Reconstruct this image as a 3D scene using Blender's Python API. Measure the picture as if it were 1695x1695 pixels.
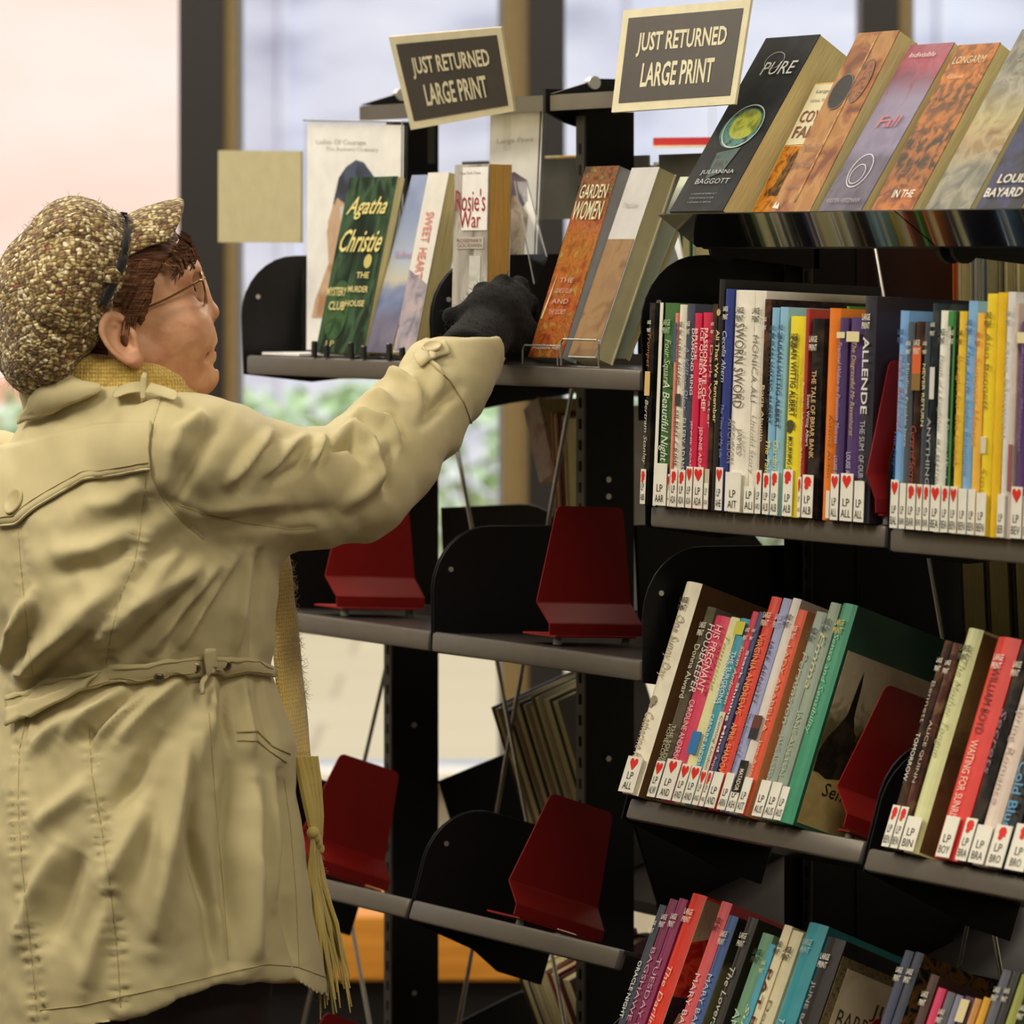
import bpy, bmesh, math, random
import numpy as np
from mathutils import Vector, Matrix
from mathutils.bvhtree import BVHTree

SC = bpy.context.scene
COL = SC.collection
for o in list(bpy.data.objects):
    bpy.data.objects.remove(o)

# ------------------------------------------------------------------ camera, light, exposure
FPX = 8000.0                      # focal length in pixels of the 1695 px frame
CX, YH = 847.5, 430.0             # vertical centre line and eye level
ANG = math.radians(30)
RV = Vector((math.sin(ANG), math.cos(ANG), 0))      # right of the view
VV = Vector((-math.cos(ANG), math.sin(ANG), 0))     # along the view
CAM = Vector((4.431, -2.725, 1.45))
cd = bpy.data.cameras.new('camera')
cam = bpy.data.objects.new('camera', cd)
COL.objects.link(cam)
cam.location = CAM
cam.rotation_euler = (math.radians(90), 0, math.radians(60))
cd.sensor_width = 36
cd.lens = FPX / 1695 * 36
cd.shift_y = -(847.5 - YH) / 1695
cd.clip_start = 0.1
cd.clip_end = 200
cd.dof.use_dof = True
cd.dof.focus_distance = 5.15
cd.dof.aperture_fstop = 8.5
SC.camera = cam

SC.view_settings.view_transform = 'Standard'
SC.view_settings.look = 'None'
SC.view_settings.exposure = 0.0
SC.view_settings.gamma = 1.0
SC.view_settings.use_curve_mapping = False

w = bpy.data.worlds.new('world')
SC.world = w
w.use_nodes = True
bgn = w.node_tree.nodes['Background']
bgn.inputs[0].default_value = (0.72, 0.82, 1.0, 1)
bgn.inputs[1].default_value = 1.0

def add_light(name, kind, loc, energy, color, target=None, size=1.0, size_y=None):
    l = bpy.data.lights.new(name, kind)
    l.energy = energy
    l.color = color
    if kind == 'AREA':
        l.shape = 'RECTANGLE'
        l.size = size
        l.size_y = size_y or size
    o = bpy.data.objects.new(name, l)
    COL.objects.link(o)
    o.location = loc
    if target is not None:
        d = Vector(target) - Vector(loc)
        o.rotation_euler = d.to_track_quat('-Z', 'Y').to_euler()
    return o

def VP(u, t, z):                  # point from view-aligned ground coordinates (right, away, height)
    p = CAM + RV * u + VV * t
    return Vector((p.x, p.y, z))

sun = add_light('sun', 'SUN', (0, 0, 20), 2.6, (1.0, 0.95, 0.87), None)
sdir = VV * 0.60 + RV * -0.10 + Vector((0, 0, -0.80))
sun.rotation_euler = sdir.to_track_quat('-Z', 'Y').to_euler()
sun.data.angle = 0.02
WARM = (1.0, 0.90, 0.74)
# unseen ceiling area lights, several added or strengthened to brighten covers and rear shelves
AREA_LIGHTS = [(-1.5, 4.0, 46), (0.6, 3.6, 24), (-2.6, 5.2, 38), (-1.0, 5.9, 20), (0.9, 5.8, 8), (-1.4, 1.6, 15), (1.9, 2.2, 32), (-1.3, 7.3, 40), (0.2, 7.2, 34), (1.5, 7.3, 40)]
for (u, t, e) in AREA_LIGHTS:
    lo = add_light('unseen_ceiling_light', 'AREA', VP(u, t, 2.80), e, WARM, VP(u, t, 0), 0.6, 1.2)

# ------------------------------------------------------------------ helpers
def ray(px, py):
    return VV + RV * ((px - CX) / FPX) + Vector((0, 0, (YH - py) / FPX))
def PX(px, py, d):                # point seen at pixel (px, py) at depth d
    return CAM + ray(px, py) * d
def onY(px, py, Y):               # point seen at pixel on the plane Y = const
    r = ray(px, py)
    return CAM + r * ((Y - CAM.y) / r.y)
def proj(p):
    q = Vector(p) - CAM
    d = q.dot(VV)
    return CX + FPX * q.dot(RV) / d, YH - FPX * q.z / d

def lin(c):
    return c / 12.92 if c <= 0.04045 else ((c + 0.055) / 1.055) ** 2.4
def rgb(h, k=1.0):
    if isinstance(h, str):
        h = h.lstrip('#')
        h = [int(h[i:i + 2], 16) / 255 for i in (0, 2, 4)]
    else:
        h = [x / 255 for x in h]
    return tuple(min(0.95, lin(x) * k) for x in h) + (1,)

class NT:
    """small node-tree writer"""
    def __init__(s, m):
        s.m = m
        m.use_nodes = True
        s.t = m.node_tree
        s.b = s.t.nodes['Principled BSDF']
        s.out = s.t.nodes['Material Output']
    def n(s, typ, **kw):
        nd = s.t.nodes.new(typ)
        for k, v in kw.items():
            if k.startswith('i_'):
                key = k[2:]
                nd.inputs[int(key) if key.isdigit() else key.replace('_', ' ')].default_value = v
            else:
                setattr(nd, k, v)
        return nd
    def l(s, a, b):
        s.t.links.new(a, b)
    def coord(s, scale=(1, 1, 1), rot=(0, 0, 0), kind='Object', loc=(0, 0, 0)):
        tc = s.n('ShaderNodeTexCoord')
        mp = s.n('ShaderNodeMapping')
        mp.inputs['Scale'].default_value = scale
        mp.inputs['Rotation'].default_value = rot
        mp.inputs['Location'].default_value = loc
        s.l(tc.outputs[kind], mp.inputs[0])
        return mp.outputs[0]
    def ramp(s, fac, stops, interp='LINEAR'):
        r = s.n('ShaderNodeValToRGB')
        r.color_ramp.interpolation = interp
        e = r.color_ramp.elements
        while len(e) < len(stops):
            e.new(0.5)
        for i, (p, c) in enumerate(stops):
            e[i].position = p
            e[i].color = c
        s.l(fac, r.inputs[0])
        return r.outputs[0]
    def bump(s, h, strength=0.3, dist=0.001):
        b = s.n('ShaderNodeBump')
        b.inputs['Strength'].default_value = strength
        b.inputs['Distance'].default_value = dist
        s.l(h, b.inputs['Height'])
        s.l(b.outputs[0], s.b.inputs['Normal'])
        return b

MATS = {}
def mat(name, col, rough=0.5, metal=0.0, coat=0.0, spec=0.5, vary=0.06, vscale=40, bump=0.0, bscale=300, bdist=0.0005):
    key = (name, tuple(col), rough, metal, coat, vary, bump)
    if key in MATS:
        return MATS[key]
    m = bpy.data.materials.new(name)
    t = NT(m)
    b = t.b
    b.inputs['Roughness'].default_value = rough
    b.inputs['Metallic'].default_value = metal
    b.inputs['Coat Weight'].default_value = coat
    b.inputs['Coat Roughness'].default_value = 0.12
    b.inputs['Specular IOR Level'].default_value = spec
    co = t.coord()
    nz = t.n('ShaderNodeTexNoise', i_Scale=vscale, i_Detail=3.0)
    t.l(co, nz.inputs[0])
    c = Vector(col[:3])
    lo = tuple(c * (1 - vary)) + (1,)
    hi = tuple(min(1, x * (1 + vary)) for x in c) + (1,)
    t.l(t.ramp(nz.outputs[0], [(0.3, lo), (0.7, hi)]), b.inputs['Base Color'])
    if bump:
        n2 = t.n('ShaderNodeTexNoise', i_Scale=bscale, i_Detail=2.0)
        t.l(co, n2.inputs[0])
        t.bump(n2.outputs[0], bump, bdist)
    MATS[key] = m
    return m

def cover(h, k=1.15, rough=0.42, coat=0.25):
    return mat('book_cover_' + (h if isinstance(h, str) else 'c').lstrip('#'), rgb(h, k), rough, 0, coat, vary=0.07, vscale=60)
def ink(h, k=1.0):
    return mat('printed_ink_' + h.lstrip('#'), rgb(h, k), 0.5, vary=0.02)

def art(name, stops, scale=14, seed=0.0, stretch=(1, 1, 1), rough=0.5, coat=0.08, detail=4.0, grad=None, distort=0.6, k=0.85):
    """printed picture: colour blotches, optionally over a vertical gradient (grad = list of (z, colour) over 0..zmax)"""
    m = bpy.data.materials.new(name)
    t = NT(m)
    b = t.b
    b.inputs['Roughness'].default_value = rough
    b.inputs['Coat Weight'].default_value = coat * .5
    b.inputs['Specular IOR Level'].default_value = .12
    b.inputs['Coat Roughness'].default_value = 0.2
    co = t.coord(stretch, loc=(seed, seed * 1.7, seed * 0.6))
    nz = t.n('ShaderNodeTexNoise', i_Scale=scale * 3.0, i_Detail=detail + 2, i_Distortion=distort)
    t.l(co, nz.inputs[0])
    n = len(stops)
    c1 = t.ramp(nz.outputs[0], [(0.36 + 0.28 * i / max(1, n - 1), rgb(c, k)) for i, c in enumerate(stops)])
    if grad:
        zmax, gs, mix = grad
        tc = t.n('ShaderNodeTexCoord')
        sp = t.n('ShaderNodeSeparateXYZ')
        t.l(tc.outputs['Object'], sp.inputs[0])
        mm = t.n('ShaderNodeMath', operation='DIVIDE')
        mm.inputs[1].default_value = zmax
        t.l(sp.outputs['Z'], mm.inputs[0])
        ad = t.n('ShaderNodeMath', operation='MULTIPLY_ADD')
        ad.inputs[1].default_value = 0.22
        t.l(nz.outputs[0], ad.inputs[0])
        sb = t.n('ShaderNodeMath', operation='SUBTRACT')
        sb.inputs[1].default_value = 0.11
        t.l(mm.outputs[0], sb.inputs[0])
        t.l(sb.outputs[0], ad.inputs[2])
        c2 = t.ramp(ad.outputs[0], [(p, rgb(c, k)) for p, c in gs])
        mx = t.n('ShaderNodeMix', data_type='RGBA')
        mx.inputs[0].default_value = mix
        t.l(c2, mx.inputs[6])
        t.l(c1, mx.inputs[7])
        t.l(mx.outputs[2], b.inputs['Base Color'])
    else:
        t.l(c1, b.inputs['Base Color'])
    return m

def pages_mat(name, h, axis=0, scale=900):
    m = bpy.data.materials.new(name)
    t = NT(m)
    t.b.inputs['Roughness'].default_value = 0.8
    sc = [30, 30, 30]
    sc[axis] = scale
    co = t.coord(tuple(sc))
    nz = t.n('ShaderNodeTexNoise', i_Scale=1.0, i_Detail=2.0)
    t.l(co, nz.inputs[0])
    t.l(t.ramp(nz.outputs[0], [(0.3, rgb(h, 0.85)), (0.7, rgb(h, 1.15))]), t.b.inputs['Base Color'])
    t.bump(nz.outputs[0], 0.25, 0.0006)
    return m
PAGES_X = pages_mat('paper_pages', 'c9bf8e', 0)
PAGES_Y = pages_mat('paper_pages_flat', 'd2c48c', 1)
PAGES_T = pages_mat('paper_pages_tan', 'b98f45', 1)

# --- mesh building
def mesh_obj(name, verts, faces, m=None, parent=None, smooth=False, mats=None, fmat=None):
    me = bpy.data.meshes.new(name)
    me.from_pydata([tuple(v) for v in verts], [], [tuple(f) for f in faces])
    if mats:
        for x in mats:
            me.materials.append(x)
        if fmat:
            me.polygons.foreach_set('material_index', fmat)
    elif m:
        me.materials.append(m)
    if smooth:
        me.polygons.foreach_set('use_smooth', [True] * len(me.polygons))
    me.update()
    o = bpy.data.objects.new(name, me)
    COL.objects.link(o)
    if parent is not None:
        o.parent = parent
    return o

class MB:
    """collects simple solids into one mesh"""
    def __init__(s):
        s.v, s.f = [], []
    def add(s, vs, fs):
        b = len(s.v)
        s.v += [tuple(v) for v in vs]
        s.f += [tuple(i + b for i in f) for f in fs]
        return s
    def box(s, x0, x1, y0, y1, z0, z1, M=None):
        vs = [Vector((x, y, z)) for z in (z0, z1) for y in (y0, y1) for x in (x0, x1)]
        if M is not None:
            vs = [M @ v for v in vs]
        return s.add(vs, [(0, 2, 3, 1), (4, 5, 7, 6), (0, 1, 5, 4), (2, 6, 7, 3), (0, 4, 6, 2), (1, 3, 7, 5)])
    def bevbox(s, x0, x1, y0, y1, z0, z1, b, seg=2):
        bm = bmesh.new()
        bmesh.ops.create_cube(bm, size=1)
        for v in bm.verts:
            v.co = Vector((x0 + (v.co.x + .5) * (x1 - x0), y0 + (v.co.y + .5) * (y1 - y0), z0 + (v.co.z + .5) * (z1 - z0)))
        bmesh.ops.bevel(bm, geom=bm.edges[:], offset=b, segments=seg, affect='EDGES', profile=0.5)
        bm.verts.index_update()
        s.add([v.co.copy() for v in bm.verts], [[v.index for v in f.verts] for f in bm.faces])
        bm.free()
        return s
    def prism(s, poly, axis, a, b):
        """poly in the two other axes (in order), extruded along axis from a to b"""
        def mk(p, q):
            if axis == 'X':
                return (q, p[0], p[1])
            if axis == 'Y':
                return (p[0], q, p[1])
            return (p[0], p[1], q)
        n = len(poly)
        vs = [mk(p, a) for p in poly] + [mk(p, b) for p in poly]
        fs = [tuple(range(n))[::-1], tuple(range(n, 2 * n))] + [(i, (i + 1) % n, n + (i + 1) % n, n + i) for i in range(n)]
        return s.add(vs, fs)
    def tube(s, pts, r, n=8, cap=True):
        pts = [Vector(p) for p in pts]
        rs = r if isinstance(r, (list, tuple)) else [r] * len(pts)
        rings = []
        up = None
        for i, p in enumerate(pts):
            d = (pts[min(i + 1, len(pts) - 1)] - pts[max(i - 1, 0)]).normalized()
            if up is None:
                up = d.orthogonal().normalized()
            up = (up - d * up.dot(d))
            if up.length < 1e-6:
                up = d.orthogonal()
            up.normalize()
            sd = d.cross(up)
            rings.append([p + (up * math.cos(2 * math.pi * k / n) + sd * math.sin(2 * math.pi * k / n)) * rs[i] for k in range(n)])
        vs = [v for rg in rings for v in rg]
        fs = []
        for i in range(len(rings) - 1):
            for k in range(n):
                a = i * n + k
                b = i * n + (k + 1) % n
                fs.append((a, b, b + n, a + n))
        if cap:
            fs.append(tuple(range(n))[::-1])
            fs.append(tuple(range((len(rings) - 1) * n, len(rings) * n)))
        return s.add(vs, fs)
    def cyl(s, p, q, r, n=16):
        return s.tube([p, q], r, n)
    def build(s, name, m, parent=None, smooth=False):
        o = mesh_obj(name, s.v, s.f, m, parent)
        if smooth:
            o.data.polygons.foreach_set('use_smooth', [True] * len(o.data.polygons))
            o.data.set_sharp_from_angle(angle=math.radians(40))
        return o

def recalc(o):
    bm = bmesh.new()
    bm.from_mesh(o.data)
    bmesh.ops.recalc_face_normals(bm, faces=bm.faces[:])
    bm.to_mesh(o.data)
    bm.free()
    return o

def empty(name, loc=(0, 0, 0), rot=(0, 0, 0)):
    o = bpy.data.objects.new(name, None)
    COL.objects.link(o)
    o.location = loc
    o.rotation_euler = rot
    o.empty_display_size = 0.02
    return o
def tag(o, label=None, cat=None, group=None, kind=None):
    if label:
        o['label'] = label
    if cat:
        o['category'] = cat
    if group:
        o['group'] = group
    if kind:
        o['kind'] = kind
    return o

# --- printed text, converted to meshes in one go at the end
TEXTS = []
def text(s, parent, org, dx, dy, wbox, hbox, m, shear=0.0, bold=0.0, align='C', name='lettering', maxstretch=1.6, label=None):
    """s fitted into a box: org = middle of its start edge, dx along the line, dy up the letters"""
    TEXTS.append((s, parent, Vector(org), Vector(dx), Vector(dy), wbox, hbox, m, shear, bold, align, name, maxstretch, label))

def flush_texts():
    cache = {}
    for t in TEXTS:
        key = (t[0], t[8], t[9])
        if key not in cache:
            cu = bpy.data.curves.new('txt', 'FONT')
            cu.body = t[0]
            cu.size = 1.0
            cu.shear = t[8]
            cu.offset = t[9]
            cu.resolution_u = 2
            cu.fill_mode = 'FRONT'
            ob = bpy.data.objects.new('txt', cu)
            COL.objects.link(ob)
            cache[key] = ob
    bpy.context.view_layer.update()
    dg = bpy.context.evaluated_depsgraph_get()
    data = {}
    for key, ob in cache.items():
        ev = ob.evaluated_get(dg)
        me = ev.to_mesh()
        co = np.zeros(len(me.vertices) * 3)
        me.vertices.foreach_get('co', co)
        data[key] = (co.reshape(-1, 3), [tuple(p.vertices) for p in me.polygons])
        ev.to_mesh_clear()
    for ob in cache.values():
        cu = ob.data
        bpy.data.objects.remove(ob)
        bpy.data.curves.remove(cu)
    for (s, parent, org, dx, dy, wb, hb, m, sh, bo, al, name, ms, label) in TEXTS:
        co, fs = data[(s, sh, bo)]
        if not len(co):
            continue
        lo, hi = co.min(0), co.max(0)
        W, H = hi[0] - lo[0], hi[1] - lo[1]
        sy = hb / max(H, 1e-6)
        sx = wb / max(W, 1e-6)
        if sx > sy * ms:
            sx = sy * ms
        if sy > sx * 2.2:
            sy = sx * 2.2
        off = (wb - W * sx) / 2 if al == 'C' else 0.0
        nrm = dx.cross(dy)
        a = np.array(org) + np.outer((co[:, 0] - lo[0]) * sx + off, np.array(dx)) + np.outer((co[:, 1] - lo[1] - H / 2) * sy, np.array(dy))
        vs = a
        o = mesh_obj(name, vs.tolist(), fs, m, parent)
        if label:
            o['label'] = label
# ------------------------------------------------------------------ room shell (view-aligned plan: u right, t away)
ROTV = (0, 0, math.radians(60))
def vobj(mb, name, m, kind=None, label=None, cat=None, parent=None):
    o = mb.build(name, m, parent)
    if parent is None:
        o.location = (CAM.x, CAM.y, 0)
        o.rotation_euler = ROTV
    tag(o, label, cat, None, kind)
    return o

CARPET = mat('dark_carpet', rgb('3a3330'), 0.95, bump=0.5, bscale=500)
PLASTER = mat('warm_plaster', rgb('cfc6b0'), 0.8, bump=0.1)
CEIL = mat('white_ceiling_paint', rgb('dcd8cc'), 0.9)
FRAME = mat('black_window_metal', rgb('120f0f'), 0.5)
TANM = mat('tan_jamb_wood', rgb('7d6a42', 0.9), 0.55)
GREYM = mat('grey_seal', rgb('8c8f98'), 0.5)
SILL = mat('white_sill', rgb('eeeeea', 1.0), 0.35)
WT = 8.8                                            # distance of the window wall
vobj(MB().box(-5, 4, -2, WT + .1, -0.05, 0), 'floor', CARPET, 'structure')
vobj(MB().box(-5.2, 4.2, -2.2, WT + .5, 2.9, 3.0), 'ceiling', CEIL, 'structure')
vobj(MB().box(-5.1, -5, -2, WT, 0, 2.9), 'wall_left', PLASTER, 'structure')
vobj(MB().box(4, 4.1, -2, WT, 0, 2.9), 'wall_right', PLASTER, 'structure')
vobj(MB().box(-5, 4, -2.1, -2, 0, 2.9), 'wall_front', PLASTER, 'structure')
low = vobj(MB().box(-5, 4, WT, WT + .15, 0, 0.50), 'wall_back', PLASTER, 'structure')
vobj(MB().box(-5, 4, WT, WT + .15, 2.62, 2.9), 'trim_1', PLASTER, 'structure')
vobj(MB().bevbox(-5, 4, WT - .06, WT + .16, 0.50, 0.525, .006), 'trim_2', SILL, 'structure')

glass = bpy.data.materials.new('window_glass')
gt = NT(glass)
tr = gt.n('ShaderNodeBsdfTransparent')
gl = gt.n('ShaderNodeBsdfGlossy')
gl.inputs['Roughness'].default_value = 0.02
fr = gt.n('ShaderNodeFresnel', i_IOR=1.3)
mx = gt.n('ShaderNodeMixShader')
gt.l(fr.outputs[0], mx.inputs[0]); gt.l(tr.outputs[0], mx.inputs[1]); gt.l(gl.outputs[0], mx.inputs[2])
gt.l(mx.outputs[0], gt.out.inputs[0])
K = WT / FPX
def pu(px):
    return (px - CX) * K
# windows between the mullions: each has its post, jambs and pane
edges = [(297, 370, 'r'), (875, 935, 'l'), (1425, 1486, 'r'), (-290, -225, 'r'), (-860, -795, 'r'), (-1430, -1365, 'r'), (2000, 2062, 'r'), (2570, 2632, 'r'), (3140, 3200, 'r')]
edges.sort()
for i, (a, b, side) in enumerate(edges):
    nm = 'window_%d' % (i + 1)
    e = empty(nm, (CAM.x, CAM.y, 0), ROTV)
    tag(e, None, None, None, 'structure')
    vobj(MB().box(pu(a), pu(b), WT - .02, WT + .13, 0.525, 2.62), 'mullion', FRAME, parent=e)
    if side == 'r':
        vobj(MB().box(pu(b), pu(b) + .024, WT + .0, WT + .10, 0.525, 2.62), 'jamb', TANM, parent=e)
        vobj(MB().box(pu(b) + .024, pu(b) + .032, WT + .03, WT + .09, 0.525, 2.62), 'pane_seal', GREYM, parent=e)
    else:
        vobj(MB().box(pu(a) - .047, pu(a), WT + .0, WT + .10, 0.525, 2.62), 'jamb', TANM, parent=e)
        vobj(MB().box(pu(a) - .056, pu(a) - .047, WT + .03, WT + .09, 0.525, 2.62), 'pane_seal', GREYM, parent=e)
    if i + 1 < len(edges):
        x0 = pu(b) + (.03 if side == 'r' else 0)
        x1 = pu(edges[i + 1][0]) - (.056 if edges[i + 1][2] == 'l' else 0)
        vobj(MB().box(x0, x1, WT + .06, WT + .066, 0.525, 2.62), 'pane', glass, parent=e)
vobj(MB().box(pu(3200), 4, WT, WT + .15, 0.525, 2.62), 'wall_back_right', PLASTER, 'structure')
vobj(MB().box(-5, pu(-1430), WT, WT + .15, 0.525, 2.62), 'wall_back_left', PLASTER, 'structure')

# ------------------------------------------------------------------ outside
PAVE = bpy.data.materials.new('pale_paving')
t = NT(PAVE)
t.b.inputs['Roughness'].default_value = 0.85
br = t.n('ShaderNodeTexBrick', i_Scale=1.0)
br.inputs['Color1'].default_value = rgb('c9b893'); br.inputs['Color2'].default_value = rgb('c3b18b')
br.inputs['Mortar'].default_value = rgb('ab9a78'); br.inputs['Mortar Size'].default_value = 0.012
br.inputs['Brick Width'].default_value = 1.2; br.inputs['Row Height'].default_value = 0.9
t.l(t.coord(), br.inputs[0]); t.l(br.outputs[0], t.b.inputs['Base Color'])
vobj(MB().box(-14, 14, WT + .15, 45, -0.08, -0.02), 'ground_outside', PAVE, 'structure')

def facade_mat(name, c1, c2, c3, sc):
    m = bpy.data.materials.new(name)
    t = NT(m)
    t.b.inputs['Roughness'].default_value = 0.9
    co = t.coord((1, 1, 3.0))
    nz = t.n('ShaderNodeTexNoise', i_Scale=sc, i_Detail=4.0)
    t.l(co, nz.inputs[0])
    t.l(t.ramp(nz.outputs[0], [(0.32, rgb(c1)), (0.5, rgb(c2)), (0.68, rgb(c3))]), t.b.inputs['Base Color'])
    return m
STONE = facade_mat('grey_blue_stone', 'b2b7ca', 'd0d5e6', 'dce1ee', 1.2)
PINK = facade_mat('pink_render', 'f7d4c6', 'f9e0d6', 'fbe9e2', 0.5)
b1 = empty('stone_building', (CAM.x, CAM.y, 0), ROTV)
tag(b1, 'blurred pale blue-grey stone building outside the windows', 'building')
vobj(MB().box(-1.55, 9, 25, 27, -0.02, 5), 'wall', STONE, parent=b1)
mb = MB()
for z in (3.3,):
    mb.box(-1.55, 9, 24.93, 25.0, z, z + .10)
vobj(mb, 'string_course', STONE, parent=b1)
for k, u in enumerate((-1.2, 0.6, 2.2, 4.0)):
    vobj(MB().box(u, u + .05, 24.9, 25.0, -.02, 5), 'drain_pipe', STONE, parent=b1)
b2 = empty('pink_building', (CAM.x, CAM.y, 0), ROTV)
tag(b2, 'blurred pink rendered building outside the leftmost window', 'building')
vobj(MB().box(-9, -1.45, 22.2, 24.5, -0.02, 5), 'wall', PINK, parent=b2)
vobj(MB().box(-9, -1.45, 22.1, 22.2, -.02, 0.9), 'plinth', facade_mat('orange_render', 'f0a884', 'f2b898', 'f5c8ae', 0.8), parent=b2)
vobj(MB().box(-9, -1.45, 22.12, 22.2, 3.4, 3.5), 'string_course', PINK, parent=b2)

def leaf_mat(name, c1, c2, c3):
    m = bpy.data.materials.new(name)
    t = NT(m)
    t.b.inputs['Roughness'].default_value = 0.5
    nz = t.n('ShaderNodeTexNoise', i_Scale=9.0, i_Detail=1.0)
    t.l(t.coord(), nz.inputs[0])
    t.l(t.ramp(nz.outputs[0], [(0.3, rgb(c1)), (0.5, rgb(c2)), (0.65, rgb(c3))]), t.b.inputs['Base Color'])
    return m
LEAF = leaf_mat('shrub_leaves', 'a4bc90', 'c0dca4', 'eef2f0')
rnd = random.Random(4)
shr = [(-3.9, 20.0, 1.0), (-2.95, 20.0, 1.02), (-2.4, 20.95, .95), (-1.8, 20.0, 1.0), (-1.25, 20.95, .94), (-0.7, 20.0, .96), (-0.1, 20.95, .94), (0.5, 20.0, 1.0), (1.1, 20.95, .9)]
for k, (u, tt, h) in enumerate(shr):
    e = empty('shrub', VP(u, tt, 0))
    where = ['beyond the left window, behind the hat', 'beyond the left window, below the hat'][k] if k < 2 else \
        ['left of', 'second along', 'third along', 'fourth along', 'fifth along', 'sixth along', 'rightmost of'][k - 2] + ' the row seen through the middle windows'
    tag(e, 'blurred green leafy shrub outside, ' + where, 'shrub', 'shrubs outside the windows')
    vs, fs = [], []
    for j in range(420):
        a, b, r = rnd.uniform(0, 6.28), rnd.uniform(-1, 1), rnd.uniform(.6, 1) ** .5
        c = Vector((math.cos(a) * math.sqrt(1 - b * b) * r * .42, math.sin(a) * math.sqrt(1 - b * b) * r * .38, h * .5 + b * r * h * .5))
        q = Vector((rnd.gauss(0, 1), rnd.gauss(0, 1), rnd.gauss(0, .7))).normalized()
        s = q.orthogonal().normalized()
        L, Wd = rnd.uniform(.05, .09), rnd.uniform(.02, .035)
        n0 = len(vs)
        vs += [c - q * L, c + s * Wd, c + q * L, c - s * Wd]
        fs.append((n0, n0 + 1, n0 + 2, n0 + 3))
    o = mesh_obj('foliage', vs, fs, LEAF, e)
    MBs = MB()
    for j in range(5):
        a = j * 1.26
        MBs.tube([(0, 0, 0), (math.cos(a) * .1, math.sin(a) * .1, h * .4), (math.cos(a) * .22, math.sin(a) * .2, h * .75)], [.012, .009, .004], 6)
    MBs.build('stem', mat('brown_stem', rgb('5c4630')), e)

# bench with an orange wooden front, by the window
WOOD = bpy.data.materials.new('orange_wood')
t = NT(WOOD)
t.b.inputs['Roughness'].default_value = 0.45
nz = t.n('ShaderNodeTexNoise', i_Scale=1.0, i_Detail=5.0, i_Distortion=1.5)
t.l(t.coord((1.5, 20, 40)), nz.inputs[0])
t.l(t.ramp(nz.outputs[0], [(0.3, rgb('b8761f', 1.0)), (0.7, rgb('e09a3a', 1.0))]), t.b.inputs['Base Color'])
be = empty('wooden_bench', (CAM.x, CAM.y, 0), ROTV)
tag(be, 'low orange wooden bench below the window, behind the empty shelves', 'bench')
vobj(MB().bevbox(-1.4, 0.03, 7.95, 8.35, 0.262, 0.372, .006), 'seat', WOOD, parent=be)
vobj(MB().box(-1.38, 0.02, 8.0, 8.02, 0, 0.262), 'under_seat_shade', FRAME, parent=be)  # black sheet standing in for the shadow below the seat
for u in (-1.3, -0.7, -0.1):
    vobj(MB().box(u, u + .06, 8.03, 8.3, 0, 0.262), 'leg', FRAME, parent=be)

# ------------------------------------------------------------------ shelving
BLACK = mat('black_powder_coat', rgb('0e0e12', 0.8), 0.5, spec=.3, vary=0.15, bump=0.12, bscale=900)
LIP = mat('grey_satin_steel', rgb('77716a', 0.95), 0.38, 0.35, vary=0.05)
BOARD = mat('dark_shelf_board', rgb('4d4745', 0.8), 0.28, 0.2, vary=0.08)
GLOSS = mat('glossy_black_acrylic', rgb('16161a'), 0.05, 0.0, 0.6, vary=0.02)
STEEL = mat('bright_steel', rgb('b9b9b4'), 0.25, 0.9)
BOLT = mat('steel_bolt', rgb('c8c8c4'), 0.35, 0.6)

XCL = -0.010
XA, XB, XC, XD, XE = -0.956, -0.4795, 0.004, 0.457, 0.932      # bay boundaries
class Frame:
    """a shelf: lip top at (Y, Z), tilted back by tilt degrees; local d goes back, h up"""
    def __init__(s, x0, x1, Y, Z, tilt, depth=0.20):
        s.x0, s.x1, s.Y, s.Z, s.a, s.D = x0, x1, Y, Z, math.radians(tilt), depth
        s.dv = Vector((0, math.cos(s.a), -math.sin(s.a)))
        s.hv = Vector((0, math.sin(s.a), math.cos(s.a)))
    def P(s, x, d, h):
        return Vector((x, s.Y, s.Z)) + s.dv * d + s.hv * h
    def hit(s, px, py, d=0.0):
        """x and h of the pixel's ray on the plane at depth d of this shelf"""
        o = s.P(0, d, 0)
        r = ray(px, py)
        n = s.dv
        k = (o - CAM).dot(n) / r.dot(n)
        p = CAM + r * k
        return p.x, (p - o).dot(s.hv)
    def rot(s):
        return (-s.a, 0, 0)

RANGES = {}
def plate_poly(D, hp=.125, low=.03, rnd_=.075):
    pts = [(0.004, -.024)]
    pts += [(0.0, hp - rnd_)]
    for k in range(1, 9):
        a = math.pi - k * math.pi / 2 / 8
        pts.append((rnd_ + rnd_ * math.cos(a), hp - rnd_ + rnd_ * math.sin(a)))
    pts += [(D, hp + .004), (D, -low), (D * .7, -low), (D * .5, -.034)]
    return pts

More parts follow.
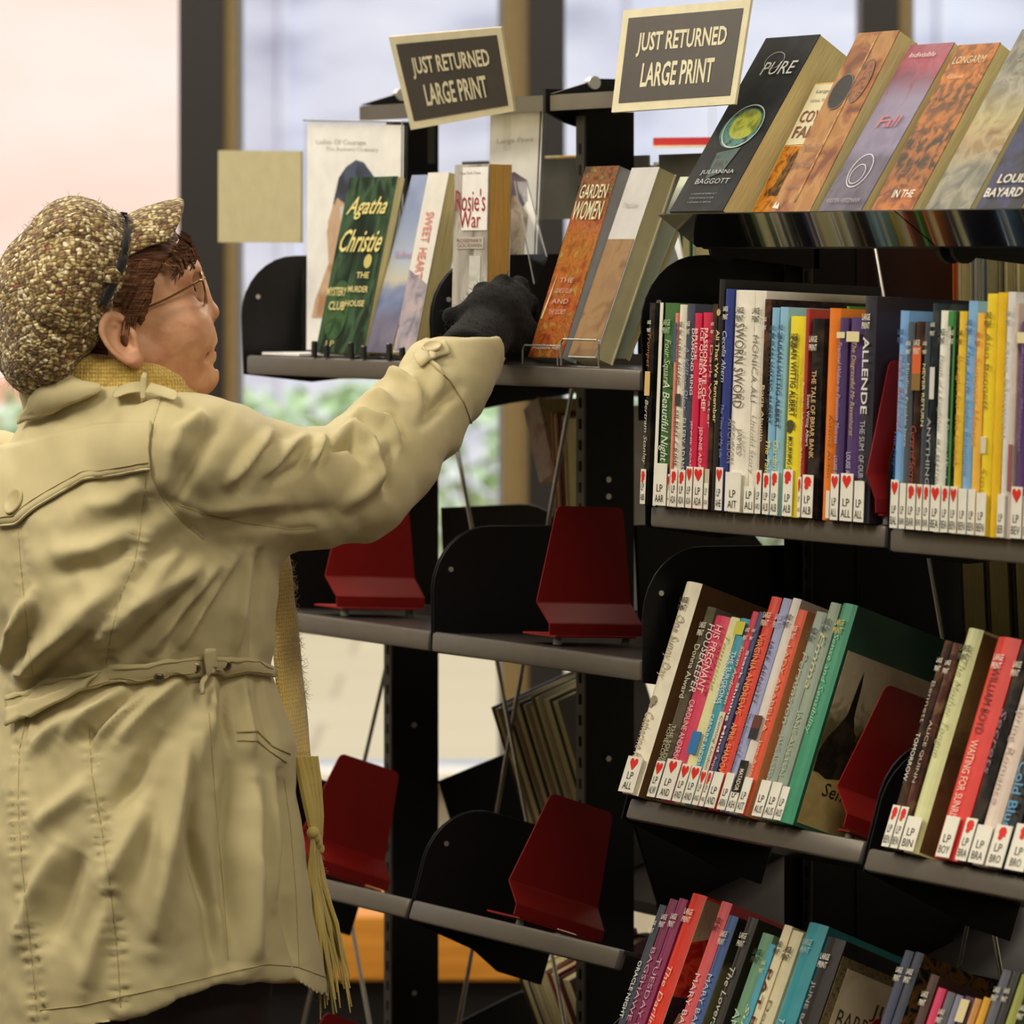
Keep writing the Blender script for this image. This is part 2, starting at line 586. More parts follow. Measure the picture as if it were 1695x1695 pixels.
def front_shelf(unit, fr, flip=False, hp=.125, low=.03, plates=(True, True), D=None, lo=0.0):
    D = D or fr.D
    m = Matrix.Translation((0, fr.Y, fr.Z)) @ Matrix.Rotation(-fr.a, 4, 'X')
    if flip:
        m = Matrix.Translation((0, fr.Y, fr.Z)) @ Matrix.Rotation(fr.a, 4, 'X') @ Matrix.Diagonal((1, -1, 1, 1))
    def put(o):
        o.data.transform(m)
        if flip:
            o.data.flip_normals()
        return o
    x0, x1 = fr.x0 + .003, fr.x1 - .003
    b = MB().box(x0, x1, .006, D, -.004, -.001)
    sh = put(b.build('rear_shelf' if flip else 'shelf', BOARD, unit))
    put(MB().bevbox(x0 + .001, x1 - .001, 0, .012, -.023, 0, .004, 2).build('shelf_lip', LIP, sh, True))
    put(MB().box(x0 + .002, x1 - .002, D - .004, D, -.001, .012).build('back_upstand', BOARD, sh))
    for k, xp in enumerate((x0 - .0016 - lo, x1 - .0004)):
        if plates[k]:
            pl = put(MB().prism(plate_poly(D, hp, low), 'X', xp, xp + .002).build('end_plate', BLACK, sh))
            bm = bmesh.new(); bm.from_mesh(pl.data)
            bmesh.ops.recalc_face_normals(bm, faces=bm.faces[:])
            bmesh.ops.bevel(bm, geom=[e for e in bm.edges if e.is_boundary is False and len(e.link_faces) == 2 and e.calc_face_angle(0) > 1.2], offset=.0006, segments=1, affect='EDGES')
            bm.to_mesh(pl.data); bm.free()
            mb = MB()
            mb.cyl((xp - .001, .022, hp - .052), (xp + .0035, .022, hp - .052), .003, 10)
            put(mb.build('plate_bolt', BOLT, sh))
    return sh

left = empty('shelving_unit', (XA, 0.23, 0))
tag(left, 'black steel library shelving section with almost empty shelves beside the woman', 'shelving')
right = empty('shelving_unit', (XC, 0.23, 0))
tag(right, 'black steel library shelving section packed with large print books', 'shelving')
def inv(o, parent):               # keep world-placed geometry under a parent that has a location
    o.matrix_parent_inverse = Matrix.Translation(-Vector(parent.location))

F_A1 = Frame(XA, XB, 0.0, 1.331, 0.6); F_B1 = Frame(XB, XCL, 0.0, 1.331, 0.6)
F_A2 = Frame(XA, XB, 0.0, 1.018, 3); F_B2 = Frame(XB, XCL, 0.0, 1.018, 3)
F_A3 = Frame(XA, XB, -.025, 0.709, 19); F_B3 = Frame(XB, XCL, -.025, 0.709, 19)
F_A4 = Frame(XA, XB, -.045, 0.395, 22); F_B4 = Frame(XB, XCL, -.045, 0.395, 22)
F_C2 = Frame(XC, XD, 0.0, 1.186, 2.6); F_D2 = Frame(XD, XE, 0.0, 1.183, 2.6)
F_C3 = Frame(XC, XD, -.025, 0.874, 20); F_D3 = Frame(XD, XE, -.025, 0.868, 20)
F_C4 = Frame(XC, XD, -.075, 0.56, 23); F_D4 = Frame(XD, XE, -.075, 0.56, 23)
for fr in (F_A1, F_B1, F_A2, F_B2):
    front_shelf(left, fr, lo=.012 if fr is F_A1 else 0.0)
for fr in (F_A3, F_B3, F_A4, F_B4):
    front_shelf(left, fr, low=.05, plates=(True, fr.x1 != XCL))
for fr in (F_C2, F_D2):
    front_shelf(right, fr, lo=.013 if fr is F_C2 else 0.002)
for fr in (F_C3, F_D3, F_C4, F_D4):
    front_shelf(right, fr, low=.04, lo=.010 if fr in (F_C3, F_C4) else .002)
YR = 0.475                        # lip of the rear face's shelves
for unit, x0, x1 in ((left, XA, XB), (left, XB, XCL), (right, XC, XD), (right, XD, XE)):
    for (z, tl) in ((1.30, 0.5), (1.02, 3), (0.73, 19), (0.42, 22)):
        front_shelf(unit, Frame(x0, x1, YR + (.02 if tl > 10 else 0), z, tl, 0.19), flip=True, hp=.12, low=.04)

# posts
for unit, xs in ((left, (XA, XB)), (right, (XC, XD, XE))):
    for x in xs:
        p = MB().box(x - .004, x + .016, .203, .268, 0, 1.625).build('post', BLACK, unit)
        mb = MB().box(x - .0035, x + .0155, .1995, .2025, 0, 1.62)
        mb.build('post_channel', mat('post_channel_grey', rgb('4a4844'), 0.4, 0.4), p)
        mb = MB()
        for k in range(60):
            mb.box(x + .004, x + .008, .1985, .1997, .1 + k * .025, .112 + k * .025)
        mb.build('slot_column', mat('slot_dark', rgb('0c0c0c'), 0.9), p)
        MB().bevbox(x - .02, x + .03, .02, .45, 0, .05, .006).build('foot', BLACK, p)
        mb = MB()
        for zz in (1.19, 1.17, 0.86, .52):
            mb.cyl((x + .0155, .232, zz), (x + .018, .232, zz), .0035, 10)
        mb.build('post_bolt', BOLT, p)

# side panels that close the right section's rear bays, and a strip added to block the bright gap at its first post
MB().box(XC + .0162, XC + .0175, .258, .388, .30, 1.47).build('side_panel', BLACK, right)
MB().box(XC - .0025, XC - .0010, .176, .199, .45, 1.47).build('gap_filler', BLACK, right)
# crossing steel rods of the bracing
def rod(unit, a, b, Y):
    p, q = onY(a[0], a[1], Y), onY(b[0], b[1], Y)
    MB().cyl(p, q, .0028, 8).build('brace_rod', STEEL, unit, True)
rod(left, (722, 560), (985, 1960), .272)
rod(left, (962, 560), (730, 1860), .276)
rod(right, (1425, 280), (1700, 1860), .272)
rod(right, (1672, 1180), (1530, 1880), .276)
rod(left, (540, 1300), (660, 1960), .272)
rod(left, (640, 1100), (455, 1900), .276)

# top channel beams and end brackets above the posts
for unit, x0, x1 in ((left, XA, XB), (left, XB, XC)):
    f = 0.0
    mb = MB().box(x0 - .01, x1 - .02, .168, .172, 1.626, 1.644).box(x0 - .01, x1 - .02, .172, .30, 1.6435, 1.645)
    top = mb.build('top_channel', LIP, unit)
    MB().prism([(.165, 1.652), (.165, 1.625), (.195, 1.612), (.262, 1.593), (.275, 1.61), (.275, 1.652)], 'X', x1 - .022, x1 - .016).build('end_bracket', BLACK, top)
    MB().prism([(.168, 1.646), (.235, 1.665), (.30, 1.665), (.30, 1.646)], 'X', x0 - .01, x0 - .006).build('end_bracket', BLACK, top)
    mb = MB()
    mb.cyl((x0 - .012, .225, 1.660), (x0 - .002, .225, 1.660), .008, 12)
    mb.build('bracket_knob', BOLT, top)
    # back panel of the rear face, seen between the posts
    MB().box(x0 + .02, x1 - .006, .30, .304, 1.50, 1.575).build('rear_panel', mat('grey_painted_panel', rgb('7e7c72'), 0.5), unit)
    if x0 == XA:
        MB().box(x0 + .02, x0 + .25, .308, .45, 1.564, 1.568).build('rear_top_shelf', LIP, unit)

# sloped display ledge along the top of the right section
for k, (x0, x1) in enumerate(((XC + .006, XD + .0), (XD + .003, XE))):
    Yf, Zf = 0.008, 1.4985
    mb = MB().prism([(Yf, Zf), (Yf + .0015, Zf + .0012), (Yf + .050, Zf - .0320), (Yf + .050, Zf - .0350)], 'X', x0, x1)
    led = mb.build('display_ledge', GLOSS, right)
    recalc(led)
    a = math.radians(31)
    n = Vector((0, math.cos(a), -math.sin(a)))
    up = Vector((0, math.sin(a), math.cos(a)))
    base = Vector((0, Yf + .056, Zf - .035))
    q = [base, base + up * .165]
    MB().add([(x0, q[0].y, q[0].z), (x1, q[0].y, q[0].z), (x1, q[1].y, q[1].z), (x0, q[1].y, q[1].z),
              (x0, q[0].y + .003, q[0].z - .002), (x1, q[0].y + .003, q[0].z - .002), (x1, q[1].y + .003, q[1].z - .002), (x0, q[1].y + .003, q[1].z - .002)],
             [(0, 1, 2, 3), (7, 6, 5, 4), (0, 4, 5, 1), (2, 6, 7, 3), (0, 3, 7, 4), (1, 5, 6, 2)]).build('ledge_back', BLACK, led)
    mb = MB()
    MB().cyl((x0 + .0105, .082, 1.462), (x0 + .016, .082, 1.462), .016, 20).build('ledge_knob', BLACK, led)
    mb.prism([(.066, 1.475), (.066, 1.462), (.10, 1.452), (.21, 1.44), (.21, 1.475)], 'X', x0 + .005, x0 + .010)
    mb.build('ledge_bracket', BLACK, led)
    MB().cyl((x1 - .012, .082, 1.462), (x1 - .004, .082, 1.462), .016, 20).build('ledge_knob', BLACK, led)

for unit in (left, right):
    for ch in list(bpy.data.objects):
        if ch.parent is unit:
            inv(ch, unit)
# ------------------------------------------------------------------ red book supports
RED = mat('red_enamel', rgb('8c1412', 1.0), 0.42, vary=0.06, bump=0.1, bscale=1200)
RUB = mat('grey_rubber_foot', rgb('6b6a66'), 0.6)
def make_bookend(label, fr, px, py, d=.03, sc=1.0, yaw=0.0, tongue=.055, kick=1.0):
    x, h = fr.hit(px, py, d)
    p = fr.P(x, d, 0.0005)
    e = empty('book_support', p, (-fr.a, 0, yaw))
    e.rotation_euler = (Matrix.Rotation(-fr.a, 3, 'X') @ Matrix.Rotation(yaw, 3, 'Z')).to_euler()
    tag(e, label, 'bookend', 'red book supports on the shelves')
    rows = [(.011, .019, .000, .122), (.024, .0195, -.001, .1215), (.0255, .0185, -.0015, .121), (.046, .001, -.007, .117), (.048, 0, -.0075, .1165), (.100, 0, .003, .109), (.149, 0, .0125, .1015), (.1535, 0, .0145, .0995), (.156, 0, .019, .095)]
    vs, fs = [], []
    n = 7
    for (z, xo, y0, y1) in rows:
        for k in range(n):
            vs.append((xo * sc * kick, (y0 + (y1 - y0) * k / (n - 1)) * sc, z * sc))
    R = len(rows)
    for i in range(R - 1):
        for k in range(n - 1):
            a = i * n + k
            fs.append((a, a + 1, a + n + 1, a + n))
    o = mesh_obj('plate', vs, fs, RED, e)
    sm = o.modifiers.new('thick', 'SOLIDIFY'); sm.thickness = .0016; sm.offset = -1
    mb = MB().box(-tongue * sc, .019 * sc * kick, .008 * sc, .114 * sc, .0085, .0105)
    mb.build('base_plate', RED, e)
    mb = MB()
    for yy in (.016, .106):
        mb = MB(); mb.tube([(.010 * kick, yy * sc, 0), (.010 * kick, yy * sc, .0085)], [.0052, .0048], 12); mb.build('foot', RUB, e, True)
    return e
make_bookend('red metal book support on the middle shelf, half hidden under the reaching sleeve', F_A2, 545, 1012, .028)
make_bookend('red metal book support standing alone on the empty middle shelf, in front of the post', F_B2, 895, 1064, .028)
make_bookend('red metal book support on the lower tilted shelf, beside the yellow scarf fringe', F_A3, 500, 1405, .03)
make_bookend('red metal book support tilted back on the empty lower shelf right of the centre', F_B3, 832, 1528, .03)
make_bookend('red metal book support closing the row of books on the upper right shelf', F_C2, 1443, 866, -.010, 1.05, tongue=.002, kick=.35)
make_bookend('red metal book support leaning against the green book with the painted church', F_C3, 1372, 1387, .018, 1.06, tongue=.002)
make_bookend('red metal book support low down at the coat hem, near the floor end', F_A4, 480, 1800, .03)
make_bookend('red metal book support tip in front of the parchment coloured cover at the bottom', F_C4, 1390, 1800, .03, tongue=.002)

# ------------------------------------------------------------------ signs and posters
def acrylic_mat():
    m = bpy.data.materials.new('clear_acrylic')
    t = NT(m)
    tr = t.n('ShaderNodeBsdfTransparent'); tr.inputs[0].default_value = (.99, .99, .985, 1)
    gl = t.n('ShaderNodeBsdfGlossy'); gl.inputs['Roughness'].default_value = .2
    lw = t.n('ShaderNodeLayerWeight', i_Blend=0.25)
    ma = t.n('ShaderNodeMath', operation='MULTIPLY_ADD'); ma.inputs[1].default_value = .10; ma.inputs[2].default_value = .02
    t.l(lw.outputs['Facing'], ma.inputs[0])
    mx = t.n('ShaderNodeMixShader')
    t.l(ma.outputs[0], mx.inputs[0]); t.l(tr.outputs[0], mx.inputs[1]); t.l(gl.outputs[0], mx.inputs[2])
    t.l(mx.outputs[0], t.out.inputs[0])
    return m
ACR = acrylic_mat()
ACRE = mat('acrylic_edge', rgb('70726a'), 0.4, 0, .1)
CREAM = mat('cream_card', rgb('e6dfbd', 1.0), 0.6)
CHAR = mat('charcoal_card', rgb('4b4541', .95), 0.45)
WHITEP = mat('white_paper', rgb('f6f6f6', 1.0), 0.6)

def slab(name, corners, th, m, parent):
    """quad TL TR BR BL (front face, seen from -Y), given thickness to the back"""
    c = [Vector(p) for p in corners]
    n = (c[1] - c[0]).cross(c[3] - c[0]).normalized()
    if n.y < 0:
        n = -n
    vs = c + [p + n * th for p in c]
    o = mesh_obj(name, vs, [(0, 3, 2, 1), (4, 5, 6, 7), (0, 1, 5, 4), (1, 2, 6, 5), (2, 3, 7, 6), (3, 0, 4, 7)], m, parent)
    return o
def bil(c, u, v):
    return (c[0] * (1 - u) + c[1] * u) * (1 - v) + (c[3] * (1 - u) + c[2] * u) * v
def flat_poly(name, c, pts, off, m, parent):
    """flat printed shape on a quad; pts in (u, v from the top)"""
    n = (c[1] - c[0]).cross(c[3] - c[0]).normalized()
    if n.y > 0:
        n = -n
    vs = [bil(c, u, v) + n * off for (u, v) in pts]
    return mesh_obj(name, vs, [tuple(range(len(vs)))], m, parent)

def sign(label, pxc, Yt, Yb, stem):
    c = [onY(pxc[0][0], pxc[0][1], Yt), onY(pxc[1][0], pxc[1][1], Yt), onY(pxc[2][0], pxc[2][1], Yb), onY(pxc[3][0], pxc[3][1], Yb)]
    e = empty('shelf_sign', (0, 0, 0))
    tag(e, label, 'sign', 'JUST RETURNED signs above the shelves')
    slab('card', c, .003, CREAM, e)
    n = (c[1] - c[0]).cross(c[3] - c[0]).normalized()
    if n.y > 0:
        n = -n
    i = [bil(c, a, b) + n * .0008 for a, b in ((.055, .085), (.955, .085), (.955, .915), (.055, .915))]
    slab('dark_panel', i, .0006, CHAR, e)
    for s, v, w in (('JUST RETURNED', .36, .71), ('LARGE PRINT', .66, .58)):
        u0 = .51 - w / 2
        p0, p1 = bil(c, u0, v) + n * .0012, bil(c, u0 + w, v) + n * .0012
        dx = (p1 - p0)
        up = (bil(c, .5, .4) - bil(c, .5, .6)).normalized()
        text(s, e, p0, dx.normalized(), up, dx.length, (c[0] - c[3]).length * .235, CREAM, bold=.022, maxstretch=2.0)
    for u in stem:
        p = bil(c, u, 1.0)
        MB().box(p.x - .008, p.x + .008, p.y - .0002, p.y + .0016, p.z - .045, p.z + .004).build('clear_holder', ACR, e)
    return e
sign('tilted dark JUST RETURNED LARGE PRINT sign, the left one, above the poster holder', [(643, 61), (829, 45), (851, 184), (680, 215)], .070, .105, (.93, .2))
sign('dark JUST RETURNED LARGE PRINT sign, the right one, beside the thick black face-out book', [(1032, 17), (1243, -2), (1216, 172), (1012, 186)], .085, .055, (.82,))

# blank cream card hung behind the left shelf
e = empty('blank_card', (0, 0, 0)); tag(e, 'blank cream card standing on edge left of the poster holder', 'card')
c = [onY(361, 249, .20), onY(498, 250, .20), onY(498, 402, .20), onY(361, 401, .20)]
slab('card', c, .003, mat('cream_blank_card', rgb('c2ba93', 1.0), .6), e)
pb = c[3]
MB().box(c[2].x - .05, c[2].x - .03, .2035, .2055, 1.331, c[2].z + .03).build('card_support', ACR, e)

def poster(label, pxc, Y, figs, lines, Yt=None):
    c = [onY(px, py, (Yt or Y) if k < 2 else Y) for k, (px, py) in enumerate(pxc)]
    e = empty('poster_holder', (0, 0, 0)); tag(e, label, 'display stand', 'clear poster holders on the top shelf')
    slab('printed_page', c, .0006, WHITEP, e)
    ex = [Vector((p.x, p.y, p.z)) for p in c]
    w = (c[1] - c[0]) * .015
    g = [c[0] - w + Vector((0, -.004, .004)), c[1] + w + Vector((0, -.004, .004)), c[2] + w + Vector((0, -.004, 0)), c[3] - w + Vector((0, -.004, 0))]
    slab('clear_front', g, .0015, ACR, e)
    slab('clear_back', [p + Vector((0, .007, 0)) for p in g], .0015, ACR, e)
    MB().tube([g[1], g[2]], .0011, 6).tube([g[0], g[1]], .0011, 6).build('clear_edge', ACRE, e)
    MB().box(c[3].x, c[2].x, Y - .035, Y + .012, 1.3318, 1.3335).build('clear_base', ACR, e)
    for k, (nm, pts, m, off) in enumerate(figs):
        flat_poly(nm, c, pts, off, m, e)
    for (s, v, u0, u1, hb) in lines:
        p0, p1 = bil(c, u0, v) + Vector((0, -.0006, 0)), bil(c, u1, v) + Vector((0, -.0006, 0))
        text(s, e, p0, (p1 - p0).normalized(), (0, 0, 1), (p1 - p0).length, hb, mat('faint_print', rgb('c4bfbc'), .6), maxstretch=3)
    return e
SLATE = art('slate_hood', ['4c5468', '5a6580', '3f4658'], 8)
SKINP = art('pale_arm', ['d8b49a', 'e3c4a8', 'c99a7a'], 10)
poster('clear holder with a white poster of a blue hooded figure, left on the top shelf', [(509, 204), (668, 207), (664, 581), (507, 579)], .074,
       [('hood', [(.52, .16), (.60, .17), (.72, .24), (.80, .30), (.86, .40), (.80, .55), (.62, .60), (.45, .52), (.37, .55), (.32, .40), (.28, .36), (.34, .24), (.42, .19)], SLATE, .0004),
        ('arm', [(.28, .37), (.36, .36), (.40, .55), (.48, .62), (.58, .62), (.50, .80), (.30, .86), (.06, .86), (.10, .78), (.24, .62), (.22, .48)], SKINP, .0006),
        ('hand', [(.28, .37), (.33, .33), (.42, .36), (.44, .50), (.36, .55), (.26, .52), (.23, .44)], SKINP, .0008),
        ('face_print', [(.36, .37), (.44, .36), (.50, .48), (.46, .58), (.38, .50)], mat('white_print', rgb('dcd8da'), .6), .0010)],  # pale printed shape below the hood
       [('Ladies Of Courage', .085, .1, .62, .009), ('The Authors Ordinary', .115, .2, .75, .007)], .112)
poster('clear holder with a pale poster, behind the upright book with the red title', [(812, 190), (899, 184), (888, 430), (806, 430)], .180,
       [('head', [(.2, .45), (.5, .40), (.75, .46), (.78, .60), (.5, .72), (.15, .66)], art('mauve_head', ['5a5060', '6d6070', '8a7a88'], 12), .0004),
        ('figure', [(.1, .62), (.55, .56), (.80, .70), (.74, .96), (.1, .98)], art('stone_figure', ['bda995', 'd2c2ae', '9c8672'], 18), .0006)],
       [('Large Print', .19, .15, .85, .008)])

# ------------------------------------------------------------------ books
HEART = [(0, -.5), (.28, -.18), (.5, .12), (.48, .36), (.32, .5), (.12, .44), (0, .26), (-.12, .44), (-.32, .5), (-.48, .36), (-.5, .12), (-.28, -.18)]
FIGR = [(-.15, -.5), (.10, -.40), (.14, -.2), (.42, -.22), (.34, 0), (.46, .1), (.30, .42), (.02, .5), (-.28, .42), (-.42, .12), (-.30, -.12), (-.36, -.36)]
HRED = mat('red_sticker', rgb('e0261c', 1.0), .45)
LABW = mat('white_spine_label', rgb('f0eee2', 1.0), .5)
INKD = ink('2a2826')
def shape(parent, pts, cx, cz, w, h, y, m, name):
    vs = [(cx + p[0] * w, y, cz + p[1] * h) for p in pts]
    return mesh_obj(name, vs, [tuple(range(len(vs)))], m, parent)

def book_body(root, T, D, H, cov, pages=PAGES_X, hard=True, spine=None, side=None, rounded=.25):
    """spine at y=0 (front), boards along X faces"""
    b = .0022 if hard else .0006
    inset = .003 if hard else .0002
    # case: U section in plan (x, y), extruded in z
    rr = min(T * rounded, .006)
    n = 6
    outer = [(0.0, D)]
    outer += [(0.0, rr)]
    for k in range(1, n):
        a = k / n
        outer.append((T * a, rr * (1 - math.sin(math.pi * a)) ** 1.0 * 1.0 if rounded else 0.0))
    outer += [(T, rr), (T, D)]
    inner = [(T - b, D), (T - b, rr + b), (b, rr + b), (b, D)]
    # build as strips: outer wall, inner wall, rims
    vs, fs, fm = [], [], []
    no, ni = len(outer), len(inner)
    for z in (0, H):
        vs += [(x, y, z) for x, y in outer]
        vs += [(x, y, z) for x, y in inner]
    N = no + ni
    for i in range(no - 1):
        fs.append((i, i + 1, N + i + 1, N + i))
        fm.append(1 if 0 < i < no - 2 else (2 if i == no - 2 else 0))
    for i in range(no, no + ni - 1):
        fs.append((i, i + 1, N + i + 1, N + i)); fm.append(0)
    fs.append((no - 1, no, N + no, N + no - 1)); fm.append(0)
    fs.append((no + ni - 1, 0, N, N + no + ni - 1)); fm.append(0)
    for z0 in (0, N):
        # rim polygons: left board, spine strip, right board
        L = [0, 1] + [no + 2, no + 3]
        Rr = [no - 2, no - 1, no, no + 1]
        Sp = list(range(1, no - 1)) + [no + 1, no + 2]
        for q in (L, Rr, Sp):
            q = [z0 + v for v in q]
            fs.append(tuple(q if z0 else q[::-1])); fm.append(0)
    o = mesh_obj('cover', vs, fs, None, root, mats=[cov, spine or cov, side or cov], fmat=fm)
    MB().box(b + .0002, T - b - .0002, rr + b + .0005, D - inset, inset, H - inset).build('page_block', pages, root)
    return o

USED = {}
def make_book(fr, row, yref, d0=-.014, D=.15, hard=None, group=None, yawr=0.0):
    x0, x1, ytop, col, desc = row[:5]
    o = row[5] if len(row) > 5 else {}
    d = d0 + o.get('d', 0)
    xa, ha = fr.hit(x0, yref(x0), d)
    xb, hb = fr.hit(x1, yref(x1), d)
    T = max(.004, xb - xa - .0006)
    H = .2
    for _ in range(12):            # height so that the spine's top lands on its row
        py = proj(fr.P(xa, d, H))[1]
        H += (py - ytop) / (FPX / 5.1)
    root = empty('book', fr.P(xa, d, 0.0007), fr.rot())
    tag(root, desc, 'book', group)
    cov = col if not isinstance(col, str) else cover(col)
    side = o.get('side')
    if isinstance(side, str):
        side = cover(side)
    sp = o.get('spine')
    if isinstance(sp, str):
        sp = cover(sp)
    Dp = o.get('D', D)
    book_body(root, T, Dp, H, cov, o.get('pages', PAGES_X), o.get('hard', True), sp, side)
    e = -.0006
    yo = lambda f: e
    for seg in o.get('t', []):
        s, a, b, c = seg[:4]
        u0, u1 = (seg[4], seg[5]) if len(seg) > 5 else (.16, .84)
        shr = .25 if (len(seg) > 6 and seg[6] == 'i') else 0.0
        bo = .012 if (len(seg) > 6 and seg[6] == 'b') else 0.0
        text(s, root, (T * (u0 + u1) / 2, e - .0004, H * (1 - a)), (0, 0, -1), (1, 0, 0), H * (b - a), T * (u1 - u0), ink(c), shr, bo, 'C', maxstretch=2.6)
    for band in o.get('bands', []):     # printed bands across the spine
        a, b, c = band[:3]
        u0, u1 = (band[3], band[4]) if len(band) > 4 else (.02, .98)
        MB().box(T * u0, T * u1, e - .0001, e + .0004, H * (1 - b), H * (1 - a)).build('printed_band', ink(c) if isinstance(c, str) else c, root)
    if o.get('tag', 1):                 # the two-line LARGE PRINT flash at the head of the spine
        tc = o.get('tagc', 'e4e0d0')
        wz = min(T * .7, .016)
        for k, s in enumerate(('LARGE', 'PRINT')):
            text(s, root, (T / 2 - wz / 2, e - .0005, H - .021 - k * .0085), (1, 0, 0), (0, 0, 1), wz, .0065, ink(tc), 0, .02, name='large_print_flash', maxstretch=3)
    lab = o.get('lab')
    if lab:
        s, ht, hh = lab[0], lab[1], .68 * (lab[2] if len(lab) > 2 else .062) + .001
        l0, l1 = o.get('lu', (.03, .97))
        lb = MB().box(T * l0, T * l1, e - .0005, e + .0002, .001, hh).build('spine_label', LABW, root)
        w = T * (l1 - l0)
        tw = min(w * .78, .017)
        cx = T * (l0 + l1) / 2
        ic = INKD
        text('LP', lb, (cx - tw * .34, e - .0009, .0195), (1, 0, 0), (0, 0, 1), tw * .68, .0078, ic, name='label_lettering', maxstretch=1.5)
        text(s, lb, (cx - tw / 2, e - .0009, .0085), (1, 0, 0), (0, 0, 1), tw, .0078, ic, name='label_lettering', maxstretch=1.5)
        if ht:
            hw = min(w * .8, .015)
            shape(lb, HEART if ht == 1 else FIGR, cx, hh - .0085, hw, .0135, e - .0009, HRED, 'red_sticker')
    fn = o.get('fn')
    if fn:
        fn(root, T, Dp, H)
    return root

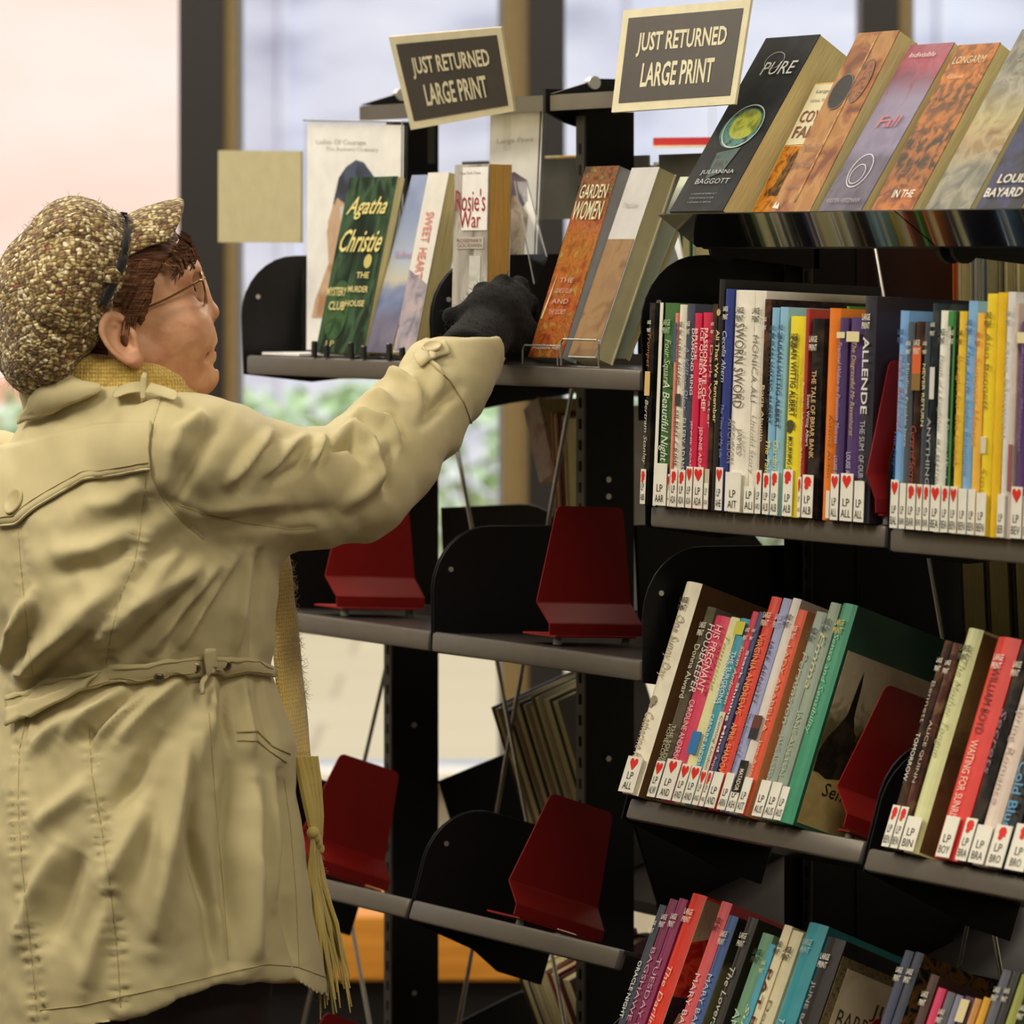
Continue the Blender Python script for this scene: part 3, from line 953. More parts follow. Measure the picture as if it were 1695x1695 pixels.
DK, WH, GD, RD = '262422', 'e9e6dc', 'cdb977', 'b82a25'
G = 'large print books on the upper right shelf'
yC2 = lambda x: 835 + .085 * (x - 1065)
P_DARK = art('dark_photo_cover', ['1c1a1c', '302c2c', '4a4038'], 16)
P_DARK2 = art('dark_teal_cover', ['1c2428', '2e3a40', '48504e'], 14)
P_BROWN = art('brown_photo_cover', ['2c201c', '4a342a', '6b4a38'], 16)
rowC2 = [
 (1060, 1069, 502, P_DARK, 'thin black book at the left end of the upper right row, tan square mid spine', {'bands': [(.34, .46, 'd8b878')], 't': [('Trumpet', .15, .32, 'b06a3a', .1, .9, 'i'), ('Bertram Stanley', .48, .80, 'c9c4bc', .1, .9, 'i')], 'lab': ('ABB', 2, .055)}),
 (1081, 1104, 502, '3f6b3a', 'green book with a white left edge and slanted silver script', {'bands': [(0, 1, 'e9e8de', .0, .22)], 't': [('Four Square', .18, .40, 'b9c9b0', .35, .9, 'i'), ('A Beautiful Night', .38, .78, 'e2e8da', .3, .95, 'i')], 'lab': ('AAR', 0, .066), 'tagc': 'a7c09c'}),
 (1105, 1109, 519, 'd9837a', 'very thin salmon pink spine squeezed between green and white books', {'lab': ('ADA', 1, .05), 'tag': 0, 'bands': [(.05, .25, '40608c')]}),
 (1109, 1121, 505, 'e4dfcd', 'thin white book with art deco capitals reading SILENT CRIME', {'t': [('ALINA ADAMS', .16, .40, '55504a', .2, .8), ('SILENT CRIME', .52, .80, '55504a', .2, .8)], 'bands': [(.44, .50, '3a3a36', .2, .9)], 'lab': ('ADA', 2, .058), 'tagc': '4a4a44'}),
 (1122, 1134, 504, '434a5c', 'slate blue book with a grey script title, left of the crimson pair', {'t': [('A Killer Plot', .20, .52, '8d9ab4', .1, .9, 'i'), ('ELLERY ADAMS', .56, .82, 'd5d2cc', .2, .8)], 'lab': ('ADA', 2, .058)}),
 (1135, 1146, 519, 'c9244f', 'crimson romance reading DIAMOND RING BRIDE, left of the two', {'hard': False, 't': [('DIAMOND RING', .08, .42, 'f2d8d4', .05, .5, 'b'), ('BRIDE', .08, .24, 'f2d8d4', .55, .95, 'b'), ('JENNIE ADAMS', .55, .82, 'f0c8cc', .3, .7)], 'lab': ('ADA', 1, .064), 'tag': 0}),
 (1147, 1164, 518, 'cf2850', 'crimson romance with PASSIONATE on its spine, right of the two', {'hard': False, 't': [('PASSIONATE CHEF', .08, .50, 'f2d8d4', .52, .92, 'b'), ('ICE QUEEN BOSS', .08, .44, 'f2d8d4', .10, .48, 'b'), ('JENNIE ADAMS', .58, .84, 'f0c8cc', .3, .75)], 'lab': ('ADA', 1, .064), 'tag': 0}),
 (1165, 1173, 504, P_BROWN, 'thin dark brown book just left of the tall black one', {'t': [('Dark Water', .2, .6, 'c8b898', .2, .8)], 'bands': [(.80, .88, 'c9c1a8')], 'lab': ('ADA', 0, .04)}),
 (1174, 1183, 463, '1b1a1b', 'tall black hardback reading All That We Remember, highest in its row', {'D': .20, 't': [('All That We Remember', .22, .62, 'e0cf9a', .15, .85, 'b')], 'tag': 0, 'fn': lambda r, T, D, H: MB().cyl((T / 2, -.0012, H - .035), (T / 2, -.0004, H - .035), .0036, 16).build('publisher_disc', ink('bfae7c'), r)}),
 (1184, 1196, 479, '2c3b86', 'royal blue book with a heart label beside the tall black hardback', {'t': [('Cecelia Ahern', .19, .42, 'c9d0ea', .2, .8, 'i'), ('The Time of My Life', .52, .76, '7f8cc4', .2, .8, 'i')], 'lab': ('AHE', 1, .066)}),
 (1197, 1229, 481, 'e9e5d8', 'thick white book reading SWORN SWORD in grey capitals', {'D': .175, 't': [('SWORN SWORD', .15, .53, '5c564e', .3, .8), ('JAMES', .62, .74, '8a847a', .52, .88), ('AITCHESON', .58, .78, '8a847a', .12, .46)], 'tagc': '4a4640', 'lab': ('AIT', 0, .06), 'lu': (.10, .90)}),
 (1231, 1249, 482, 'e6e2d4', 'white book reading Untold Story in thin letters, next to the thick white one', {'D': .175, 't': [('MONICA ALI', .20, .50, '77716a', .3, .75), ('Untold Story', .56, .82, 'a49d92', .3, .75)], 'tagc': '4a4640', 'lab': ('ALI', 0, .04)}),
 (1250, 1260, 496, P_BROWN, 'thin dark brown book with cream lettering right of the white pair', {'t': [('Boris Akunin', .40, .66, 'e2d3b4', .52, .95), ('Special Assignments', .32, .80, 'd0b070', .06, .46)], 'lab': ('AKU', 2, .066)}),
 (1262, 1274, 510, '84b6d4', 'light blue book with dark capitals, left of the two light blue ones', {'t': [('SUSAN WITTIG ALBERT', .12, .56, '2a3a46', .2, .8, 'b'), ('The Tale', .64, .80, 'e8e26a', .2, .8, 'i')], 'lab': ('ALB', 2, .062), 'tagc': '2f5a78'}),
 (1275, 1288, 509, '8cbcd8', 'light blue book with dark capitals, right of the two, beside the yellow one', {'t': [('SUSAN WITTIG ALBERT', .14, .58, '2a3a46', .2, .8, 'b'), ('Gardens', .64, .80, 'e8e26a', .2, .8, 'i')], 'lab': ('ALB', 2, .066), 'tagc': '2f5a78'}),
 (1289, 1319, 524, 'efd82a', 'bright yellow thick book reading MOURNING GLORIA with a garland emblem', {'t': [('SUSAN WITTIG ALBERT', .10, .50, '2c2a1c', .38, .72, 'b'), ('MOURNING GLORIA', .60, .84, '2c2a1c', .38, .66, 'b'), ('China Bayles Mystery', .2, .5, '5a5424', .76, .88)], 'tagc': '3a3820', 'lab': ('ALB', 2, .07), 'lu': (.22, .75), 'fn': lambda r, T, D, H: shape(r, FIGR, T * .5, H * .45, T * .5, .014, -.0012, ink('4a4830'), 'garland_emblem')}),
 (1320, 1326, 512, 'a83a38', 'thin red book hidden between the yellow book and a dark one', {'tag': 0, 't': [('Susan Wittig Albert', .35, .8, 'e8c8a0', .1, .9)], 'lab': ('ALB', 2, .06)}),
 (1327, 1346, 528, P_DARK, 'dark book reading THE TALE OF BRIAR BANK, left of the orange one', {'t': [('THE TALE OF BRIAR BANK', .26, .70, 'd8b47c', .5, .9, 'b'), ('Susan Wittig Albert', .38, .64, 'e6e0d2', .08, .42)], 'lab': ('ALB', 2, .064)}),
 (1387, 1392, 508, '3c9a40', 'thin green spine set back behind the dark and orange books', {'tag': 0, 'd': .03}),
 (1355, 1373, 511, 'e07a22', 'plain bright orange book in the upper right row', {'tag': 0, 't': [('Adams Alden', .5, .8, '7a3a10', .7, .95)], 'bands': [(.86, .99, 'e9e4d6', .66, 1.0)], 'side': 'e8862a'}),
 (1374, 1388, 527, '4b3668', 'purple book with pale blue script, left of the purple pair', {'bands': [(.07, .10, 'e8dfae')], 't': [('Practical Widow to Passionate Mistress', .12, .62, 'b7a6d8', .3, .75, 'i'), ('LOUISE ALLEN', .68, .82, 'c9bfe0', .3, .7)], 'tag': 0, 'lab': ('ALL', 1, .068)}),
 (1390, 1412, 526, '523a70', 'purple book with cream band and gold script, right of the purple pair', {'bands': [(.07, .12, 'e8dfae')], 't': [('The Disgraceful Mr Ravenhurst', .12, .58, 'cdb278', .42, .84, 'i'), ('LOUISE ALLEN', .66, .82, 'c9bfe0', .35, .72)], 'tag': 0, 'lab': ('ALL', 1, .07)}),
 (1413, 1432, 491, '2e2c36', 'dark grey hardback with white serif capitals beside the red support', {'D': .16, 't': [('ALLENDE', .18, .52, 'e6e6e6', .3, .85, 'b'), ('THE SUM', .55, .68, 'b9b9c0', .3, .75), ('OF OUR DAYS', .70, .88, 'b9b9c0', .3, .75)], 'lab': ('ALL', 0, .06), 'lu': (.03, .9), 'side': '2a1a20'}),
]
for r in rowC2:
    make_book(F_C2, r, yC2, group=G)

G = 'large print books on the far right upper shelf'
yD2 = lambda x: 880 + .078 * (x - 1472)
P_GRN = art('dark_green_cover', ['142018', '24402c', '46664a'], 14)
rowD2 = [
 (1473, 1487, 515, '78a8dc', 'sky blue book with faint red capitals, first on the far right shelf', {'t': [('MARY BALOGH', .2, .55, 'c4574e', .5, .85), ('The Proposal', .55, .8, '3060b0', .1, .5, 'i')], 'lab': ('BAL', 1, .07), 'tagc': '3a5a86', 'side': '78a8dc'}),
 (1488, 1499, 534, '4d545c', 'grey book with white letters between the sky blue and red-brown books', {'t': [('Minding Frankie here', .2, .6, 'c8c2b0', .2, .8)], 'lab': ('BAN', 0, .066)}),
 (1500, 1515, 533, P_BROWN, 'dark brown book with an orange block and red script near its foot', {'bands': [(.12, .25, 'd8642a'), (.25, .33, '8a6a34')], 't': [('Curse of Secrets', .5, .8, 'b8442c', .2, .8, 'i')], 'lab': ('BAR', 2, .066)}),
 (1516, 1526, 534, '3d4650', 'dark slate book with yellowish small capitals', {'t': [('NEVER RETURN', .2, .5, 'd8cf9c', .25, .75, 'b')], 'lab': ('BAR', 1, .066)}),
 (1527, 1538, 503, P_DARK2, 'tall black and white photo spine behind the white book', {'bands': [(.28, .42, 'd9d9d4', .3, 1.0)], 't': [('ANYTHING', .5, .8, 'a8a8a8', .2, .8, 'b')], 'lab': ('BAR', 2, .066)}),
 (1539, 1556, 515, 'eceade', 'white book with thin grey script, fifth from the red support', {'t': [('Death of a Kingfisher', .2, .55, '8a8478', .3, .75, 'i'), ('M C BEATON', .58, .78, '6a655c', .3, .7)], 'lab': ('BEA', 1, .066), 'tagc': '4a4844'}),
 (1557, 1570, 516, P_GRN, 'black and green book with a white flower mark', {'bands': [(0, .07, '3c8a44'), (.0, .99, '3c8a44', .78, 1.0)], 't': [('A Question of Blood', .48, .75, 'd0d8cc', .2, .7)], 'lab': ('BEA', 2, .066)}),
 (1571, 1584, 516, 'e6bf38', 'golden yellow book left of the tall sky blue one', {'t': [('Bought for the Greek', .2, .7, 'c79a28', .2, .8)], 'lab': ('BEN', 1, .066), 'tagc': '4a3a10'}),
 (1585, 1600, 499, '7fb0e0', 'tall sky blue book among the yellow ones', {'t': [('The Gift', .18, .4, '4a78b4', .3, .8, 'i'), ('Sophie Beaumont', .42, .75, '5a84bc', .3, .8)], 'lab': ('BEN', 0, .064), 'tagc': '2a5a9a'}),
 (1601, 1614, 519, 'edb84a', 'orange-yellow book right of the tall sky blue one', {'t': [('Summer House', .2, .6, 'd8963a', .2, .8)], 'lab': ('BEN', 0, .064), 'tagc': 'a04a20'}),
 (1615, 1632, 487, 'f0d02c', 'tall bright yellow book with thin serif letters, left of the yellow pair', {'t': [('Alan Bennett', .16, .48, '8a7a20', .3, .8), ('Smut', .72, .86, 'a8942a', .3, .75)], 'tagc': '4a4210', 'lab': ('BEN', 0, .06), 'fn': lambda r, T, D, H: MB().bevbox(T * .25, T * .75, -.0012, -.0004, H * .34, H * .41, .0003, 1).build('printed_badge', ink('d9d6c4'), r)}),
 (1633, 1648, 485, 'e3b91e', 'tall deep yellow plain book, right of the yellow pair', {'tag': 0}),
 (1650, 1663, 484, 'd8d8d6', 'tall silver white book right of the yellow pair', {'t': [('One Moment', .2, .6, 'b4b4b4', .3, .7)], 'lab': ('BER', 0, .06), 'tagc': '8a8a8a'}),
 (1664, 1671, 503, 'c9b8ae', 'thin pinkish grey book before the purple one', {'tag': 0, 'bands': [(.6, .8, '9a5a5a')]}),
 (1672, 1692, 533, '56396f', 'purple book with a cream band at its head, at the right edge', {'bands': [(.05, .10, 'e8dfae')], 't': [('Regency Marriages', .12, .6, '8a6aa8', .3, .75, 'i')], 'tag': 0, 'lab': ('BEV', 1, .072)}),
 (1693, 1712, 520, P_DARK, 'dark book cut by the right edge of the far right shelf', {'lab': ('BIN', 0, .06)}),
]
for r in rowD2:
    make_book(F_D2, r, yD2, group=G)

# ---- tilted row, right section
G = 'large print books on the tilted middle right shelf'
yC3 = lambda x: 1298 + .235 * (x - 1030)
def church_cover(r, T, D, H):
    x = T + .0006
    y0, y1, z0, z1 = .010, D - .002, .004, H * .80
    pic = art('church_painting', ['2e2a1a', '4a4630', '6a6040'], 22, 2.0, grad=(H, [(0, '8d7b4c'), (.22, 'a08c58'), (.34, '4a4426'), (.48, '5a5436'), (.58, 'a89c80'), (.8, 'b8aa92'), (1, 'b0a48c')], .25), k=1.7)
    p = MB().box(T, x, y0, y1, z0, z1).build('cover_painting', pic, r)
    prof = [(.25, .30), (.38, .30), (.50, .28), (.68, .30), (.86, .34), (.95, .46), (.84, .52), (.70, .58), (.64, .66), (.62, .84), (.595, .92), (.57, .84), (.54, .66), (.46, .58), (.36, .50), (.30, .42)]
    vs = [(x + .0003, y0 + max(.0, a * .56 - .17) * (y1 - y0), z0 + b * (z1 - z0)) for a, b in prof]
    mesh_obj('painted_church', vs, [tuple(range(len(vs)))], art('church_dark', ['1e1a14', '2a241a', '3a3222'], 20), r)
    prof = [(.72, .42), (.80, .36), (.98, .40), (1.0, .56), (.92, .64), (.82, .62), (.74, .56)]
    vs = [(x + .0005, y0 + max(.0, a * .56 - .17) * (y1 - y0), z0 + b * (z1 - z0)) for a, b in prof]
    mesh_obj('painted_trees', vs, [tuple(range(len(vs)))], art('trees_dark', ['3a3218', '5a4c26', '2a2412'], 30), r)
    vs = [(x + .0003, y0 + (.78 + .13 * math.cos(k * .393)) * (y1 - y0), H * .90 + .018 * math.sin(k * .393)) for k in range(16)]
    mesh_obj('round_emblem', vs, [tuple(range(16))], art('emblem', ['2c4a42', '5c6a58', '3c5a4c'], 60), r)
    text('Sense and', r, (x + .0006, y0 + .018, .045), (0, 1, 0), (0, 0, 1), .075, .014, ink('1e1a14'), .2, 0, 'L', name='cover_title')
rowC3 = [
 (1027, 1053, 962, '6a4a2c', 'tall brown hardback with a cream spine and heart label, leaning at the left end', {'D': .145, 'spine': 'e9e2cc', 't': [('One Sunny Day', .16, .46, 'b9ae98', .2, .8, 'i'), ('Catherine R', .62, .83, 'b9ae98', .25, .75, 'i')], 'tagc': '3a362c', 'lab': ('ALL', 1, .058), 'fn': lambda r, T, D, H: shape(r, FIGR, T * .5, H * .43, T * .45, .014, -.0012, ink('9a9078'), 'flower_emblem')}),
 (1074, 1088, 1004, art('olive_photo', ['4a4438', '6a6450', '5a5244'], 12), 'olive brown book with small white capitals before the crimson romance', {'hard': False, 'side': '6a675c', 't': [('Donna Alward', .20, .48, 'd8d4bc', .3, .9), ('THE SOLDIERS', .62, .86, 'c8c4a8', .52, .95), ('HOMECOMING', .62, .86, 'c8c4a8', .06, .48)], 'lab': ('ALW', 1, .058)}),
 (1089, 1114, 1018, 'c93258', 'crimson romance with white italic capitals and a large heart label', {'hard': False, 't': [('HIS PREGNANT', .05, .42, 'f4dcd8', .52, .95, 'i'), ('HOUSEKEEPER', .05, .42, 'f4dcd8', .06, .48, 'i'), ('CAROLINE ANDERSON', .46, .82, 'f0c8cc', .3, .65)], 'tag': 0, 'lab': ('AND', 1, .064)}),
 (1115, 1130, 1021, 'dcd8a0', 'pale yellow book with a blue sticker low on its spine', {'hard': False, 'bands': [(.62, .74, '2f78b8')], 't': [('Tempting', .1, .4, 'b0ac74', .3, .8, 'i')], 'tag': 0, 'lab': ('AND', 1, .060)}),
 (1131, 1147, 1023, '3a94a8', 'teal blue book with a yellow head band and white capitals', {'hard': False, 'bands': [(.02, .09, 'd0cc50')], 't': [('THE SURGEONS', .18, .46, 'e4eef0', .52, .95), ('WEDDING WISH', .18, .46, 'e4eef0', .06, .48), ('CAROLINE ANDERSON', .52, .84, 'e4eef0', .3, .7)], 'tag': 0, 'lab': ('AND', 1, .060)}),
 (1148, 1158, 1012, 'c62a48', 'thin red book with a cream script panel on its lower half', {'bands': [(.52, .86, 'd8d4bc')], 't': [('Susan Andersen', .18, .48, 'f0c8a0', .25, .85, 'i'), ('Coming Undone', .54, .84, '8a6a5a', .2, .8, 'i')], 'lab': ('AND', 1, .056)}),
 (1159, 1167, 1013, '35406c', 'thin navy book with heavy white lettering beside the tall orange-red one', {'t': [('Stark Shining Mind', .2, .72, 'e8e8ea', .15, .85, 'b'), ('Anjouret', .74, .88, 'c8d0e8', .15, .85)], 'lab': ('AND', 2, .056)}),
 (1168, 1185, 987, 'd83c26', 'tall orange-red hardback reading APRIL SHADOWS', {'t': [('VIRGINIA ANDREWS', .18, .56, 'f0b070', .3, .8), ('APRIL SHADOWS', .60, .86, 'f0b070', .3, .8)], 'tagc': 'f0d8c0', 'lab': ('AND', 0, .056), 'side': '2a1814'}),
 (1188, 1202, 990, '9aa0c8', 'lavender book with dark capitals beside the photo spine', {'t': [('JAKE ARNOTT', .2, .5, '6a3a4a', .3, .8), ('The House of Rumour', .54, .84, '6a6a8a', .3, .8)], 'lab': ('ARN', 0, .058), 'tagc': 'c8cce0'}),
 (1203, 1217, 990, 'd8d4cc', 'white photo spine with a dark red band halfway down', {'bands': [(.55, .61, '6a3a36'), (.61, .66, '2e2c34'), (.76, .92, P_DARK)], 't': [('MATADOR', .8, .9, 'e8e0c8', .2, .8, 'b')], 'tagc': '4a4844', 'lab': ('ASH', 0, .03)}),
 (1218, 1232, 1009, 'd8502c', 'orange book with an orange tan cover and thin cream capitals', {'t': [('LADY ARABELLA', .18, .60, 'f0c0a0', .3, .75), ('Jane Aston', .64, .84, 'f0c0a0', .3, .75)], 'side': 'd08a58', 'tagc': 'f0d0c0', 'lab': ('AST', 0, .056)}),
 (1245, 1262, 1012, '8f9c90', 'grey-green book with faint letters, left of the grey-green pair', {'t': [('Persuasion', .2, .55, 'b8c0a8', .3, .75, 'i'), ('JANE AUSTEN', .6, .82, 'b0b8a8', .3, .75)], 'tagc': '3a4a44', 'lab': ('AUS', 0, .056)}),
 (1263, 1280, 997, '8c9a8a', 'grey-green book with pale gold flecks, right of the grey-green pair', {'t': [('Emma', .14, .4, 'c8c89a', .3, .8, 'i'), ('JANE AUSTEN', .5, .8, 'b8c0a8', .3, .75)], 'tagc': '4a5a50', 'lab': ('AUS', 0, .056)}),
 (1281, 1305, 998, '2f8a68', 'green hardback with a church painting on its cover, reading Sense', {'D': .17, 't': [('Sense and Sensibility', .14, .6, '9ac8a8', .3, .7, 'i')], 'tagc': 'c8b868', 'side': '24503e', 'fn': church_cover, 'lab': ('AUS', 0, .052), 'lu': (.0, .5)}),
]
for r in rowC3:
    make_book(F_C3, r, yC3, group=G, d0=-.018)

G = 'large print books on the tilted far right shelf'
yD3 = lambda x: 1402 + .245 * (x - 1458)
def green_art(r, T, D, H):
    MB().box(T, T + .0006, .006, D - .002, .003, H - .003).build('cover_painting', art('olive_painting', ['5a5030', '7a7448', '4a3c2c'], 9, 1.0, grad=(H, [(0, '6a5230'), (.30, '6a4a34'), (.45, '4a3428'), (.58, '7a7448'), (1, '8a8a50')], .3)), r)
    text('F', r, (T + .0012, .03, H * .74), (0, 1, 0), (0, 0, 1), .05, .04, ink('4a3420'), name='cover_title')
rowD3 = [
 (1459, 1472, 1060, P_BROWN, 'dark brown book with white capitals, first on the tilted far right shelf', {'t': [('TOMORROW', .45, .68, 'e0dccc', .3, .8), ('Bennett', .2, .4, 'b0a090', .3, .8)], 'lab': ('BEN', 2, .062)}),
 (1473, 1486, 1064, art('maroon_photo', ['3a2420', '58302a', '7a5a40'], 20), 'maroon photo spine with tan lettering, second on the tilted far right shelf', {'t': [('ALICE QUINN', .38, .68, 'c8b49a', .3, .8)], 'lab': ('BEN', 2, .062)}),
 (1487, 1512, 1039, 'cbd09a', 'pale green hardback with an olive painted cover', {'t': [('The Mother Tongue', .14, .58, 'a8ac7c', .3, .75, 'i')], 'tagc': '4a4c38', 'lab': ('BIN', 0, .05), 'fn': green_art, 'D': .16}),
 (1537, 1575, 1053, 'd8332c', 'thick bright red book reading WAITING FOR SUNRISE', {'t': [('WILLIAM BOYD', .14, .44, '4a1a16', .38, .68), ('WAITING FOR SUNRISE', .47, .84, 'f2d4c8', .36, .68)], 'tagc': 'f0e0d8', 'lab': ('BOY', 0, .060), 'lu': (.28, .86)}),
 (1579, 1598, 1066, P_DARK, 'dark photo spine right of the thick red book', {'t': [('Secrets', .3, .6, '8a6a7a', .3, .8, 'i')], 'lab': ('BRA', 2, .062)}),
 (1599, 1626, 1100, 'd9c8bc', 'pale pink book with faint letters right of the red one', {'t': [('Spring Romance', .2, .7, 'b8a498', .3, .75)], 'lab': ('BRA', 0, .055), 'tag': 0}),
 (1628, 1656, 1086, '17181c', 'black book with glowing blue letters', {'t': [('Cold Blue', .5, .82, '5a9ac8', .3, .85, 'b')], 'lab': ('BRO', 2, .06)}),
 (1659, 1692, 1110, art('black_cream', ['15151a', '2a2826', '8a8672'], 12), 'black book with cream capitals at the right edge of the tilted shelf', {'t': [('NANCY', .3, .6, 'e8e2cc', .2, .8, 'b')], 'lab': ('BRO', 2, .066)}),
 (1694, 1716, 1120, P_DARK, 'dark book cut by the right edge of the tilted far right shelf', {'lab': ('BRO', 0, .05)}),
]
for r in rowD3:
    make_book(F_D3, r, yD3, group=G, d0=-.014)

# ---- lowest visible row
G = 'large print books on the lowest right shelf'
y4 = lambda x: 1695
P_RED = art('red_figure_cover', ['b8342a', 'c8b49a', '3a2420', 'c03a2c'], 14)
def photo_side(nm, pal, sc, gr=None):
    def f(r, T, D, H):
        MB().box(T, T + .0006, .005, D - .002, .003, H - .003).build('cover_picture', art(nm, pal, sc, 1.3, grad=gr(H) if gr else None), r)
    return f
def darling_cover(r, T, D, H):
    x = T + .0006
    MB().box(T, x, .005, D - .002, .003, H - .003).build('cover_picture', art('darling_ground', ['b8ac8c', 'c8bc9c', 'a89c80'], 6), r)
    def pl(nm, pts, m, k):
        vs = [(x + .0002 * k, .005 + a * (D - .007), b * H) for a, b in pts]
        mesh_obj(nm, vs, [tuple(range(len(vs)))], m, r)
    pl('red_hair', [(0, .50), (0, .78), (.2, .84), (.45, .82), (.6, .72), (.5, .55), (.3, .5)], art('hair_red', ['a8281c', 'd84a30', '8a2018'], 18), 1)
    pl('dark_figure', [(0, .2), (.0, .52), (.3, .56), (.62, .70), (.8, .5), (.7, .2)], art('figure_dark', ['1c1418', '30242a', '241a1c'], 10), 2)
    pl('pale_arm', [(.05, .30), (.10, .46), (.22, .50), (.34, .36), (.5, .12), (.2, .1)], art('arm_pale', ['c8a48a', 'd8b89c', 'b89078'], 8), 3)
def barra_cover(r, T, D, H):
    x = T + .0006
    MB().box(T, x, .008, D - .002, .004, H * .93).build('cover_border', art('stippled_border', ['8a7a54', 'a8966a', '6a5c3c'], 120), r)
    MB().box(x, x + .0004, .018, D - .006, .012, H * .885).build('cover_panel', art('parchment', ['c0b292', 'cabd9e', 'b4a684'], 5, k=1.6), r)
    text('JUNE', r, (x + .0009, .062, H * .74), (0, 1, 0), (0, 0, 1), .062, .019, ink('5a4a36'), align='L', name='cover_title')
    text('BARRACLOUGH', r, (x + .0009, .024, H * .655), (0, 1, 0), (0, 0, 1), .125, .019, ink('5a4a36'), align='L', name='cover_title')
rowC4 = [
 (1019, 1031, 1497, '3c4250', 'slate grey book with white capitals at the left end of the lowest row', {'t': [('ORACLE NIGHT', .3, .6, 'e0e0e0', .25, .8, 'b'), ('PAUL AUSTER', .64, .9, 'e0e0e0', .25, .8, 'b')]}),
 (1032, 1046, 1487, '7a2450', 'plum book, left of the two plum ones', {'t': [('BAGSHAWE', .25, .62, 'd8a8b8', .3, .8)], 'tagc': 'e8dcd8'}),
 (1047, 1062, 1486, '86285a', 'plum book, right of the two plum ones, beside the red one', {'t': [('TUESDAY', .3, .6, 'd8a8b8', .3, .8), ('TUESDAYS CHILD', .62, .95, 'd8a8b8', .3, .8)], 'tagc': 'e8dcd8'}),
 (1063, 1090, 1477, 'd6301e', 'tall red book with white script and a red haired figure on its cover', {'t': [('The Darling Strumpet', .35, .95, 'f0d8c8', .3, .7, 'i')], 'tagc': 'f0e0d0', 'fn': darling_cover, 'D': .15}),
 (1118, 1137, 1491, 'd8565c', 'salmon pink book with white capitals in the lowest row', {'t': [('MARY BALOGH', .35, .75, 'f0dcd8', .3, .75)], 'tagc': '4a2a2c', 'hard': False}),
 (1139, 1156, 1514, '3c5a90', 'blue and black book with pale capitals and a framed cover picture', {'t': [('MARY BALOGH', .3, .7, 'c8d4e8', .35, .8)], 'side': '3a362e', 'fn': photo_side('olive_panel', ['2c281e', '7a7850', '5a583c'], 7, lambda H: (H, [(0, '6a6844'), (.72, '84825a'), (.78, '2c2a22'), (1, '26241e')], .15))}),
 (1172, 1190, 1517, '28241e', 'black book with white handwriting on its spine', {'t': [('The Lovers', .25, .55, 'd8d4c8', .3, .8, 'i'), ('Rosamond', .6, .9, 'd8d4c8', .3, .8, 'i')], 'side': '2c2a20'}),
 (1204, 1224, 1543, '6a9878', 'sage green book with pale capitals', {'t': [('ANN BAKER', .4, .85, 'c8dcc8', .3, .8)], 'tagc': '2e4a3a'}),
 (1225, 1236, 1562, '4aa0b8', 'thin bright blue book beside the cream spines', {'t': [('Sunshine', .3, .8, 'e8e0a8', .2, .8, 'i')], 'hard': False, 'tagc': 'e8e0a8'}),
 (1237, 1252, 1530, 'e0d6b4', 'cream book with dark red heavy capitals', {'t': [('PAT BARKER', .22, .85, '6a2420', .3, .8, 'b')], 'tagc': '3a342a'}),
 (1253, 1272, 1539, 'd8ceaa', 'cream book with thin grey letters next to the teal one', {'t': [('Double Vision', .35, .85, '8a826a', .3, .7)], 'tagc': '3a342a'}),
 (1274, 1309, 1525, '2f8f9e', 'thick teal hardback with white script', {'t': [('The Leaving Of Liverpool', .45, .98, 'b8dce0', .3, .7, 'i')], 'tagc': 'a8c8c8', 'D': .19}),
 (1312, 1346, 1549, '1c1618', 'dark hardback with a parchment cover panel, near the bottom centre', {'t': [('JUNE BARRACLOUGH', .22, .8, 'b0a8a0', .25, .5)], 'fn': barra_cover, 'D': .17}),
]
for r in rowC4:
    make_book(F_C4, r, y4, group=G, d0=-.008)
G = 'large print books on the lowest far right shelf'
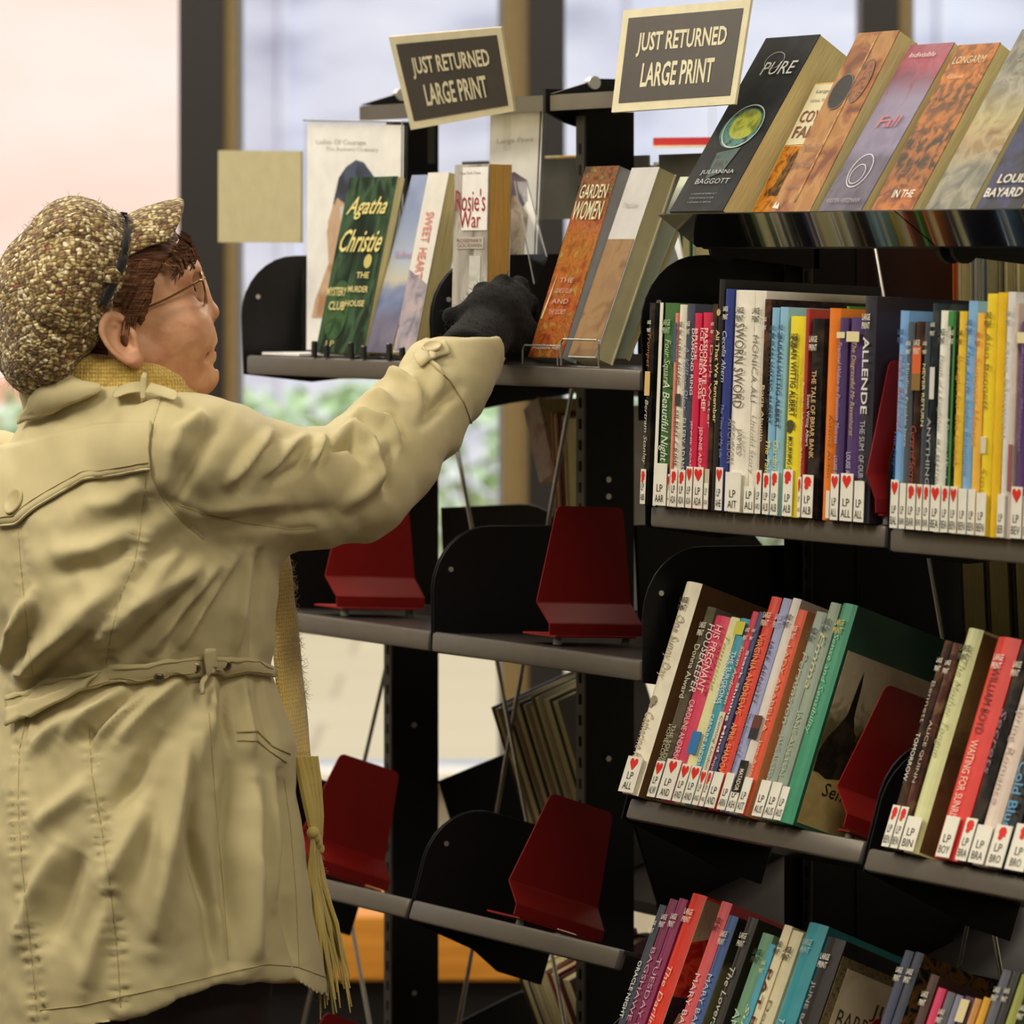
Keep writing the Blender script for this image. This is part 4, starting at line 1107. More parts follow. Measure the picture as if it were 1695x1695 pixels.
rowD4 = [
 (1452, 1468, 1572, '39405a', 'navy grey book, left of the twin navy pair in the lowest row', {'t': [('Island Girls', .4, .9, 'a8b0c8', .2, .8)]}),
 (1470, 1486, 1575, '343a4c', 'navy grey book, right of the twin pair in the lowest far right row', {'t': [('Harbour', .4, .9, '9aa2b8', .2, .8)], 'side': art('swirl_cover', ['20302e', 'a0683a', '6a5a34', '1c2430'], 26)}),
 (1508, 1524, 1612, '4a2c26', 'brown book with orange foot left of the bright pink one', {'t': [('Passion', .6, .9, 'e8a030', .2, .9, 'b')], 'bands': [(.55, .98, 'c03a22', .3, 1)]}),
 (1528, 1543, 1634, 'd03060', 'bright pink romance at the bottom right', {'t': [('Ruthless', .2, .7, 'f0d8dc', .3, .8)], 'tag': 0, 'hard': False}),
 (1546, 1561, 1641, '5c6068', 'mid grey spine right of the bright pink romance', {'t': [('Wild Card', .2, .7, 'c0c4c8', .3, .8)], 'hard': False}),
 (1563, 1576, 1646, '7c7a98', 'lilac grey spine in the lowest far right row', {'t': [('Moon', .3, .7, 'd0d0e0', .3, .8)], 'tag': 0, 'hard': False}),
 (1578, 1594, 1648, '4c2a50', 'plum purple spine with a cream head band at the bottom right', {'bands': [(.02, .14, 'e4d8a4')], 'tag': 0, 'hard': False}),
 (1596, 1608, 1652, 'c08a48', 'tan orange spine in the lowest far right row', {'tag': 0, 'hard': False, 't': [('Wager', .2, .7, '6a3a18', .3, .8)]}),
 (1610, 1623, 1650, 'd8a020', 'amber yellow spine with black letters in the lowest far right row', {'tag': 0, 'hard': False, 't': [('BOLD', .2, .7, '2a2010', .2, .9, 'b')]}),
 (1625, 1641, 1604, '5a5e6c', 'tall slate spine right of the amber one', {'t': [('Stone', .3, .9, 'b8bcc8', .2, .8)], 'D': .16}),
 (1643, 1657, 1606, '22241e', 'tall black spine right of the slate one', {'t': [('Raven', .3, .9, 'c8c8b8', .2, .8)], 'D': .16}),
 (1659, 1675, 1612, '9aa04a', 'tall olive green book near the lower right corner', {'tag': 0, 'D': .16, 'side': '8a9040'}),
 (1678, 1694, 1634, art('black_green', ['14160e', '3a4a22', '6a7a34'], 14), 'black and lime spine at the lower right corner', {'D': .15}),
]
for r in rowD4:
    make_book(F_D4, r, y4, group=G, d0=-.008)
# ------------------------------------------------------------------ face-out books
def onX(px, py, X):
    r = ray(px, py)
    return CAM + r * ((X - CAM.x) / r.x)
def face_book(desc, bl, brx, tl, Yb, T, cov, group, pages=PAGES_Y, back=None, fn=None, hard=False, lift=0.0, spine=None):
    lift = lift or .0008
    p = onY(bl[0], bl[1], Yb)
    X1 = onY(brx, bl[1], Yb).x
    q = onX(tl[0], tl[1], p.x)
    dy, dz = q.y - p.y, q.z - p.z
    a = math.atan2(dy, dz)
    H = math.hypot(dy, dz)
    W = X1 - p.x
    root = empty('book', p + Vector((0, 0, lift)), (-a, 0, 0))
    tag(root, desc, 'book', group)
    b = .0025 if hard else .0008
    i = .003 if hard else .0004
    vs = MB().box(0, W, 0, b, 0, H).box(0, W, T - b, T, 0, H).box(0, b, b, T - b, 0, H)
    vs.build('cover', cov, root)
    if back:
        MB().box(W - .0004, W + .0006, T - b - .001, T, 0, H).build('back_board_edge', back, root)
    MB().box(b + .0003, W - i - .0003, b + .0002, T - b - .0002, i, H - i).build('page_block', pages, root)
    if fn:
        fn(root, W, H, T)
    return root
def ft(root, s, x, z, w, h, c, sh=0, bo=0, ms=2.0, al='C', rough=None):
    text(s, root, (x, -.0019, z), (1, 0, 0), (0, 0, 1), w, h, ink(c), sh, bo, al, name='cover_title', maxstretch=ms)
def fpoly(root, name, pts, m, k=1):
    vs = [(x, -.0004 - .0002 * k, z) for x, z in pts]
    return mesh_obj(name, vs, [tuple(range(len(vs)))[::1]], m, root)
def ell(cx, cz, rx, rz, n=28, tilt=0.0):
    out = []
    for k in range(n):
        a = 2 * math.pi * k / n
        x, z = rx * math.cos(a), rz * math.sin(a)
        out.append((cx + x * math.cos(tilt) - z * math.sin(tilt), cz + x * math.sin(tilt) + z * math.cos(tilt)))
    return out
def ring(root, name, cx, cz, rx, rz, wd, m, k=2, n=32):
    vs = [(x, -.0004 - .0002 * k, z) for x, z in ell(cx, cz, rx, rz, n)] + [(x, -.0004 - .0002 * k, z) for x, z in ell(cx, cz, rx - wd, rz - wd, n)]
    return mesh_obj(name, vs, [(i, (i + 1) % n, n + (i + 1) % n, n + i) for i in range(n)], m, root)
G = 'face-out books on the sloped display ledge'
Yd = .013
def f_pure(r, W, H, T):
    fpoly(r, 'green_glow', ell(W * .50, H * .47, W * .36, H * .115), art('teal_halo', ['24504c', '4a8a80', '1c3436'], 20), 1)
    fpoly(r, 'green_orb', ell(W * .54, H * .49, W * .26, H * .085), art('orb', ['6a7a20', 'b8c040', '8a9a30'], 14), 2)
    ring(r, 'glass_bell', W * .52, H * .48, W * .34, H * .125, .0016, ink('a8bcb8'), 3)
    fpoly(r, 'teal_smoke', [(W * .3, H * .33), (W * .7, H * .36), (W * .6, H * .22), (W * .35, H * .18)], art('smoke', ['1c2c30', '2c5450', '1a2428'], 16), 1)
    ft(r, 'PURE', W * .30, H * .81, W * .60, H * .075, 'c0c4c0', .1)
    ring(r, 'letter_flourish', W * .42, H * .86, W * .17, H * .05, .0008, ink('a8aaa6'), 2)
    ft(r, 'JULIANNA', W * .22, H * .215, W * .62, H * .030, '9a9c9e')
    ft(r, 'BAGGOTT', W * .22, H * .165, W * .62, H * .030, '9a9c9e')
    for k in range(3):
        ft(r, 'a novel of what is left behind'[k * 3:k * 3 + 20], W * .2, H * (.095 - .024 * k), W * .6, H * .010, '6a6c70', .1)
face_book('thick black face-out book reading PURE with a glowing green orb, first on the ledge', (1108, 352), 1196, (1268, 65), Yd, .052, art('night_cover', ['14161a', '1c2026', '262a30'], 8, rough=.7), G, fn=f_pure, lift=.0012)
def f_coyote(r, W, H, T):
    MB().box(.002, W - .002, -.0008, -.0002, H * .56, H * .985).build('cream_title_panel', CREAM, r)
    fpoly(r, 'orange_scene', [(0.002, H * .02), (W - .002, H * .02), (W - .002, H * .55), (.002, H * .55)], art('orange_desert', ['a8601c', 'e0952c', 'c87a24', '5a3a1c'], 22), 1)
    fpoly(r, 'rider_figure', [(W * .2, H * .2), (W * .3, H * .48), (W * .38, H * .53), (W * .44, H * .46), (W * .4, H * .3), (W * .5, H * .2)], art('rider', ['3a2814', '6a4a20', '8a6a2a'], 40), 2)
    ft(r, 'Large Print', W * .10, H * .93, W * .7, H * .03, '4a4438')
    ft(r, 'Giles Tippette', W * .12, H * .865, W * .6, H * .026, '6a6454')
    ft(r, 'COYOTE', W * .08, H * .755, W * .80, H * .085, '7a3a22', 0, .01)
    ft(r, 'FALLS', W * .10, H * .645, W * .66, H * .085, '7a3a22', 0, .01)
face_book('smaller cream and orange face-out western with a COYOTE FALLS title', (1233, 374), 1307, (1350, 139), .0365, .014, mat('book_cover_coyote', rgb('d8b070', 1.1), .4, 0, .2), G, fn=f_coyote)
def f_west(r, W, H, T):
    for (cx, cz, rx, rz, c) in ((.30, .665, .22, .095, 'd0'), (.70, .72, .17, .115, 'd1')):
        fpoly(r, 'dark_oval', ell(W * cx, H * cz, W * rx, H * rz), art('oval_' + c, ['101216', '1c1614', '14100e'] if c == 'd0' else ['3a2414', 'b06a3a', '6a3a20'], 30), 1)
        ring(r, 'oval_rim', W * cx, H * cz, W * rx * 1.1, H * rz * 1.07, .0016, ink('3a2418'), 2)
    fpoly(r, 'spine_fold', [(W * .50, H * .05), (W * .54, H * .05), (W * .54, H * .98), (W * .50, H * .98)], art('fold', ['a0703c', 'd8b07a', '8a5a2c'], 14), 1)
    ft(r, 'The Blood Trail', W * .08, H * .35, W * .42, H * .035, '6a3a1c', .1)
    ft(r, 'Longest The Danger', W * .06, H * .25, W * .46, H * .035, '6a3a1c', .1)
    ft(r, 'James Abel', W * .12, H * .13, W * .3, H * .028, '5a301a', .1)
    fpoly(r, 'white_mark', [(W * .04, H * .02), (W * .08, H * .06), (W * .10, H * .03), (W * .16, H * .05), (W * .20, H * .015)], ink('e0d8c0'), 1)
face_book('tan and rust face-out western with two dark oval windows', (1273, 352), 1340, (1421, 56), Yd, .026, art('tan_western', ['7a3e18', 'a8682f', 'c08c4c', 'b0783a'], 9), G, fn=f_west)
def f_fall(r, W, H, T):
    ft(r, 'Fall', W * .28, H * .53, W * .5, H * .07, 'c04a5a', .15)
    ring(r, 'white_halo', W * .48, H * .24, W * .24, H * .10, .0012, ink('d8d4e0'), 2)
    ring(r, 'white_halo', W * .46, H * .22, W * .16, H * .06, .0012, ink('c8c4d4'), 2)
    ft(r, 'KRISTEN HEITZMANN', W * .12, H * .06, W * .76, H * .026, '8a8494')
    ft(r, 'Indivisible', W * .15, H * .93, W * .6, H * .03, 'e8d0d0', .2)
face_book('red to violet face-out book with white halo rings on its cover', (1353, 352), 1424, (1508, 76), Yd, .026,
          art('violet_sky', ['8a84a8', 'a8a0c0', '7a7094'], 10, grad=(.22, [(0, '38303c'), (.28, '4a4254'), (.36, '8a84a4'), (.62, '9a8eae'), (.74, '8a2434'), (.84, 'c02838'), (1, 'a84048')], .3)), G, fn=f_fall)
def f_orange(r, W, H, T):
    ft(r, 'LONGARM', W * .12, H * .90, W * .76, H * .045, 'd8c090')
    ft(r, 'Giant', W * .18, H * .80, W * .4, H * .025, 'd8b080')
    ft(r, 'IN THE', W * .38, H * .10, W * .5, H * .045, 'e8e0d0', 0, .01)
face_book('orange and brown face-out book of a cattle stampede', (1440, 352), 1508, (1587, 76), Yd, .026,
          art('orange_herd', ['2a2018', '6a4420', 'd0782a', 'e08c34'], 26, grad=(.22, [(0, 'c86a28'), (.2, '3a2a1c'), (.35, '4a3420'), (.5, 'b06a2a'), (.6, '5a4024'), (.75, 'd07c30'), (1, 'b8783c')], .55)), G, fn=f_orange)
def f_grey(r, W, H, T):
    ft(r, 'DEATH', W * .3, H * .84, W * .6, H * .05, '8a887e', .1)
    ft(r, 'VALLEY', W * .34, H * .76, W * .5, H * .04, '8a887e', .1)
face_book('grey face-out book with a yellow rose coloured patch', (1530, 350), 1604, (1692, 50), Yd, .026,
          art('grey_mist', ['5a5a52', '9a9a8e', 'c8c4a8', '84846e'], 12, grad=(.24, [(0, '6a6a64'), (.2, '8a887a'), (.35, 'b0823c'), (.45, 'c4b060'), (.6, '9a968a'), (.8, '7a7a72'), (1, 'b0b0a8')], .45)), G, fn=f_grey)
def f_bay(r, W, H, T):
    ft(r, 'LOUIS', W * .22, H * .175, W * .62, H * .052, 'd8d4c8', 0, .015)
    ft(r, 'BAYARD', W * .08, H * .095, W * .82, H * .052, 'd8d4c8', 0, .015)
face_book('navy blue face-out book with white capitals at the right edge of the ledge', (1613, 349), 1688, (1762, 66), Yd, .026,
          art('navy_night', ['1a1c24', '242844', '34386a', '1c1c22'], 9), G, fn=f_bay)
face_book('tan face-out book beyond the navy one, cut by the right edge', (1700, 349), 1770, (1850, 70), Yd, .026, cover('a88a50'), G)

# left top shelf
G = 'face-out books on the upper left shelf'
def f_agatha(r, W, H, T):
    ft(r, 'Agatha', W * .10, H * .82, W * .84, H * .13, 'e4d68a', .5, .012)
    ft(r, 'Christie', W * .10, H * .635, W * .88, H * .13, 'e4d68a', .5, .012)
    for (s, z, x, w, h) in (('THE', .44, .58, .26, .035), ('MURDER', .36, .46, .42, .035), ('MYSTERY', .345, .02, .42, .05), ('HOUSE', .28, .46, .4, .035), ('CLUB', .265, .12, .34, .05)):
        ft(r, s, W * x, H * z, W * w, H * h, 'd8cc8c', 0, .02)
    fpoly(r, 'green_ellipse', ell(W * .30, H * .24, W * .24, H * .17), art('moss', ['2c4a30', '4a6a44', '38583a'], 16), 1)
    ft(r, 'LP', W * .2, H * .05, W * .2, H * .035, 'c8bc80')
    fpoly(r, 'yellow_mark', ell(W * .74, H * .52, W * .08, H * .04), ink('c8bc70'), 1)
face_book('dark green face-out book with yellow script lettering on a black stand', (522, 584), 600, (579, 295), .014, .012,
          art('dark_green_hall', ['1e2a20', '2c4030', '48664a', '243226'], 10, stretch=(1, 1, .4)), G, fn=f_agatha)
def f_sea(r, W, H, T):
    ft(r, 'Sea Breeze', W * .2, H * .55, W * .7, H * .04, 'b08ab8')
face_book('pale blue face-out book with a landscape, leaning between the green and white ones', (604, 584), 646, (682, 291), .016, .018,
          art('blue_landscape', ['8a98c0', 'a8b4d4', 'c0c8dc'], 8, grad=(.22, [(0, '5a4a58'), (.18, '6a6078'), (.27, '6a78a8'), (.36, '8a94b4'), (.42, 'd8d2b0'), (.55, 'b8c4d8'), (.75, '98a8d0'), (1, 'a0aed4')], .25)), G, fn=f_sea)
def f_white(r, W, H, T):
    for k, s in enumerate(('SWEET', 'HEART')):
        text(s, r, (W * .5, -.0012, H * (.78 - .2 * k)), (0, 0, -1), (1, 0, 0), H * .17, W * .6, ink('d88a80'), 0, .01, name='cover_title')
    fpoly(r, 'grey_lower_panel', [(0.001, .002), (W - .001, .002), (W - .001, H * .38), (.001, H * .46)], art('greypic', ['8a8a98', 'b4aab8', 'c8b8bc'], 16), 1)
face_book('narrow white face-out book with coral capitals left of the upright book', (651, 584), 685, (709, 287), .016, .028, mat('book_cover_white', rgb('e8e6e0', 1.0), .4, 0, .3), G, fn=f_white)
def f_rosie(r, W, H, T):
    MB().box(W * .26, W * .99, -.0012, -.0003, H * .66, H * .985).build('title_panel', WHITEP, r)
    ft(r, "Rosie's", W * .08, H * .815, W * .86, H * .115, 'a83230', 0, 0, 1.5)
    ft(r, 'War', W * .2, H * .715, W * .62, H * .085, 'a83230', 0, 0, 1.5)
    MB().box(W * .12, W * .9, -.0012, -.0003, H * .565, H * .625).build('name_panel', mat('grey_panel', rgb('c4bcb4'), .5), r)
    ft(r, 'ROSEMARY', W * .15, H * .608, W * .72, H * .02, '7a6a62')
    ft(r, 'GOODWIN', W * .15, H * .583, W * .72, H * .02, '7a6a62')
    ft(r, 'New York Times', W * .2, H * .955, W * .6, H * .014, '7a7470')
    MB().box(W * .5, W * .82, -.001, -.0003, H * .02, H * .53).build('white_door_panel', art('pale_door', ['c8c8c4', 'e0e0dc', 'b8b8b4'], 12), r)
face_book('upright grey face-out book with red title letters and thick tan pages', (746, 594), 803, (753, 274), .014, .030,
          art('grey_plastic_cover', ['8a8680', 'b8b4ae', 'd0ccc6', 'a09a94'], 10, stretch=(1, 1, .3), rough=.15), G, pages=PAGES_T, fn=f_rosie)
G = 'face-out books in clear holders on the upper left shelf'
def f_garden(r, W, H, T):
    ft(r, 'GARDEN', W * .10, H * .865, W * .8, H * .075, 'd8d2b0', 0, .005)
    ft(r, 'WOMEN', W * .06, H * .765, W * .86, H * .10, 'd8d2b0', 0, .005)
    for k, (s, z) in enumerate((('THE', .40), ('GENESIS CLUB', .345), ('AND', .29), ('THE SECRET', .235))):
        ft(r, s, W * .25, H * z, W * .5, H * .025, 'c8a090')
    ft(r, 'JACQUELINE WEST', W * .08, H * .05, W * .84, H * .03, 'd0ccc0')
    fpoly(r, 'white_flower', [(W * .04, H * .2), (W * .10, H * .34), (W * .15, H * .44), (W * .13, H * .32), (W * .08, H * .2)], ink('d8cca0'), 1)
face_book('face-out book with an autumn garden cover in a clear holder', (874, 592), 929, (970, 277), .012, .020,
          art('autumn_garden', ['5a3018', 'a8481c', 'd0782c', '7a5a24', 'c8a050'], 24, grad=(.24, [(0, '8a4420'), (.3, 'a8501e'), (.55, 'b07a30'), (.68, 'a85a3c'), (.78, '4a5038'), (1, '3a4038')], .5)), G,
          pages=mat('grey_wrapped_edge', rgb('9a9a9c'), .3, 0, .3), back=mat('plastic_edge', rgb('a4a6a8'), .25), fn=f_garden)
def f_meadow(r, W, H, T):
    fpoly(r, 'meadow_picture', [(.001, .002), (W - .001, .002), (W - .001, H * .62), (.001, H * .62)], art('brown_meadow', ['8a6a4a', 'a8865e', '9a7a5a'], 10), 1)
    ft(r, 'Meadow', W * .2, H * .80, W * .5, H * .03, 'b0aca8')
face_book('pale face-out book with a brown meadow picture and a wide cream side', (940, 592), 985, (1046, 279), .012, .024,
          mat('book_cover_pale', rgb('d0d0d0', 1.0), .3, 0, .3), G, pages=mat('cream_board_side', rgb('cfc79a', 1.05), .55), back=CREAM, fn=f_meadow, hard=False)
face_book('thin pale green book behind the meadow book in the clear holder', (1008, 594), 1034, (1126, 294), .052, .007, mat('book_cover_pgreen', rgb('b8c4a8', 1.0), .35, 0, .3), G)

# clear lipped holders and small black wire stands that hold these books
def holder(label, px0, px1, py, Y, h, lean):
    a, b = onY(px0, py, Y), onY(px1, py, Y)
    e = empty('clear_book_holder', a)
    e.location.z = 1.3322
    tag(e, label, 'book holder', 'clear book holders on the top shelf')
    w = b.x - a.x
    MB().bevbox(0, w, 0, .0018, .0, h, .0008, 1).build('front_lip', ACR, e)
    MB().box(0, w, 0, .07, -.0008, .0012).build('base', ACR, e)
    MB().tube([(0, -.0008, .001), (0, -.0008, h - .004), (.004, -.0008, h), (w - .004, -.0008, h), (w, -.0008, h - .004), (w, -.0008, .001)], .0011, 6).build('lip_edge', ACRE, e)
    vs = [(-.0015, .0, 0), (-.0015, .07, 0), (-.0015, .07 + lean, .20), (-.0015, .066 + lean, .20)]
    return e
holder('clear plastic holder at the foot of the autumn garden book', 866, 924, 597, -.004, .022, .07)
holder('clear plastic holder at the foot of the pale meadow book', 930, 992, 602, -.004, .030, .07)
e = empty('clear_book_rest', onY(850, 590, .05)); e.location.z = 1.3322
tag(e, 'clear sloping plastic book rest between the upright book and the garden book', 'book holder', 'clear book holders on the top shelf')
c = [onY(858, 330, .115), onY(884, 330, .115), onY(938, 505, .02), onY(890, 505, .02)]
pl = [p - e.location for p in (onY(852, 300, .15), onY(872, 300, .15), onY(905, 425, .10), onY(884, 470, .10))]
slab('sloped_plate', pl, .002, ACR, e)
MB().tube([pl[1], pl[2]], .0010, 6).tube([pl[0], pl[3]], .0010, 6).build('plate_edge', ACRE, e)
MB().box(.0, .06, -.01, .08, -.0006, .001).build('base', ACR, e)
e = empty('clear_book_rest', onY(1098, 500, .10)); 
tag(e, 'clear sloping plastic rest below the left tip of the display ledge', 'book holder', 'clear book holders on the top shelf')
pl = [p - e.location for p in (onY(1108, 382, .16), onY(1122, 382, .16), onY(1150, 520, .08), onY(1090, 540, .08))]
slab('sloped_plate', pl, .002, ACR, e)
MB().tube([pl[1], pl[2]], .0010, 6).build('plate_edge', ACRE, e)
WIRE = mat('black_plastic_stand', rgb('1a1a1c'), 0.4)
for k, (px, lab) in enumerate(((522, 'small black book stand under the dark green book'), (583, 'small black book stand under the pale blue book'), (646, 'small black book stand under the narrow white book'))):
    a = onY(px, 586, .006)
    e = empty('book_stand', (a.x, a.y, 1.3314)); tag(e, lab, 'book stand', 'black book stands on the upper left shelf')
    for j, xx in enumerate((.0, .032)):
        mb = MB().bevbox(xx, xx + .008, -.006, .05, 0, .0012, .0004, 1).bevbox(xx, xx + .008, -.006, -.001, 0, .020 - .004 * (j % 2), .001, 1)
        mb.build('prong', WIRE, e)
    MB().bevbox(.0, .040, .045, .05, 0, .0014, .0004, 1).build('cross_bar', WIRE, e)
e = empty('paper_leaflet', (onY(448, 583, .03).x, .03, 1.3318)); tag(e, 'flat white paper edge lying at the left end of the upper left shelf', 'paper')
MB().box(0, .10, -.012, .05, 0, .003).build('sheet', WHITEP, e)

# ------------------------------------------------------------------ books of the rear face, seen from behind
class RFrame(Frame):
    def __init__(s, x0, x1, Y, Z, tilt):
        Frame.__init__(s, x0, x1, Y, Z, tilt)
        s.dv = Vector((0, -math.cos(s.a), -math.sin(s.a)))
        s.hv = Vector((0, -math.sin(s.a), math.cos(s.a)))
G = 'books on the far side of the shelves'
def rear_book(fr, px0, px1, ytop, yref, col, desc, D=.15, d=.008, lean=0.0, pages=None):
    xa, _ = fr.hit(px0, yref, d + D)
    xb, _ = fr.hit(px1, yref, d + D)
    T = xb - xa - .0005
    H = .2
    for _ in range(10):
        py = proj(fr.P(xa, d + D, H))[1]
        H += (py - ytop) / (FPX / 5.6)
    root = empty('book', fr.P(xb - .0003, d, 0.0012))
    M3 = Matrix((Vector((-1, 0, 0)), fr.dv, fr.hv)).transposed()
    if lean:
        M3 = M3 @ Matrix.Rotation(lean, 3, 'Y')
    root.rotation_euler = M3.to_euler()
    tag(root, desc, 'book', G)
    book_body(root, T, D, H, cover(col) if isinstance(col, str) else col, pages or PAGES_X, True)
    return root
R1 = RFrame(XA, XB, YR, 1.02, 3)
for (a, b, y, c, ds) in ((916, 925, 684, 'a87c4c', 'tan book seen from behind, left of the thin maroon one'), (926, 933, 690, '6a2c30', 'thin maroon book seen from behind in the gap under the top shelf'), (935, 957, 690, 'c9b98a', 'cream thick book seen from behind in the gap under the top shelf'), (959, 967, 681, '1c1c1e', 'thin black book seen from behind beside the post'), (968, 978, 680, 'c8c8c4', 'thin white book seen from behind against the post')):
    rear_book(R1, a, b, y, 780, c, ds, D=.13)
# the pale book that slants against them
e = empty('book', onY(893, 800, .34)); e.rotation_euler = (0, math.radians(-24), 0)
tag(e, 'pale pinkish paperback slanting over in the gap under the top shelf', 'book', G)
MB().box(0, .040, .0, .006, 0, .10).box(0, .040, .085, .091, 0, .10).box(.0, .002, .006, .085, 0, .10).build('cover', art('pale_pink_cover', ['cdb8a8', 'd8c8b8', 'b89a8a'], 14), e)
MB().box(.0025, .0395, .0062, .0848, .001, .0985).build('page_block', PAGES_X, e)
R2 = RFrame(XA, XB, YR + .02, .73, 19)
cols = [('3a3a3a', 'charcoal'), ('8a7a64', 'drab tan'), ('1e1e20', 'thin black'), ('a0907a', 'pale drab'), ('2a2a2a', 'dark grey'), ('b0a494', 'pale beige'), ('6a6a68', 'mid grey'), ('c0b8a8', 'cream'), ('4a4a4c', 'slate')]
xs = [858, 870, 884, 893, 906, 918, 929, 942, 957, 972]
for k in range(9):
    rear_book(R2, xs[k], xs[k + 1], 1172 - k * 3 + (k % 3) * 6, 1320, cols[k][0], cols[k][1] + ' book in the slanting row seen from behind, ' + ('leftmost' if k == 0 else 'rightmost' if k == 8 else 'number %d from the left' % (k + 1)), D=.13)
R3 = RFrame(XA, XB, YR + .02, .42, 22)
for k, (a, b, y, c, ds) in enumerate(((884, 898, 1622, '3a2a2c', 'dark maroon'), (900, 912, 1612, 'b9ad98', 'beige'), (914, 932, 1604, 'd0c49a', 'cream'), (934, 948, 1612, '8a2a34', 'crimson edged'), (950, 968, 1620, '5a2a34', 'wine red'))):
    rear_book(R3, a, b, y, 1690, c, ds + ' book at the bottom, seen from behind between the posts', D=.13)
R4 = RFrame(XC, XD, YR, 1.30, .5)
for k, (a, b, c, ds) in enumerate(((1576, 1584, 'd0622c', 'orange edged'), (1585, 1606, 'b8ac84', 'khaki paged'), (1612, 1626, '9aa0a8', 'cool grey'), (1632, 1654, '8a866c', 'olive grey'), (1662, 1680, 'b4aa80', 'straw coloured'), (1682, 1700, 'c4b888', 'pale straw'))):
    rear_book(R4, a, b, 340 + 5 * (k % 2), 450, c, ds + ' book on the far side, below the right end of the display ledge', D=.13, pages=PAGES_Y if k in (1, 4, 5) else None)
R5 = RFrame(XC, XD, YR, 1.02, 3)
for k, (a, b, c, ds) in enumerate(((1590, 1632, '4c5258', 'wide dim grey'), (1634, 1672, '6a5c48', 'wide dim brown'), (1678, 1700, '3c3c30', 'dim olive'))):
    rear_book(R5, a, b, 800, 1000, c, ds + ' book on the far side between the two right shelves', D=.13)
R6 = RFrame(XB, XC, YR, 1.30, .5)
rear_book(R6, 1082, 1104, 270, 300, 'c4ccc8', 'pale blue book behind the post beside the display ledge', D=.13)
rear_book(R6, 1124, 1142, 268, 300, '2f6a48', 'green book behind the black face-out book', D=.13)
rear_book(R6, 1146, 1178, 262, 300, 'c8ccb4', 'pale green grey book behind the black face-out book', D=.13)
e = empty('shelf_label_strip', (0, 0, 0)); tag(e, 'bright red strip label across the far shelf, right of the black post', 'label')
slab('strip', [onY(1081, 228, .47), onY(1176, 227, .47), onY(1176, 240, .47), onY(1081, 241, .47)], .004, mat('red_strip', rgb('c8282c'), .5), e)
slab('lower_edge', [onY(1081, 241, .468), onY(1176, 240, .468), onY(1176, 244, .468), onY(1081, 245, .468)], .004, CREAM, e)
# flat books on the far top shelf
for k, (a, b, c, ds) in enumerate(((902, 928, 'e8dcae', 'cream'), (929, 950, 'd8a83c', 'amber'), (951, 976, 'd0c440', 'lemon yellow'))):
    p, q = onY(a, 268, .40), onY(b, 268, .40)
    e = empty('book', (p.x, .40, 1.5685)); tag(e, ds + ' paperback lying on the far top shelf beside the right poster', 'book', 'paperbacks lying on the far top shelf')
    wd = q.x - p.x - .001
    MB().box(0, wd, 0, .05, 0, .0012).box(0, wd, 0, .05, .0125, .0137).box(0, wd, .0485, .05, .0012, .0125).build('cover', cover(c, 1.3), e)
    MB().box(.0003, wd - .0003, .0004, .0483, .0014, .0123).build('page_block', PAGES_T, e)
# ------------------------------------------------------------------ the woman: solids sculpted as distance fields, meshed with OpenVDB
import openvdb as vdb
f32 = np.float32
def smin(a, b, k):
    h = np.clip(0.5 + 0.5 * (b - a) / k, 0, 1)
    return b * (1 - h) + a * h - k * h * (1 - h)
def smax(a, b, k):
    return -smin(-a, -b, k)
class Grid:
    def __init__(s, lo, hi, vox):
        s.lo, s.vox = np.array(lo, f32), f32(vox)
        n = [int(math.ceil((hi[i] - lo[i]) / vox)) + 1 for i in range(3)]
        ax = [s.lo[i] + s.vox * np.arange(n[i], dtype=f32) for i in range(3)]
        s.x = ax[0][:, None, None]
        s.y = ax[1][None, :, None]
        s.z = ax[2][None, None, :]
        s.n = n
    def sphere(s, c, r):
        return np.sqrt((s.x - c[0]) ** 2 + (s.y - c[1]) ** 2 + (s.z - c[2]) ** 2) - f32(r)
    def ellip(s, c, r, rot=None):
        X, Y, Z = s.x - f32(c[0]), s.y - f32(c[1]), s.z - f32(c[2])
        if rot is not None:
            R = np.array(rot.transposed(), f32)
            X, Y, Z = (R[0, 0] * X + R[0, 1] * Y + R[0, 2] * Z, R[1, 0] * X + R[1, 1] * Y + R[1, 2] * Z, R[2, 0] * X + R[2, 1] * Y + R[2, 2] * Z)
        k0 = np.sqrt((X / r[0]) ** 2 + (Y / r[1]) ** 2 + (Z / r[2]) ** 2)
        return ((k0 - 1) * f32(min(r)) * f32(0.6) + (k0 - 1) * f32(sum(r) / 3) * f32(0.4)).astype(f32)
    def cap(s, a, b, ra, rb):
        a, b = np.array(a, f32), np.array(b, f32)
        d = b - a
        L = float(d @ d)
        t = np.clip(((s.x - a[0]) * d[0] + (s.y - a[1]) * d[1] + (s.z - a[2]) * d[2]) / f32(L), 0, 1)
        return np.sqrt((s.x - a[0] - t * d[0]) ** 2 + (s.y - a[1] - t * d[1]) ** 2 + (s.z - a[2] - t * d[2]) ** 2) - (f32(ra) + t * f32(rb - ra))
    def mesh(s, D, smooth=0):
        bg = float(s.vox * 4)
        g = vdb.FloatGrid(background=bg)
        g.copyFromArray(np.clip(np.broadcast_to(D, s.n), -bg, bg).astype(f32), tolerance=0.0)
        r = g.convertToPolygons(isovalue=0.0)
        pts, quads = np.array(r[0], dtype=np.float64), np.array(r[-1])
        tris = np.array(r[1]) if len(r) == 3 else np.zeros((0, 3), int)
        pts = pts * float(s.vox) + s.lo.astype(np.float64)
        fs = [tuple(q) for q in quads.tolist()] + [tuple(q) for q in tris.tolist()]
        return pts, fs
